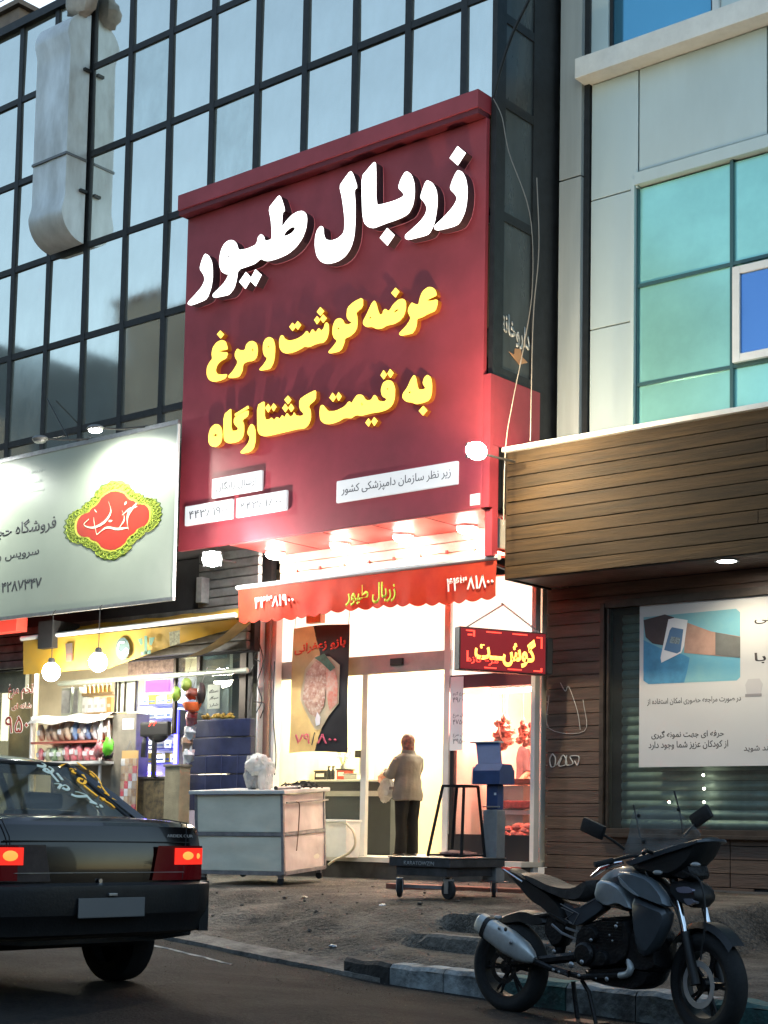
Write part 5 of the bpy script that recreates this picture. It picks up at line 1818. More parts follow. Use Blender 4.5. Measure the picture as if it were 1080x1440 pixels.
em_flat([(92, 905), (102, 904), (102, 930), (93, 931)], pm('awn_dark', (0.06, 0.04, 0.03), 0.7), 'emblem_print')
em_flat([(94, 921), (101, 920), (101, 929), (94, 930)], pm('awn_red', (0.4, 0.05, 0.03), 0.7), 'emblem_print', 14.258)
em_flat([(172.5 + 10 * cos(a * pi / 8), 912 + 15.5 * sin(a * pi / 8)) for a in range(16)], pm('awn_green', (0.03, 0.055, 0.05), 0.7), 'emblem_print')
MB().tube(smooth_line([PY(x_, y_, 14.255) for x_, y_ in [(175, 903), (168, 904), (166, 914), (171, 918), (178, 912), (180, 918), (172, 925)]], 4), 0.011, 5).build('emblem_script', 'paper', ya, world=True)
for pts in ([(203, 894), (207, 894), (207, 920), (203, 921)], [(194, 899), (200, 897), (201, 905), (198, 908)], [(210, 897), (218, 896), (213, 908), (210, 906)], [(198, 917), (212, 914), (212, 919), (199, 922)]):
    em_flat(pts, pm('awn_teal', (0.07, 0.16, 0.10), 0.7), 'emblem_print')
em_flat([(238, 889), (253, 886), (253, 905), (239, 909)], pm('awn_grey', (0.28, 0.26, 0.14), 0.7, var=0.7, vs=30), 'emblem_print')

# hanging bulbs
for i, (px, py) in enumerate([(72, 945), (138, 931)]):
    p = PY(px, py, 13.9)
    t = thing('hanging_bulb', ['large lit bulb on a wire before the yellow awning, left one', 'large lit bulb on a wire before the yellow awning, right one'][i], 'lamp', p, group='bulbs on wires before the grocery')
    MB().ell((0, 0, 0), (0.125, 0.125, 0.135), 18).build('glass_bulb', 'bulb', t, smooth=True)  # bulb enlarged so its size imitates the surrounding glow
    MB().lathe([(0.045, 0.10), (0.05, 0.17), (0.035, 0.2)], n=14).build('socket', 'plastic_black', t, smooth=True)
    MB().tube([(0, 0, 0.2), (0, 0, 4.0 - p.z), (0.0, 0.04, 4.03 - p.z)], 0.007, 5).build('wire', 'wire_dark', t)
    l = bpy.data.lights.new('bulb_light', 'POINT')
    l.energy = 42
    l.color = (1.0, 0.92, 0.72)
    l.shadow_soft_size = 0.16
    lo = bpy.data.objects.new('bulb_light', l)
    COL.objects.link(lo)
    lo.parent = t

# the grocery itself
gs = thing('grocery_shop', 'open grocery shop front with lit interior at the left', 'shop', (-18, 15.2, 0.5))
GZ = 0.55
GW = pm('grocery_wall', (0.50, 0.47, 0.38), 0.7, var=0.2, vs=2)
BRW = pm('pillar_plaster', (0.30, 0.26, 0.20), 0.8, var=0.4, vs=3, bump=0.3)
boxo('floor', SHOPF, gs, -27, -15.35, 14.9, 19, GZ - 0.3, GZ)
boxo('back_wall', GW, gs, -27, -15.35, 18.9, 19, GZ, 4.7)
boxo('ceiling', GW, gs, -27, -15.35, 14.96, 19, 3.95, 4.0)
boxo('side_wall', GW, gs, -15.42, -15.36, 15.2, 19, GZ, 4.7)
boxo('left_wall', BRW, gs, -27, PY(36, 950, 15.05).x, 15.05, 15.12, 3.05, 4.0)
# pillar with a pasted note
A, B = PY(155, 1125, 14.85), PY(192, 1003, 14.85)
boxo('pillar', pm('pillar_grey', (0.24, 0.22, 0.18), 0.7, var=0.35, vs=5), gs, A.x, B.x, 14.85, 15.1, GZ - 0.3, B.z)
A, B = PY(172, 1026, 14.84), PY(188, 1010, 14.84)
boxo('pasted_note', 'paper', gs, A.x, B.x, 14.842, 14.848, A.z, B.z)
for i in range(3):
    z = A.z + (B.z - A.z) * (0.3 + 0.22 * i)
    boxo('note_line', 'print_grey', gs, A.x + 0.03, B.x - 0.03, 14.839, 14.8415, z, z + 0.012)
A, B = PY(160, 1002, 14.9), PY(192, 957, 14.9)
boxo('bright_pane', pm('pane_bright', (0.62, 0.66, 0.56), 0.3, var=0.3, vs=3), gs, A.x, B.x, 14.9, 14.94, A.z, B.z)
for fx in (161, 166, 174, 189):
    q0 = PY(fx, 1000, 14.88)
    boxo('pane_divider', WF, gs, q0.x, q0.x + 0.02, 14.87, 14.895, A.z, B.z)
# rail and transom across the front
z_r = PY(200, 953, 14.8).z
MB().tube([(PY(83, 957, 14.8).x, 14.8, z_r), (PY(348, 944, 14.8).x, 14.8, z_r)], 0.03, 8, sq=1.3).build('front_rail', pm('rail_pale', (0.45, 0.5, 0.42), 0.4, 0.3), gs, world=True)
A, B = PY(165, 948, 15.0), PY(232, 922, 15.0)
boxo('upper_display', pm('goods_pink', (0.42, 0.3, 0.25), 0.6, var=0.8, vs=14, col2=(0.15, 0.1, 0.08)), gs, A.x, B.x, 15.2, 15.4, A.z, B.z)
# right glazed part with dark frames
A, B = PY(246, 1003, 15.1), PY(342, 902, 15.1)
boxo('glass_panel', M['shop_glass'], gs, A.x, B.x, 15.1, 15.108, A.z - 0.3, B.z)
boxo('window_backing', pm('dim_room', (0.17, 0.18, 0.15), 0.35, var=0.4, vs=2), gs, A.x, B.x, 15.5, 15.55, A.z - 0.6, B.z)
for px_, w_ in ((246, 0.05), (279, 0.06), (342, 0.12)):
    q0 = PY(px_, 950, 15.05)
    boxo('window_frame', WF, gs, q0.x - w_ / 2, q0.x + w_ / 2, 15.04, 15.095, A.z - 0.3 if px_ != 279 else z_r, B.z + 0.1)
boxo('window_frame', WF, gs, A.x, B.x, 15.045, 15.094, B.z, B.z + 0.08)
A2, B2 = PY(300, 926, 15.3), PY(316, 912, 15.3)
boxo('teal_box', pm('teal_box', (0.16, 0.28, 0.30), 0.5, var=0.4, vs=8), gs, A2.x - 0.2, B2.x, 15.3, 15.35, A2.z, B2.z)
# door edge and decal glass at the far left
A, B = PY(46, 1040, 15.0), PY(52, 905, 15.0)
boxo('door_edge', 'white_paint', gs, A.x, B.x, 14.98, 15.04, GZ, B.z)
dg_ = thing('decal_window', 'glass door at the far left with red and white Persian price lettering', 'window', PY(0, 1060, 15.0))
A, B = PY(-40, 1060, 15.0), PY(45, 925, 15.0)
boxo('pane', M['shop_glass'], dg_, A.x, B.x, 15.0, 15.008, GZ, B.z)
boxo('lit_frame', em('lit_strip', (1.0, 0.85, 0.55), 0.6), dg_, PY(2, 1000, 15.1).x, PY(10, 1000, 15.1).x, 15.1, 15.14, A.z + 0.2, B.z)  # glow put into the frame strip's colour; no lamp sits here
boxo('head_frame', em('lit_strip2', (1.0, 0.9, 0.62), 0.5), dg_, A.x, B.x, 15.0, 15.05, B.z, B.z + 0.12)  # head frame likewise carries a painted-in glow
boxo('inner_panel', pm('brown_panel', (0.34, 0.25, 0.13), 0.6, var=0.4, vs=3), dg_, PY(14, 1000, 15.3).x, PY(50, 1000, 15.3).x, 15.3, 15.35, GZ, B.z)
DWH = pm('decal_white', (0.82, 0.76, 0.68), 0.6, emit=(1, 0.9, 0.8), es=0.1)  # decal letters carry a slight glow in their colour
DRD = pm('decal_red', (0.48, 0.05, 0.03), 0.6)
for (s_, a_, b_, yb, yt, mt_) in [('تخم مرغ', 10, 47, 985, 962, DWH), ('شانه ای', 16, 44, 1000, 989, DWH), ('۹۵۰', 6, 40, 1032, 1007, DWH)]:
    textY(s_, a_, b_, yb, yt, 14.995, mt_, dg_, depth=0.002, bold=0.03)
    textY(s_, a_ + 1, b_ - 1, yb - 1, yt + 1, 14.990, DRD, dg_, depth=0.002, bold=0.0)
# shelf unit
su = thing('snack_shelf', 'white metal shelf unit of snack bags before the grocery pillar', 'shelf', PY(95, 1090, 14.7))
YU = 14.7
sx0, sx1 = PY(43, 1040, YU).x, PY(150, 1040, YU).x
zA, zB, zC = PY(95, 1008, YU).z, PY(95, 1042, YU).z, PY(95, 1071, YU).z
CLT = pm('cloth_white', (0.7, 0.7, 0.66), 0.7, var=0.1)
b = MB()
b.sheet(lambda u, v: Vector((sx0 - 0.05 + (sx1 - sx0 + 0.05) * u, YU - 0.05 + 0.5 * min(1, v * 1.3), zA + 0.03 + (0 if v > 0.2 else -0.12 * (0.2 - v) * 5) + 0.02 * sin(u * 14) * (v < 0.3))), 30, 8)
b.build('top_cover', CLT, su, world=True, smooth=True)
boxo('shelf_board', pm('shelf_red_edge', (0.42, 0.12, 0.09), 0.5), su, sx0, sx1 - 0.1, YU, YU + 0.4, zB - 0.03, zB)
boxo('shelf_board', 'white_paint', su, sx0, sx1, YU - 0.08, YU + 0.4, zC - 0.04, zC)
boxo('shelf_board', 'white_paint', su, sx0, sx1, YU, YU + 0.4, GZ + 0.05, GZ + 0.08)
for xx in (sx0, sx1 - 0.14):
    boxo('upright', 'white_paint', su, xx - 0.02, xx + 0.012, YU, YU + 0.03, GZ - 0.1, zA + 0.03)
boxo('back_panel', pm('shelf_back', (0.28, 0.24, 0.2), 0.7), su, sx0, sx1, YU + 0.41, YU + 0.43, GZ, zA)
BAGC = {'brown': (0.30, 0.17, 0.09), 'tan': (0.45, 0.32, 0.2), 'blue': (0.05, 0.16, 0.42), 'white': (0.6, 0.62, 0.66), 'orange': (0.55, 0.13, 0.03), 'dark red': (0.35, 0.02, 0.04), 'pink red': (0.52, 0.05, 0.08), 'green': (0.10, 0.22, 0.08), 'olive': (0.26, 0.28, 0.14)}
BM = {k: pm('bag_' + k.replace(' ', '_'), v, 0.28, var=0.65, vs=16, bump=0.4, bs=25, col2=tuple(0.4 * c + 0.22 for c in v)) for k, v in BAGC.items()}


def bag(px, py, w, h, colr, label, grp, Y=YU, lean=0.0, name='snack_bag'):
    p = PY(px, py, Y - 0.02)
    b = MB()
    rings = []
    for k in range(8):
        t = k / 7
        d = 0.06 * sin(pi * min(1, t * 1.08)) ** 0.6 + 0.004
        ww = w / 2 * (0.9 + 0.1 * sin(pi * t)) * (1 if t < 0.93 else 1.05)
        rings.append([Vector((ww * cos(a * pi / 6) + lean * t * h, d * sin(a * pi / 6) + 0.008 * noise.noise(Vector((a, k, px))), h * t)) for a in range(12)])
    b.loft(rings)
    o = b.build(name, BM[colr], None, smooth=True)
    o.location = (p.x, Y + 0.12, p.z)
    o.rotation_euler = (radians(random.uniform(-8, 8)), radians(random.uniform(-6, 6)), radians(random.uniform(-15, 15)))
    tag(o, label, 'snack bag', grp)
    c = MB().box(-w * 0.3, w * 0.3, -0.068, -0.062, h * 0.35, h * 0.65).build('bag_print', BM['white' if colr not in ('white', 'tan') else 'brown'], o)
    return o


ORD = ['first', 'second', 'third', 'fourth', 'fifth', 'sixth', 'seventh', 'eighth', 'ninth', 'tenth', 'eleventh']
up = ['brown', 'tan', 'tan', 'brown', 'tan', 'blue', 'white', 'blue', 'white', 'orange', 'brown']
for i, c in enumerate(up):
    bag(49 + i * 9.3, 1041.5 - i * 0.35, 0.115, 0.25 + 0.02 * (i % 3), c, '%s snack bag on the upper shelf, %s from the left' % (c, ORD[i]), 'snack bags on the upper shelf')
lo_ = ['dark red', 'olive', 'green', 'olive', 'dark red', 'pink red', 'dark red', 'pink red', 'pink red', 'dark red', 'pink red']
for i, c in enumerate(lo_):
    bag(48 + i * 9.1, 1070 - i * 0.2, 0.125, 0.20 + 0.05 * (i in (4, 5, 6, 9)), c, '%s packet on the lower shelf, %s from the left' % (c, ORD[i]), 'packets on the lower shelf', Y=YU - 0.03, name='packet')
# inside shelf with boxes and jars
ins = thing('back_shelf', 'tan wooden shelf inside the grocery holding boxes and jars', 'shelf', PY(130, 1003, 15.4))
A, B = PY(106, 1003, 15.4), PY(158, 976, 15.4)
WDL = pm('shelf_wood', (0.36, 0.25, 0.13), 0.6, var=0.3)
boxo('board', WDL, ins, A.x, B.x, 15.4, 15.7, A.z - 0.03, A.z)
boxo('board', WDL, ins, A.x, B.x, 15.4, 15.7, B.z, B.z + 0.04)
boxo('side', WDL, ins, A.x - 0.04, A.x, 15.4, 15.7, A.z - 0.03, B.z + 0.04)
for i in range(5):
    x0_ = 112 + i * 9
    c_ = ['white_paint', 'paper', 'paper', 'white_paint', None][i]
    A1, B1 = PY(x0_, 1003, 15.4), PY(x0_ + 8, 980, 15.4)
    o = MB().box(A1.x, B1.x - 0.01, 15.42, 15.55, A.z + 0.002, B1.z - 0.02 * (i % 2), 0.004).build('carton', c_ or pm('carton_orange', (0.5, 0.24, 0.08), 0.6), None)
    tag(o, ['white carton on the inside shelf, leftmost', 'white carton on the inside shelf, second from left', 'white carton in the middle of the inside shelf', 'white carton on the inside shelf beside the orange one', 'orange carton at the right end of the inside shelf'][i], 'carton', 'cartons on the inside shelf')
    MB().box(A1.x + 0.02, B1.x - 0.03, 15.415, 15.418, A.z + 0.07, A.z + 0.12).build('carton_print', 'print_grey', o)
for i in range(7):
    p = PY(116 + i * 6, 975, 15.45)
    o = MB().lathe([(0.025, 0), (0.032, 0.02), (0.032, 0.08), (0.018, 0.1), (0.018, 0.115)], n=10).build('jar', pm('jar_%d' % i, (0.3 + 0.05 * (i % 3), 0.2 + 0.07 * (i % 2), 0.08), 0.2), None, smooth=True)
    o.location = (p.x, 15.48, B.z + 0.042)
    tag(o, 'small jar on top of the inside shelf, %s from the left' % ORD[i], 'jar', 'jars on the inside shelf')
    MB().lathe([(0.021, 0.113), (0.021, 0.13)], n=10).build('lid', 'white_paint', o)
for i, (x0_, x1_) in enumerate([(82, 97), (99, 108)]):
    A1, B1 = PY(x0_, 1003, 15.3), PY(x1_, 966, 15.3)
    o = thing('water_cooler', ['pale upright cabinet inside the grocery, left one', 'pale narrow cabinet inside the grocery beside the shelf'][i], 'cabinet', (A1.x, 15.3, GZ))
    boxo('body', pm('cabinet_pale%d' % i, (0.38, 0.42, 0.36), 0.4, var=0.2), o, A1.x, B1.x, 15.35, 15.7, GZ, B1.z, 0.01)
    boxo('door', 'steel', o, A1.x + 0.02, B1.x - 0.02, 15.335, 15.349, A1.z, B1.z - 0.05)
    o.name = 'cabinet'
# fridge with blue tubes
fr = thing('blue_lit_fridge', 'open display fridge with blue light tubes and white goods', 'fridge', PY(220, 1085, 15.2))
YR = 15.2
A, B = PY(196, 1085, YR), PY(252, 962, YR)
WH2 = pm('fridge_white', (0.7, 0.74, 0.8), 0.4)
boxo('cabinet', WH2, fr, A.x - 0.1, B.x, YR + 0.35, YR + 0.4, GZ, B.z + 0.15)
boxo('side', pm('fridge_side', (0.1, 0.1, 0.2), 0.5), fr, B.x, B.x + 0.03, YR, YR + 0.4, GZ, PY(250, 998, YR).z)
BLU = em('blue_tube', (0.06, 0.05, 1.0), 5.0)
a_, b_ = PY(249, 1078, YR), PY(250, 998, YR)
MB().tube([(a_.x, YR - 0.03, a_.z), (a_.x, YR - 0.03, b_.z)], 0.022, 8).build('blue_tube', BLU, fr, world=True)
MB().tube([(a_.x - 0.07, YR - 0.0, a_.z), (a_.x - 0.07, YR - 0.0, b_.z)], 0.014, 8).build('blue_tube', BLU, fr, world=True)
a_, b_ = PY(196, 1088, YR), PY(229, 1087, YR)
MB().tube([(a_.x, YR - 0.03, a_.z), (b_.x, YR - 0.03, a_.z)], 0.024, 8).build('blue_tube', BLU, fr, world=True)
a_, b_ = PY(190, 960, YR), PY(200, 966, YR)
boxo('purple_panel', em('purple_panel', (0.25, 0.1, 0.9), 0.7), fr, a_.x, a_.x + 0.5, YR + 0.2, YR + 0.24, PY(200, 972, YR).z, PY(200, 955, YR).z)
WHL = em('white_lit', (0.85, 0.9, 1.0), 0.75)  # fridge lighting put into the white boxes as their own glow
rowz = [1072, 1052, 1032, 1010, 990]
for k, ry in enumerate(rowz):
    zz = PY(220, ry, YR).z
    boxo('fridge_shelf', pm('fridge_shelf_blue', (0.12, 0.14, 0.5), 0.4) if k == 0 else bpy.data.materials['fridge_shelf_blue'], fr, A.x - 0.05, B.x - 0.05, YR, YR + 0.35, zz - 0.02, zz)
    x_ = A.x - 0.02
    kk = 0
    while x_ < B.x - 0.14:
        w_ = 0.12 + 0.05 * ((k * 3 + kk) % 3)
        mt_ = [WHL, BM['white'], pm('goods_yellow', (0.6, 0.5, 0.08), 0.4) if 'goods_yellow' not in bpy.data.materials else bpy.data.materials['goods_yellow'], WHL][(k + kk * 2) % 4]
        o = MB().box(x_, x_ + w_ - 0.012, YR + 0.04, YR + 0.2, zz + 0.001, zz + 0.11 + 0.03 * ((k + kk) % 2), 0.006).build('dairy_box', mt_, None)
        tag(o, 'pale dairy box on the %s fridge shelf, %s from the left' % (['lowest', 'second lowest', 'middle', 'second highest', 'top'][k], ORD[kk]), 'box', 'goods in the blue lit fridge')
        MB().box(x_ + 0.02, x_ + w_ - 0.03, YR + 0.036, YR + 0.039, zz + 0.03, zz + 0.06).build('box_print', BM['blue'], o)
        x_ += w_
        kk += 1
# electronic scale tower with red digits
es_ = thing('price_scale', 'black scale tower with round head and red digits before the fridge', 'scale', PY(212, 1085, 14.8))
A, B = PY(196, 1040, 14.8), PY(236, 1014, 14.8)
MB().box(A.x, B.x, 14.8, 14.88, A.z + 0.04, B.z, 0.03).build('display_head', 'plastic_black', es_, world=True)
MB().ell(((A.x + B.x) / 2 + 0.05, 14.85, A.z + 0.08), (0.22, 0.05, 0.13), 14).build('rear_shell', 'plastic_black', es_, world=True, smooth=True)
text('۸۸', (PY(209, 1022, 14.795), PY(222, 1020, 14.795), PY(209, 1016, 14.795)), LRR, 'digits', es_, depth=0.002, out=(0, -1, 0), bold=0.03)
c_ = PY(216, 1083, 14.85)
MB().tube([(c_.x, 14.85, c_.z - 0.1), (c_.x, 14.85, A.z + 0.05)], 0.04, 8).build('pole', 'plastic_black', es_, world=True)
c2 = PY(202, 1080, 14.85)
MB().tube([(c2.x, 14.85, c2.z + 0.15), (c2.x + 0.01, 14.85, c2.z + 0.35), (c2.x + 0.02, 14.85, A.z + 0.05)], [0.05, 0.05, 0.025], 8).build('side_pole', 'plastic_black', es_, world=True)
dsk = thing('checkout_desk', 'low desk with yellow goods beside the concrete post', 'desk', PY(212, 1140, 14.9))
A, B = PY(192, 1150, 14.9), PY(232, 1092, 14.9)
boxo('front', pm('desk_front', (0.22, 0.17, 0.09), 0.5, var=0.7, vs=12, col2=(0.06, 0.05, 0.04)), dsk, A.x, B.x, 14.9, 15.15, GZ - 0.1, B.z - 0.03)
boxo('top', pm('desk_top', (0.1, 0.09, 0.08), 0.4), dsk, A.x - 0.02, B.x + 0.02, 14.88, 15.17, B.z - 0.028, B.z)
# concrete post and packet rack
A, B = PY(229, 1165, 14.3), PY(253, 1078, 14.3)
o = MB().box(A.x, B.x, 14.3, 14.5, A.z - 0.1, B.z, 0.02).build('concrete_post', pm('post_tan', (0.38, 0.32, 0.2), 0.8, var=0.3, vs=6, bump=0.4), None)
tag(o, 'square tan post before the grocery, right of the packet rack', 'post')
MB().box(A.x - 0.015, B.x + 0.015, 14.285, 14.515, B.z + 0.001, B.z + 0.035, 0.008).build('cap', BRW, o)
rk = thing('packet_rack', 'hanging rack of small brown and pink packets on the grey pillar', 'rack', PY(180, 1140, 14.78))
A, B = PY(168, 1142, 14.75), PY(194, 1055, 14.75)
MB().tube([(A.x + 0.1, 14.76, B.z), ((A.x + B.x) / 2, 14.76, B.z + 0.14), (B.x - 0.1, 14.76, B.z)], 0.006, 5).build('hanger', 'wire', rk, world=True)
boxo('backing_card', pm('card_orange', (0.5, 0.33, 0.14), 0.6), rk, A.x, B.x, 14.76, 14.765, A.z, B.z)
for r_ in range(7):
    for c_ in range(4):
        x_ = A.x + 0.01 + (B.x - A.x - 0.02) * c_ / 4
        z_ = A.z + 0.01 + (B.z - A.z - 0.12) * r_ / 7
        MB().box(x_ + 0.004, x_ + (B.x - A.x) / 4 - 0.006, 14.735, 14.757, z_, z_ + (B.z - A.z - 0.14) / 7, 0.004).build('small_packet', BM[['tan', 'pink red', 'brown', 'white', 'tan'][(r_ * 3 + c_ * 2) % 5]], rk, world=True)
# hanging things
for i, (px, py, r_, c_, lb) in enumerate([(152, 1050, 0.10, 'green', 'bright green hanging bag beside the pillar'), (139, 1055, 0.09, 'pink red', 'red mesh bag hanging left of the green bag'), (152, 1062, 0.09, 'brown', 'dark bag hanging below the green bag')]):
    p = PY(px, py, 14.45 + 0.08 * i)
    mt_ = pm('lime_bag', (0.14, 0.55, 0.04), 0.35, bump=0.3, bs=9) if i == 0 else (BM['dark red'] if i == 1 else M['plastic_black'])
    o = MB().ell((0, 0, 0), (r_, 0.06, r_ * (1.25 if i < 2 else 0.7)), 12, jit=0.5).build('hanging_bag', mt_, None, smooth=True)
    o.location = p
    tag(o, lb, 'bag', 'bags hanging beside the pillar')
    MB().tube([(-0.03, 0, r_), (0, 0, 0.36), (0.04, 0, r_)], 0.008, 5).build('bag_handle', 'white_paint', o)
for i, (px, py, rx, rz_, c_, lb) in enumerate([(248, 976, 0.065, 0.10, (0.36, 0.55, 0.08), 'lime green ball toy hanging left of the others'), (262, 963, 0.075, 0.09, (0.30, 0.42, 0.08), 'olive green ball toy hanging above the red basket'), (271, 976, 0.10, 0.08, (0.22, 0.05, 0.03), 'dark red toy with a round head in the orange basket'), (283, 975, 0.06, 0.14, (0.03, 0.02, 0.02), 'black long toy hanging beside the red one')]):
    p = PY(px, py, 14.4)
    o = MB().ell((0, 0, 0), (rx, rx, rz_), 12, jit=0.3).build('hanging_toy', pm('toy_%d' % i, c_, 0.4, var=0.3, vs=9), None, smooth=True)
    o.location = p
    tag(o, lb, 'toy', 'toys hanging before the glass')
    MB().tube([(0, 0, rz_ * 0.9), (0, 0.1, 0.36)], 0.004, 4).build('string', 'wire', o)
p = PY(270, 992, 14.38)
o = MB().lathe([(0.02, -0.09), (0.09, -0.07), (0.13, 0.02), (0.125, 0.04), (0.115, 0.02)], n=18).build('orange_basket', pm('basket_orange', (0.62, 0.12, 0.03), 0.4), None, smooth=True)
o.location = p
tag(o, 'orange bowl shaped basket hanging under the toys', 'basket')
MB().tube([(-0.12, 0, 0.03), (0, 0, 0.25), (0.12, 0, 0.03)], 0.005, 5).build('handle', 'wire', o)
for i, (px, py, c_) in enumerate([(268, 1010, 'dark red'), (266, 1030, 'white'), (264, 1062, 'white'), (262, 1045, 'brown')]):
    p = PY(px, py, 14.45)
    o = MB().ell((0, 0, 0), (0.10, 0.06, 0.11), 10, jit=0.9).build('small_goods', BM[c_], None, smooth=True)
    o.location = p
    tag(o, ['dark red', 'upper whitish', 'lower whitish', 'brown'][i] + ' bundle of goods hanging beside the blue crate', 'goods', 'bundles beside the blue crate')
# note in the window
A, B = PY(291, 997, 15.08), PY(309, 962, 15.08)
o = boxo('window_note', pm('note_pale', (0.42, 0.46, 0.40), 0.6), None, A.x, B.x, 15.085, 15.09, A.z, B.z)
tag(o, 'pale notice with three lines of Persian taped inside the grocery glass', 'notice')
for k, s_ in enumerate(['دستگاه', 'سیگار', 'شارژ']):
    yy_ = 973 + k * 10
    text(s_, (PY(294, yy_ + 2, 15.083), PY(307, yy_, 15.083), PY(294, yy_ - 3, 15.083)), 'print_black', 'lettering', o, depth=0.001, out=(0, -1, 0), bold=0.02)
# dark blue crate stack with snacks on top
bc = thing('blue_cabinet', 'tall dark blue ribbed cabinet standing behind the white tank', 'cabinet', PY(312, 1108, 14.2))
BLM = pm('crate_blue', (0.035, 0.045, 0.11), 0.4, var=0.4, vs=5, rvar=0.1)
A, B = PY(262, 1140, 14.62), PY(352, 1009, 14.62)
z0_, z1_ = A.z, B.z
nst = 5
for i in range(nst):
    za = z0_ + (z1_ - z0_) * i / nst
    zb_ = z0_ + (z1_ - z0_) * (i + 1) / nst
    ins_ = 0.06 * i / nst
    boxo('ribbed_panel', BLM, bc, A.x + ins_, B.x, 14.62 + 0.012 * (i % 2), 14.72, za + 0.006, zb_ - 0.006, 0.012)
for i in range(3):
    xx = A.x + 0.35 + 0.3 * i
    boxo('seam', pm('seam_blue', (0.06, 0.07, 0.15), 0.5) if i == 0 else bpy.data.materials['seam_blue'], bc, xx, xx + 0.008, 14.614, 14.62, z0_ + 0.1, z0_ + 0.75)
SNK = pm('snack_yellow', (0.62, 0.40, 0.07), 0.6, var=0.6, vs=20)
b = MB()
for i in range(46):
    p = PY(random.uniform(284, 326), 1005, 14.66)
    b.ell((p.x, 14.63 + random.random() * 0.08, z1_ + 0.02 + random.random() * 0.05), (0.03, 0.02, 0.02), 6, jit=0.6)
o = b.build('yellow_snacks', SNK, None, smooth=True)
tag(o, 'loose heap of yellow snacks on top of the blue cabinet', 'snacks')
stuff(o)
# interior lights of the grocery
for i, (x, y, wt) in enumerate([(-18.3, 16.5, 170), (-20.3, 16.6, 200), (-16.4, 16.8, 45)]):
    t = thing('ceiling_panel_lamp', ['lit ceiling lamp in the middle of the grocery', 'lit ceiling lamp at the left of the grocery', 'lit ceiling lamp behind the grocery glass'][i], 'lamp', (x, y, 3.9))
    boxo('panel', 'tube_light', t, x - 0.3, x + 0.3, y - 0.15, y + 0.15, 3.92, 3.949)
    boxo('frame', 'white_paint', t, x - 0.34, x - 0.302, y - 0.18, y + 0.18, 3.9, 3.949)
    area('lamp_light', (x, y, 3.9), 0.6, 0.6, wt, (1.0, 0.93, 0.78), t)
for i in range(22):
    boxo('closed_shutter_rib', CORR, gs, -27.4, -21.6, 14.98, 15.04, GZ - 0.3 + i * 0.135, GZ - 0.3 + i * 0.135 + 0.128, 0.02)
boxo('end_wall', GW, gs, -27.5, -27.41, 14.9, 19, GZ - 0.9, 4.7)
# posts and pipes between the two shops
pp = thing('party_posts', 'white and brown upright posts between the two shops', 'post', (-15, 15.1, 0.4))
for (xa, xb, y_, mt_) in [(345, 357, 15.0, 'plastic_black'), (358, 366, 14.95, 'white_paint'), (376, 389, 15.1, 'white_paint')]:
    A, B = PY(xa, 1100, y_), PY(xb, 880, y_)
    boxo('post', mt_, pp, A.x, B.x, y_, y_ + 0.12, 0.3, B.z + 0.45)
c_ = PY(371, 1000, 14.98)
MB().tube([(c_.x, 15.03, 0.3), (c_.x, 15.03, 4.2)], 0.045, 12).build('brown_pipe', pm('pipe_brown', (0.16, 0.09, 0.07), 0.4), pp, world=True, smooth=True)
boxo('backing', 'dark', pp, -15.36, -14.66, 15.2, 15.3, 0.3, 4.72)
for k, pts in enumerate([[(362, 895), (370, 930), (362, 960), (368, 985), (360, 1003)], [(352, 960), (358, 985), (372, 990), (366, 1010)], [(340, 880), (352, 890), (356, 940), (350, 1000)], [(386, 930), (384, 1000), (388, 1060), (386, 1090)], [(331, 946), (350, 946), (357, 935)], [(355, 905), (362, 915), (357, 925), (365, 930)]]):
    o = MB().tube(smooth_line([PY(x_, y_, 14.9) for x_, y_ in pts], 5), 0.008, 5).build('cable', 'wire_dark' if k != 4 else 'wire', None)
    tag(o, ['tangled cable on the white post', 'looped cable beside the brown pipe', 'cable down the dark post', 'thin cable inside the window frame', 'pale pipe end above the blue cabinet', 'short cable knot near the orange awning'][k], 'cable', 'cables between the shops')
# long cables at the corner of the glass building
for k, (pts, Y, r_) in enumerate([([(694, 139), (706, 165), (716, 215), (745, 300), (749, 400), (738, 480), (722, 560), (711, 630), (708, 740)], 14.1, 0.006), ([(755, 250), (758, 350), (750, 450), (746, 620)], 14.1, 0.007), ([(775, 610), (768, 680), (752, 640)], 14.2, 0.004)][:2]):
    o = MB().tube(smooth_line([PY(x_, y_, Y) for x_, y_ in pts], 6), r_, 5).build('hanging_cable', pm('cable_pale%d' % k, (0.20, 0.18, 0.16), 0.6), None)
    tag(o, ['long pale cable sagging from the sign top down to the canopy', 'darker cable hanging down the corner beside the metal column'][k], 'cable')
b = MB()
b.tube(smooth_line([PY(x_, y_, 14.0) for x_, y_ in [(744, 0), (722, 45), (706, 90), (694, 136)]], 6), 0.02, 6)
o = b.build('black_hose', 'black_metal', None)
tag(o, 'thick black hose crossing the dark glass return at the top', 'hose')

# ------------------------------------------------------------------ white tank on castors
fz = thing('tank_trolley', 'white panelled tank trolley with steel corner posts on castors before the shop', 'trolley', (-12.5, 13.3, 0.40), rot=(radians(3.5), radians(-0.6), radians(13.5)))
TW = pm('tank_white', (0.84, 0.79, 0.64), 0.55, var=0.3, vs=1.6, bump=0.15, bs=7, streak=(1, 1, 1.8), col2=(0.66, 0.64, 0.52))
TWP = pm('tank_liner', (0.78, 0.68, 0.63), 0.5, var=0.22, vs=3, bump=0.4, bs=5)
TST = pm('tank_steel', (0.34, 0.33, 0.34), 0.45, 0.55, var=0.4, vs=7, rvar=0.2)
DX, DY_ = 1.22, 1.04


def wavy(name, fn, mat, nu=20, nv=16):
    return MB().sheet(fn, nu, nv).build(name, mat, fz, smooth=True)


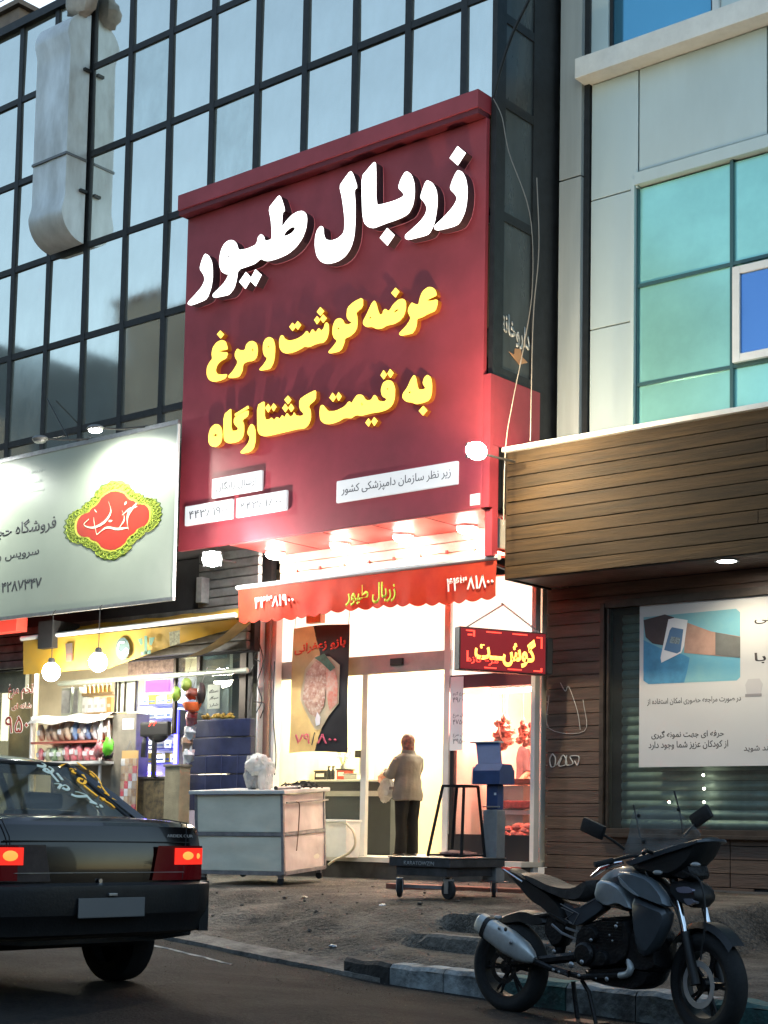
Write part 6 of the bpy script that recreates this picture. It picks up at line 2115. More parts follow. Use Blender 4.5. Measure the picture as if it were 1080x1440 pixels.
for (za, zb_) in [(0.10, 0.50), (0.555, 0.99)]:
    wavy('front_panel', lambda u, v: Vector((-DX + 0.03 + (DX - 0.06) * u, 0.012 + 0.010 * noise.noise(Vector((u * 4, v * 3, za * 9))), za + (zb_ - za) * v)), TW)
    wavy('side_panel', lambda u, v: Vector((-0.012 + 0.012 * noise.noise(Vector((u * 4, v * 3, za * 5 + 3))), 0.03 + (DY_ - 0.06) * u, za + (zb_ - za) * v)), TWP)
MB().box(-DX + 0.02, -0.02, 0.03, DY_ - 0.03, 0.09, 0.97).build('tank_core', TW, fz)
for x in (-DX, -0.035):
    for y in (0.0, DY_ - 0.035):
        MB().box(x, x + 0.035, y - 0.002, y + 0.035, 0.06, 1.0, 0.004).build('corner_post', TST, fz)
for z in (0.05, 0.505):
    MB().box(-DX + 0.036, -0.036, -0.004, 0.02, z, z + 0.045, 0.004).build('rail', TST, fz)
    MB().box(-0.02, 0.004, 0.036, DY_ - 0.036, z + 0.001, z + 0.046, 0.004).build('rail', TST, fz)
MB().box(-DX - 0.05, 0.05, -0.05, DY_ + 0.04, 1.0, 1.045, 0.012).build('rim_lid', pm('tank_rim', (0.62, 0.62, 0.60), 0.4, var=0.15, vs=4), fz)
MB().box(0.012, 0.03, 0.05, DY_ + 0.03, 0.885, 0.905, 0.004).build('side_bar', TST, fz)
MB().tube(smooth_line([(0.035, 0.26, 0.9), (0.05, 0.30, 0.86), (0.045, 0.28, 0.6), (0.04, 0.24, 0.36), (0.045, 0.22, 0.33)], 5), 0.007, 6).build('hook_wire', pm('rust_wire', (0.16, 0.09, 0.06), 0.7), fz)
for (x, y) in ((-0.08, 0.06), (-DX + 0.08, 0.06), (-0.06, DY_ - 0.08), (-DX + 0.08, DY_ - 0.08)):
    c = MB().box(x - 0.03, x + 0.03, y - 0.022, y + 0.022, 0.01, 0.055, 0.004).build('castor_fork', TST, fz)
    MB().lathe([(0.01, -0.016), (0.042, -0.014), (0.042, 0.014), (0.01, 0.016)], Matrix.Translation((x, y, -0.02)) @ Matrix.Rotation(pi / 2, 4, 'X'), 16).build('wheel', 'rubber', c, smooth=True)
# plastic bag heap on the tank
PBM = pm('poly_bag', (0.9, 0.89, 0.86), 0.35, var=0.2, vs=12, bump=0.9, bs=14)
translucent(PBM, 0.45)


def topz(lx, ly, h=1.047):
    return wm(fz) @ Vector((lx, ly, h))


def crumple(c, r, n=22, amp=0.35, f=6):
    b = MB()
    rr = bmesh.ops.create_icosphere(b.bm, subdivisions=4, radius=1.0)
    for v in rr['verts']:
        d = v.co.copy()
        k = 1 + amp * noise.noise(d * 1.7 + Vector((n, 0, 0))) + 0.22 * abs(noise.noise(d * f + Vector((0, n, 0)))) + 0.10 * noise.noise(d * f * 2.3)
        v.co = Vector((c[0] + d.x * r[0] * k, c[1] + d.y * r[1] * k, c[2] + max(-0.9, d.z) * r[2] * k))
    return b


p = topz(-0.52, 0.35)
o = crumple((0, 0, 0.20), (0.12, 0.12, 0.20), 3, 0.2).build('grey_bag', pm('grey_bag', (0.42, 0.41, 0.40), 0.4, var=0.3, vs=8, bump=0.5, bs=10), None, smooth=True)
o.location = p + Vector((-0.1, 0, 0))
tag(o, 'upright grey sack with a white plastic bag over it on the tank', 'sack')
o = crumple((0.02, -0.03, 0.28), (0.18, 0.12, 0.14), 9, 0.4, 7).build('plastic_bag', PBM, None, smooth=True)
o.location = p
tag(o, 'crumpled white plastic bag slumped over the grey sack', 'bag')
crumple((0.14, -0.05, 0.11), (0.075, 0.08, 0.16), 12, 0.3, 7).build('bag_tail', PBM, o, smooth=True)
tw = MB()
for i in range(34):
    a = random.random() * 6.28
    q0 = Vector((random.uniform(-0.26, 0.26), random.uniform(-0.12, 0.12), random.uniform(0.01, 0.05)))
    q1 = q0 + Vector((cos(a), sin(a) * 0.6, random.uniform(-0.15, 0.35))) * 0.12
    tw.tube([q0, (q0 + q1) / 2 + Vector((0, 0, 0.02)), q1], 0.010, 5)
o = tw.build('dark_netting', pm('dark_net', (0.035, 0.03, 0.022), 0.8), None)
o.location = topz(-0.10, 0.62)
tag(o, 'tangled dark netting lying on the right end of the tank', 'netting')
stuff(o)
q1, q2 = topz(-0.12, 0.05, 1.065), topz(-0.05, 0.5, 1.065)
o = MB().tube([q1, q2], 0.02, 10).build('metal_rod', TST, None, smooth=True)
tag(o, 'short steel pipe lying on the tank beside the bag', 'pipe')
MB().tube([q1 - (q2 - q1) * 0.02, q1 + (q2 - q1) * 0.02], 0.026, 10).build('pipe_cap', 'plastic_black', o)
# white bin with hose beside the tank
A, B = PY(463, 1205, 14.75), PY(489, 1156, 14.75)
bn2 = thing('white_bin', 'white plastic bin with a pale hose beside the tank', 'bin', (A.x, 14.75, A.z))
MB().loft([[(A.x - 0.10, 14.75, A.z), (B.x - 0.02, 14.75, A.z), (B.x - 0.02, 15.0, A.z), (A.x - 0.10, 15.0, A.z)], [(A.x - 0.12, 14.72, B.z), (B.x, 14.72, B.z), (B.x, 15.0, B.z), (A.x - 0.12, 15.0, B.z)]]).build('body', 'white_paint', bn2, world=True)
boxo('rim', 'white_paint', bn2, A.x - 0.14, B.x + 0.015, 14.7, 15.01, B.z + 0.001, B.z + 0.03, 0.006)
MB().tube(smooth_line([PY(x_, y_, 14.7) for x_, y_ in [(487, 1158), (497, 1170), (499, 1188), (490, 1200), (470, 1210), (462, 1216)]], 5), 0.016, 8).build('hose', pm('hose_pale', (0.55, 0.48, 0.33), 0.4), bn2, world=True, smooth=True)

# ------------------------------------------------------------------ platform scale on wheels
ps2 = thing('platform_scale', 'wheeled platform scale with blue head on a galvanised column before the shop', 'scale', (-9.98, 12.18, 0.33), rz=radians(2))
PSG = pm('scale_grey', (0.085, 0.085, 0.09), 0.5, 0.4, var=0.5, vs=6, bump=0.1)
PST = pm('scale_plate', (0.26, 0.25, 0.24), 0.4, 0.5, var=0.5, vs=9)
PSB = pm('scale_blue', (0.045, 0.075, 0.19), 0.4, var=0.25, vs=6)
MB().box(-0.03, 0.72, 0.0, 0.98, 0.315, 0.40, 0.008).build('platform', PSG, ps2)
MB().box(-0.04, 0.73, -0.01, 0.99, 0.401, 0.412, 0.003).build('top_plate', PST, ps2)
MB().box(0.04, 0.66, 0.03, 0.95, 0.225, 0.313, 0.006).build('chassis', PSG, ps2)
MB().box(0.05, 0.68, 0.10, 0.12, 0.10, 0.13).build('axle_bar', TST, ps2)
M4 = wm(ps2)
text('KARATOWZIN', (M4 @ Vector((0.16, -0.0015, 0.33)), M4 @ Vector((0.53, -0.0015, 0.33)), M4 @ Vector((0.16, -0.0015, 0.37))), pm('scale_print', (0.35, 0.35, 0.34), 0.7), 'lettering', ps2, depth=0.001, fa=False, out=(0, -1, 0), bold=0.01)
for i, (x, y) in enumerate([(0.06, 0.07), (0.66, 0.07), (0.06, 0.90), (0.64, 0.90)]):
    f = MB().box(x - 0.035, x - 0.028, y - 0.03, y + 0.03, 0.06, 0.2).box(x + 0.028, x + 0.035, y - 0.03, y + 0.03, 0.06, 0.2).box(x - 0.035, x + 0.035, y - 0.04, y + 0.04, 0.185, 0.2).build('castor_fork', 'steel', ps2)
    ang = [0.5, 1.3, 0.3, 0.6][i]
    f.location = (x, y, 0)
    f.data.transform(Matrix.Translation((-x, -y, 0)))
    f.rotation_euler = (0, 0, ang)
    MB().lathe([(0.02, -0.022), (0.09, -0.020), (0.098, -0.008), (0.098, 0.008), (0.09, 0.020), (0.02, 0.022)], Matrix.Translation((0, 0, 0.098)) @ Matrix.Rotation(pi / 2, 4, 'Y'), 22).build('wheel', 'rubber', f, smooth=True)
MB().box(0.535, 0.705, 0.84, 1.0, 0.17, 0.9, 0.012).build('column', pm('column_galv', (0.36, 0.37, 0.38), 0.45, 0.5, var=0.3, vs=6, bump=0.1), ps2)
MB().box(0.51, 0.74, 0.83, 1.03, 0.155, 0.169, 0.003).build('column_foot', 'steel', ps2)
MB().box(0.552, 0.688, 0.872, 0.988, 0.901, 1.16, 0.01).build('upper_column', PSB, ps2)
MB().tube([(0.53, 0.85, 0.93), (0.74, 0.84, 0.93)], 0.008, 6).build('clamp_rod', 'steel', ps2)
MB().box(0.65, 0.675, 0.866, 0.871, 1.05, 1.075).build('socket', 'paper', ps2)
hd = MB()
hx0, hx1 = 0.43, 0.76
prof = [(0.80, 1.161), (1.08, 1.161), (1.08, 1.30), (1.02, 1.37), (0.86, 1.37), (0.80, 1.30)]
hd.loft([[(hx0, y, z) for y, z in prof], [(hx1, y, z) for y, z in prof]])
hd.build('head', PSB, ps2)
MB().loft([[(hx0 - 0.14, 0.98, 1.165), (hx0 - 0.14, 1.08, 1.165), (hx0 - 0.14, 1.08, 1.23), (hx0 - 0.14, 0.98, 1.23)], [(hx0 - 0.002, 0.80, 1.165), (hx0 - 0.002, 1.08, 1.165), (hx0 - 0.002, 1.08, 1.34), (hx0 - 0.002, 0.80, 1.34)]]).build('head_wing', PSB, ps2)
MB().loft([[(hx0 + 0.02, 0.86, 1.371), (hx1 - 0.03, 0.86, 1.371), (hx1 - 0.03, 0.89, 1.371), (hx0 + 0.02, 0.89, 1.371)], [(hx0 - 0.12, 1.02, 1.60), (hx1 - 0.16, 1.02, 1.60), (hx1 - 0.16, 1.05, 1.60), (hx0 - 0.12, 1.05, 1.60)]]).build('display_panel', PSB, ps2)
MB().loft([[(hx0 - 0.18, 1.00, 1.601), (hx1 - 0.15, 1.00, 1.601), (hx1 - 0.15, 1.10, 1.601), (hx0 - 0.18, 1.10, 1.601)], [(hx0 - 0.18, 1.00, 1.615), (hx1 - 0.15, 1.00, 1.615), (hx1 - 0.15, 1.10, 1.615), (hx0 - 0.18, 1.10, 1.615)]]).build('visor', 'white_paint', ps2)
# rubber mat on the platform
o = MB().ell((0, 0, 0.03), (0.17, 0.2, 0.035), 16, jit=0.4).build('folded_sack', pm('sack_maroon', (0.10, 0.045, 0.045), 0.8, var=0.5, vs=9, bump=0.6), None, smooth=True)
o.location = M4 @ Vector((0.42, 0.55, 0.412))
tag(o, 'flat maroon sack lying on the scale platform', 'sack')
# black trestle frame standing on the scale
tf = thing('stool', 'black tapered metal stool frame standing on the scale platform', 'stool', M4 @ Vector((0.28, 0.45, 0.413)))
BK = M['black_metal']
tp_ = [(-0.01, 0.04), (0.26, 0.04), (0.26, 0.28), (-0.01, 0.28)]
bt_ = [(-0.13, -0.04), (0.30, -0.04), (0.30, 0.36), (-0.13, 0.36)]
for (a, b_) in zip(tp_, bt_):
    MB().tube([(b_[0], b_[1], 0.0), (a[0], a[1], 0.72)], 0.016, 4).build('leg', BK, tf)
for i in range(4):
    a, b_ = tp_[i], tp_[(i + 1) % 4]
    MB().tube([(a[0], a[1], 0.72), (b_[0], b_[1], 0.72)], 0.017, 4).build('top_rail', BK, tf)
    a, b_ = bt_[i], bt_[(i + 1) % 4]
    MB().tube([(a[0], a[1], 0.016), (b_[0], b_[1], 0.016)], 0.014, 4).build('bottom_rail', BK, tf)
# brick red strip on the ground behind the scale
for i, (lx, ly, c_, lb) in enumerate([(-9.6, 11.6, 'white', 'small white scrap of paper on the ramp before the scale'), (-10.9, 11.9, 'tan', 'small tan scrap lying on the ramp left of the scale'), (-8.9, 10.1, 'white', 'crumpled pale scrap near the foot of the ramp'), (-10.6, 9.35, 'white', 'pale scrap lying on the road by the worn kerb')]):
    zz_ = (pave_z(lx, ly) if ly > kerb_y(lx) else road_z(lx, ly)) + 0.012
    o = crumple((0, 0, 0), (0.035, 0.025, 0.012), i, 0.5, 4).build('paper_scrap', BM[c_], None, smooth=True)
    o.location = (lx, ly, zz_)
    tag(o, lb, 'litter', 'litter on the ramp')
o = MB().box(-0.9, 0.9, -0.12, 0.12, -0.05, 0.035, 0.01).build('tile_strip', pm('brick_red', (0.22, 0.08, 0.05), 0.8, var=0.5, vs=8, bump=0.4), None)
o.location = (-10.3, 13.75, pave_z(-10.3, 13.75))
o.rotation_euler = (0, 0, radians(4))
struct(o)


# ------------------------------------------------------------------ people
def remesh(mb, voxel, name, mat, parent, sm=2):
    o = mb.build(name, mat, parent)
    md = o.modifiers.new('r', 'REMESH')
    md.mode = 'VOXEL'
    md.voxel_size = voxel
    md.use_smooth_shade = True
    ms = o.modifiers.new('s', 'SMOOTH')
    ms.iterations = sm
    dg = bpy.context.evaluated_depsgraph_get()
    me = bpy.data.meshes.new_from_object(o.evaluated_get(dg))
    o.modifiers.clear()
    o.data = me
    me.materials.clear()
    me.materials.append(M[mat] if isinstance(mat, str) else mat)
    me.polygons.foreach_set('use_smooth', [True] * len(me.polygons))
    return o


def hand(b, w, d, curl, side):
    """palm and five curled fingers at wrist w pointing along d"""
    d = Vector(d).normalized()
    upv = Vector((0, 0, 1))
    s = d.cross(upv).normalized()
    n = s.cross(d).normalized()
    w = Vector(w)
    pc = w + d * 0.045
    M4_ = Matrix((d, s, n)).transposed().to_4x4()
    b.ell(pc, (0.048, 0.038, 0.017), 10, M4=M4_)
    for k, (off, ln_) in enumerate([(-0.028, 0.066), (-0.010, 0.076), (0.009, 0.072), (0.027, 0.056)]):
        a0 = w + d * 0.075 + s * off
        p1 = a0 + d * ln_ * 0.45 - n * 0.008
        p2 = p1 + (d * cos(curl) - n * sin(curl)) * ln_ * 0.35
        p3 = p2 + (d * cos(curl * 2) - n * sin(curl * 2)) * ln_ * 0.28
        b.tube([a0, p1, p2, p3], [0.0095, 0.009, 0.0085, 0.007], 7)
    t0 = w + d * 0.03 + s * side * -0.03
    b.tube([t0, t0 + (d * 0.6 - s * side * 0.6 - n * 0.3) * 0.04, t0 + (d * 1.0 - s * side * 0.4 - n * 0.6) * 0.062], [0.012, 0.0105, 0.0085], 7)


SKIN = pm('skin', (0.52, 0.31, 0.21), 0.5, var=0.12, vs=8, sss=0.0)


def person(loc, rz, label, H=1.6, arms=None, jacket=None, trouser=None, scarf=None, hair=None, wide=1.0, head_yaw=0.0):
    t = thing('person', label, 'person', loc, rz=rz)
    k = H / 1.6
    V = lambda *a: Vector(a) * k
    b = MB()
    # legs and feet
    for s in (1, -1):
        b.tube([V(0, 0.085 * s, 0.86), V(0.015, 0.09 * s, 0.62), V(0.02, 0.09 * s, 0.45), V(-0.01, 0.09 * s, 0.28), V(-0.015, 0.09 * s, 0.07)], [0.088 * k, 0.076 * k, 0.055 * k, 0.052 * k, 0.036 * k], 12)
        b.ell(V(0.045, 0.095 * s, 0.035), (0.115 * k, 0.042 * k, 0.035 * k), 12)
    # torso, neck
    rr = [(0.82, 0.10, 0.15), (0.92, 0.105, 0.155), (1.03, 0.09, 0.125), (1.15, 0.10, 0.14), (1.26, 0.105, 0.16), (1.33, 0.085, 0.155), (1.37, 0.055, 0.08), (1.40, 0.048, 0.05), (1.47, 0.047, 0.048)]
    b.loft([[V(rx * cos(a * pi / 8) + (0.02 if z > 1.38 else 0), ry * sin(a * pi / 8) * wide, z) for a in range(16)] for z, rx, ry in rr])
    # head with jaw, nose, ears
    hc = V(0.03, 0, 1.50)
    R3 = Matrix.Rotation(head_yaw, 4, 'Z')
    b.ell(hc + V(0, 0, 0.02), (0.092 * k, 0.072 * k, 0.098 * k), 16)
    b.ell(hc + R3 @ V(0.035, 0, -0.045), (0.055 * k, 0.05 * k, 0.058 * k), 12)
    b.tube([hc + R3 @ V(0.085, 0, 0.015), hc + R3 @ V(0.108, 0, -0.022), hc + R3 @ V(0.088, 0, -0.03)], [0.009 * k, 0.013 * k, 0.012 * k], 6)
    b.tube([hc + R3 @ V(0.084, -0.02, -0.058), hc + R3 @ V(0.094, 0, -0.056), hc + R3 @ V(0.084, 0.02, -0.058)], 0.0075 * k, 6)
    for s in (1, -1):
        b.ell(hc + R3 @ V(0.0, 0.073 * s, 0.0), (0.018 * k, 0.009 * k, 0.028 * k), 8)
    # arms
    for s, pts in zip((1, -1), arms):
        P_ = [V(*q) for q in pts]
        b.tube([P_[0], P_[0].lerp(P_[1], 0.5), P_[1], P_[1].lerp(P_[2], 0.5), P_[2]], [0.052 * k, 0.047 * k, 0.040 * k, 0.036 * k, 0.026 * k], 10)
        hand(b, P_[2], P_[2] - P_[1] + V(0, 0, -0.02), 0.7, s)
    body = remesh(b, 0.0085, 'body', SKIN, t, 2)
    for s in (1, -1):
        e = MB().ell(hc + R3 @ V(0.083, 0.03 * s, 0.02), (0.010 * k, 0.013 * k, 0.009 * k), 10).build('eye', 'white_paint', t, smooth=True)
        MB().ell(hc + R3 @ V(0.091, 0.03 * s, 0.02), (0.004 * k, 0.006 * k, 0.006 * k), 8).build('iris', 'dark', e, smooth=True)
    # trousers
    b = MB()
    for s in (1, -1):
        b.loft([[V(0.005 + rx * cos(a * pi / 8) + dx, (0.088 + 0.004 * (1 - z)) * s + ry * sin(a * pi / 8), z) for a in range(16)] for z, rx, ry, dx in
                [(0.045, 0.085, 0.082, 0.01), (0.16, 0.082, 0.078, 0), (0.3, 0.078, 0.076, 0), (0.48, 0.082, 0.08, 0.012), (0.68, 0.10, 0.093, 0.005), (0.86, 0.118, 0.10, 0), (0.93, 0.11, 0.09, 0)]])
    b.loft([[V(0.122 * cos(a * pi / 8), 0.178 * sin(a * pi / 8), z) for a in range(16)] for z in (0.76, 0.86, 0.95)])
    o = remesh(b, 0.012, 'trousers', trouser, t, 2)
    for v in o.data.vertices:
        v.co += v.normal * (0.008 * noise.noise(Vector((v.co.x * 9, v.co.y * 9, v.co.z * 4))))
    # shoes
    for s in (1, -1):
        MB().ell(V(0.05, 0.097 * s, 0.034), (0.135 * k, 0.052 * k, 0.042 * k), 14).build('shoe', 'plastic_black', t, smooth=True)
    # jacket or shirt
    jm, hem, slv, bulk = jacket
    b = MB()
    rr = [(hem, 0.150, 0.205), (hem + 0.10, 0.146, 0.20), (0.92, 0.140, 0.190), (1.05, 0.128, 0.172), (1.16, 0.128, 0.178), (1.26, 0.124, 0.188), (1.33, 0.10, 0.176), (1.375, 0.070, 0.10)]
    b.loft([[V((rx + bulk) * cos(a * pi / 10) - 0.004, (ry + bulk) * sin(a * pi / 10) * wide, z) for a in range(20)] for z, rx, ry in rr])
    for s, pts in zip((1, -1), arms):
        P_ = [V(*q) for q in pts]
        end = P_[1].lerp(P_[2], slv)
        b.tube([P_[0] + V(0, -0.02 * s, 0.0), P_[0].lerp(P_[1], 0.35), P_[1], P_[1].lerp(P_[2], slv * 0.6), end], [0.074 * k, 0.066 * k, 0.062 * k, 0.056 * k, 0.05 * k], 12)
    o = remesh(b, 0.012, 'jacket' if slv > 0.5 else 'shirt', jm, t, 3)
    for v in o.data.vertices:
        q = v.co
        v.co += v.normal * (0.018 * noise.noise(Vector((q.x * 6 + q.z * 3, q.y * 6 + q.z * 4, q.z * 7))) + 0.002 * noise.noise(Vector((q.x * 20, q.y * 20, q.z * 14))))
    if slv > 0.5:
        # collar, pocket flap, back seam
        b = MB()
        b.loft([[V(r_ * cos(a * pi / 8), r_ * 1.25 * sin(a * pi / 8), z) for a in range(16)] for z, r_ in ((1.345, 0.095), (1.385, 0.082), (1.41, 0.076))], cap=False)
        b.build('collar', jm, t, smooth=True)
        for s in (1, -1):
            MB().box(0.02, 0.12, s * 0.205 - 0.008, s * 0.205 + 0.008, 0.86, 0.90, 0.004).build('pocket_flap', jm, t)
    if scarf:
        b = MB()
        b.ell(hc + V(-0.012, 0, 0.028), (0.108 * k, 0.090 * k, 0.112 * k), 18)
        b.ell(hc + V(-0.03, 0, -0.05), (0.085 * k, 0.082 * k, 0.085 * k), 16)
        b.loft([[hc + V(-0.02 + rx * cos(a * pi / 8), ry * sin(a * pi / 8), z) for a in range(16)] for z, rx, ry in [(-0.04, 0.08, 0.078), (-0.10, 0.085, 0.088), (-0.16, 0.098, 0.12), (-0.19, 0.10, 0.13)]])
        b.ell(hc + V(0.07, 0, -0.12), (0.045 * k, 0.05 * k, 0.05 * k), 10)
        o = remesh(b, 0.010, 'headscarf', scarf, t, 2)
        for v in o.data.vertices:
            q = v.co - hc
            # open the front for the face
            q3 = R3.to_3x3().transposed() @ q
            if q3.x > 0.052 * k and abs(q3.y) < 0.055 * k and -0.075 * k < q3.z < 0.085 * k:
                v.co.x -= (q3.x - 0.045 * k) * 1.0
            v.co += v.normal * 0.006 * noise.noise(q * 28)
    if hair:
        b = MB()
        b.ell(hc + V(-0.016, 0, 0.045), (0.094 * k, 0.080 * k, 0.088 * k), 16)
        remesh(b, 0.01, 'hair', hair, t, 1)
    return t


JK = pm('jacket_grey', (0.085, 0.072, 0.064), 0.8, var=0.25, vs=5, bump=0.15, bs=30)
TRS = pm('trouser_black', (0.005, 0.005, 0.0055), 0.85, var=0.3, vs=6, bump=0.2, spec=0.15)
SC_ = pm('scarf_red', (0.15, 0.025, 0.022), 0.7, var=0.9, vs=26, col2=(0.03, 0.02, 0.016), bump=0.3)
wp = PY(572, 1203, 15.72)
person((wp.x, 15.72, ZF + 0.0), radians(163), 'woman in red patterned headscarf, grey jacket and black trousers standing at the counter', H=1.56,
       arms=[[(0, 0.175, 1.30), (0.07, 0.235, 1.07), (0.30, 0.16, 1.10)], [(0, -0.175, 1.30), (0.09, -0.21, 1.08), (0.31, -0.10, 1.13)]],
       jacket=(JK, 0.74, 0.86, 0.012), trouser=TRS, scarf=SC_, head_yaw=0.25)
# the bags she holds
wM = Matrix.Translation((wp.x, 15.72, ZF)) @ Matrix.Rotation(radians(163), 4, 'Z')
CB = pm('carrier_bag', (0.50, 0.47, 0.44), 0.4, var=0.3, vs=8, bump=0.6, bs=12)
translucent(CB, 0.4)
o = crumple((0, 0, 0), (0.11, 0.08, 0.15), 5, 0.3, 5).build('carrier_bag', CB, None, smooth=True)
o.location = wM @ Vector((0.27, 0.15, 0.86))
tag(o, 'pale grey plastic carrier bag hanging from the woman\'s arm', 'bag')
MB().tube([(-0.03, 0, 0.12), (0.0, 0.0, 0.2), (0.03, 0, 0.12)], 0.008, 6).build('handle', CB, o)
o = crumple((0, 0, 0), (0.10, 0.09, 0.09), 8, 0.3, 5).build('meat_bag', pm('meat_bag', (0.62, 0.14, 0.10), 0.35, var=0.7, vs=9, bump=0.6, bs=12, col2=(0.75, 0.5, 0.4)), None, smooth=True)
o.location = wM @ Vector((0.50, 0.02, 1.02))
tag(o, 'bag of red and pink meat on the counter edge before the woman', 'bag')
crumple((0.02, 0, 0.09), (0.05, 0.04, 0.05), 2, 0.3, 5).build('bag_knot', CB, o, smooth=True)
# butcher behind the right window
bpz = PY(717, 1090, 16.9)
person((PY(719, 1090, 16.9).x, 16.9, ZF), radians(-75), 'butcher in a dark grey short sleeved shirt behind the hanging meat', H=1.74,
       arms=[[(0, 0.18, 1.30), (0.02, 0.23, 1.04), (0.20, 0.17, 0.92)], [(0, -0.18, 1.30), (0.02, -0.23, 1.04), (0.22, -0.15, 0.94)]],
       jacket=(pm('shirt_grey', (0.16, 0.11, 0.12), 0.8, var=0.2, vs=8, bump=0.3), 0.80, -0.15 + 0.2, 0.006), trouser=TRS, hair=pm('hair_black', (0.015, 0.012, 0.01), 0.6))

# ------------------------------------------------------------------ the black saloon car
CRX, CRY = -7.07, 6.0
cr = thing('parked_car', 'black saloon car seen from behind with lit tail lights and writing on its rear window', 'car', (CRX, CRY, 0.0), rz=pi - radians(4.0))
CP = pm('car_paint', (0.006, 0.0035, 0.004), 0.13, 0.0, var=0.35, vs=2.0, coat=0.5, spec=0.5, rvar=0.06, bump=0.01, bs=4)
CT_ = pm('car_trim', (0.016, 0.016, 0.017), 0.48, var=0.35, vs=10, bump=0.1)
CG = glass('car_glass', tint=(0.74, 0.76, 0.73), dirt=0.05)


def ssec(x, w, zt, zb=0.30, crown=0.02):
    h = [(0, zt + crown), (w * 0.55, zt + crown * 0.8), (w * 0.88, zt), (w * 0.965, zt - 0.035), (w * 0.995, zt - 0.14), (w, 0.62), (w * 0.99, 0.45), (w * 0.93, zb + 0.02), (w * 0.6, zb)]
    r = [Vector((x, y, z)) for y, z in h]
    l = [Vector((x, -y, z)) for y, z in h[1:]][::-1]
    return r + l


st_ = [(0.105, 0.74, 0.93), (0.112, 0.79, 0.972), (0.14, 0.822, 0.990), (0.30, 0.84, 1.0), (0.70, 0.85, 0.995), (1.2, 0.86, 0.965), (2.2, 0.865, 0.95), (3.1, 0.855, 0.94), (3.5, 0.84, 0.88), (4.0, 0.82, 0.80), (4.3, 0.78, 0.72), (4.38, 0.72, 0.60)]
b = MB()
b.loft([ssec(x, w, z) for x, w, z in st_])
b.build('body', CP, cr, smooth=25)


def quadp(pts, vec, name, mat, par=cr):
    return MB().prism([Vector(p) for p in pts], vec).build(name, mat, par)


# roof
roof = [(1.20, 0.555, 1.355), (1.30, 0.57, 1.385), (1.7, 0.585, 1.405), (2.2, 0.58, 1.40), (2.62, 0.55, 1.365)]
b = MB()
rg = []
for x, w, z in roof:
    rg.append([Vector((x, w * cos(a), z - 0.05 + 0.05 * sin(a) + (0.012 * sin(a)))) for a in [pi * q / 12 for q in range(13)]] + [Vector((x, -w, z - 0.075)), Vector((x, w, z - 0.075))])
b.loft(rg)
b.build('roof', CP, cr, smooth=30)
for s in (1, -1):
    # c pillar, b pillar, a pillar
    b = MB()
    b.loft([[Vector((0.55, 0.765 * s, 0.985)), Vector((0.60, 0.69 * s, 1.005)), Vector((0.95, 0.745 * s, 0.985)), Vector((1.05, 0.79 * s, 0.965))],
            [Vector((0.88, 0.69 * s, 1.18)), Vector((0.92, 0.615 * s, 1.19)), Vector((1.14, 0.655 * s, 1.18)), Vector((1.19, 0.70 * s, 1.17))],
            [Vector((1.16, 0.575 * s, 1.345)), Vector((1.20, 0.53 * s, 1.35)), Vector((1.38, 0.56 * s, 1.34)), Vector((1.42, 0.585 * s, 1.34))]])
    b.build('rear_pillar', CP, cr, smooth=30)
    quadp([(2.10, 0.80 * s, 0.95), (2.16, 0.80 * s, 0.95), (2.12, 0.585 * s, 1.36), (2.06, 0.585 * s, 1.36)], (0, -0.02 * s, 0), 'centre_pillar', CT_)
    MB().tube([(3.25, 0.74 * s, 0.95), (2.62, 0.54 * s, 1.34)], 0.03, 6).build('front_pillar', CP, cr)
    quadp([(1.02, 0.795 * s, 0.965), (3.2, 0.78 * s, 0.95), (2.62, 0.565 * s, 1.335), (1.40, 0.588 * s, 1.335)], (0, -0.004 * s, 0), 'side_glass', CG)
    MB().box(2.75, 2.95, 0.80 * s - 0.02, 0.80 * s + (0.16 * s), 0.95, 1.06, 0.02).build('door_mirror', CP, cr)
    MB().box(0.9, 3.4, 0.866 * s - 0.012, 0.866 * s + 0.012, 0.50, 0.56, 0.005).build('side_moulding', CT_, cr)
    for xh in (1.45, 2.45):
        MB().box(xh, xh + 0.16, 0.862 * s - 0.012, 0.862 * s + 0.016, 0.82, 0.85, 0.008).build('door_handle', CT_, cr)
rwin = [Vector((0.645, -0.655, 1.012)), Vector((0.645, 0.655, 1.012)), Vector((1.175, 0.528, 1.350)), Vector((1.175, -0.528, 1.350))]
quadp(rwin, (0.004, 0, -0.003), 'rear_window', CG)
quadp([(3.28, -0.70, 0.955), (3.28, 0.70, 0.955), (2.65, 0.53, 1.345), (2.65, -0.53, 1.345)], (0.004, 0, 0.003), 'windscreen', CG)
for a, b_ in ((rwin[0], rwin[1]), (rwin[1], rwin[2]), (rwin[2], rwin[3]), (rwin[3], rwin[0])):
    MB().tube([a, b_], 0.013, 6).build('window_seal', CT_, cr)
MB().box(0.62, 1.05, -0.64, 0.64, 0.955, 0.975).build('parcel_shelf', CT_, cr)
for y in (0.33, -0.33):
    s_ = MB().box(1.08, 1.22, y - 0.26, y + 0.26, 0.6, 1.06, 0.04).build('rear_seat', CT_, cr)
    MB().box(1.10, 1.18, y - 0.13, y + 0.13, 1.061, 1.17, 0.035).build('head_rest', CT_, cr)
    MB().box(1.98, 2.10, y - 0.22, y + 0.22, 0.6, 1.10, 0.05).build('front_seat', CT_, cr)
    MB().box(1.99, 2.07, y - 0.12, y + 0.12, 1.11, 1.27, 0.035).build('head_rest', CT_, cr)
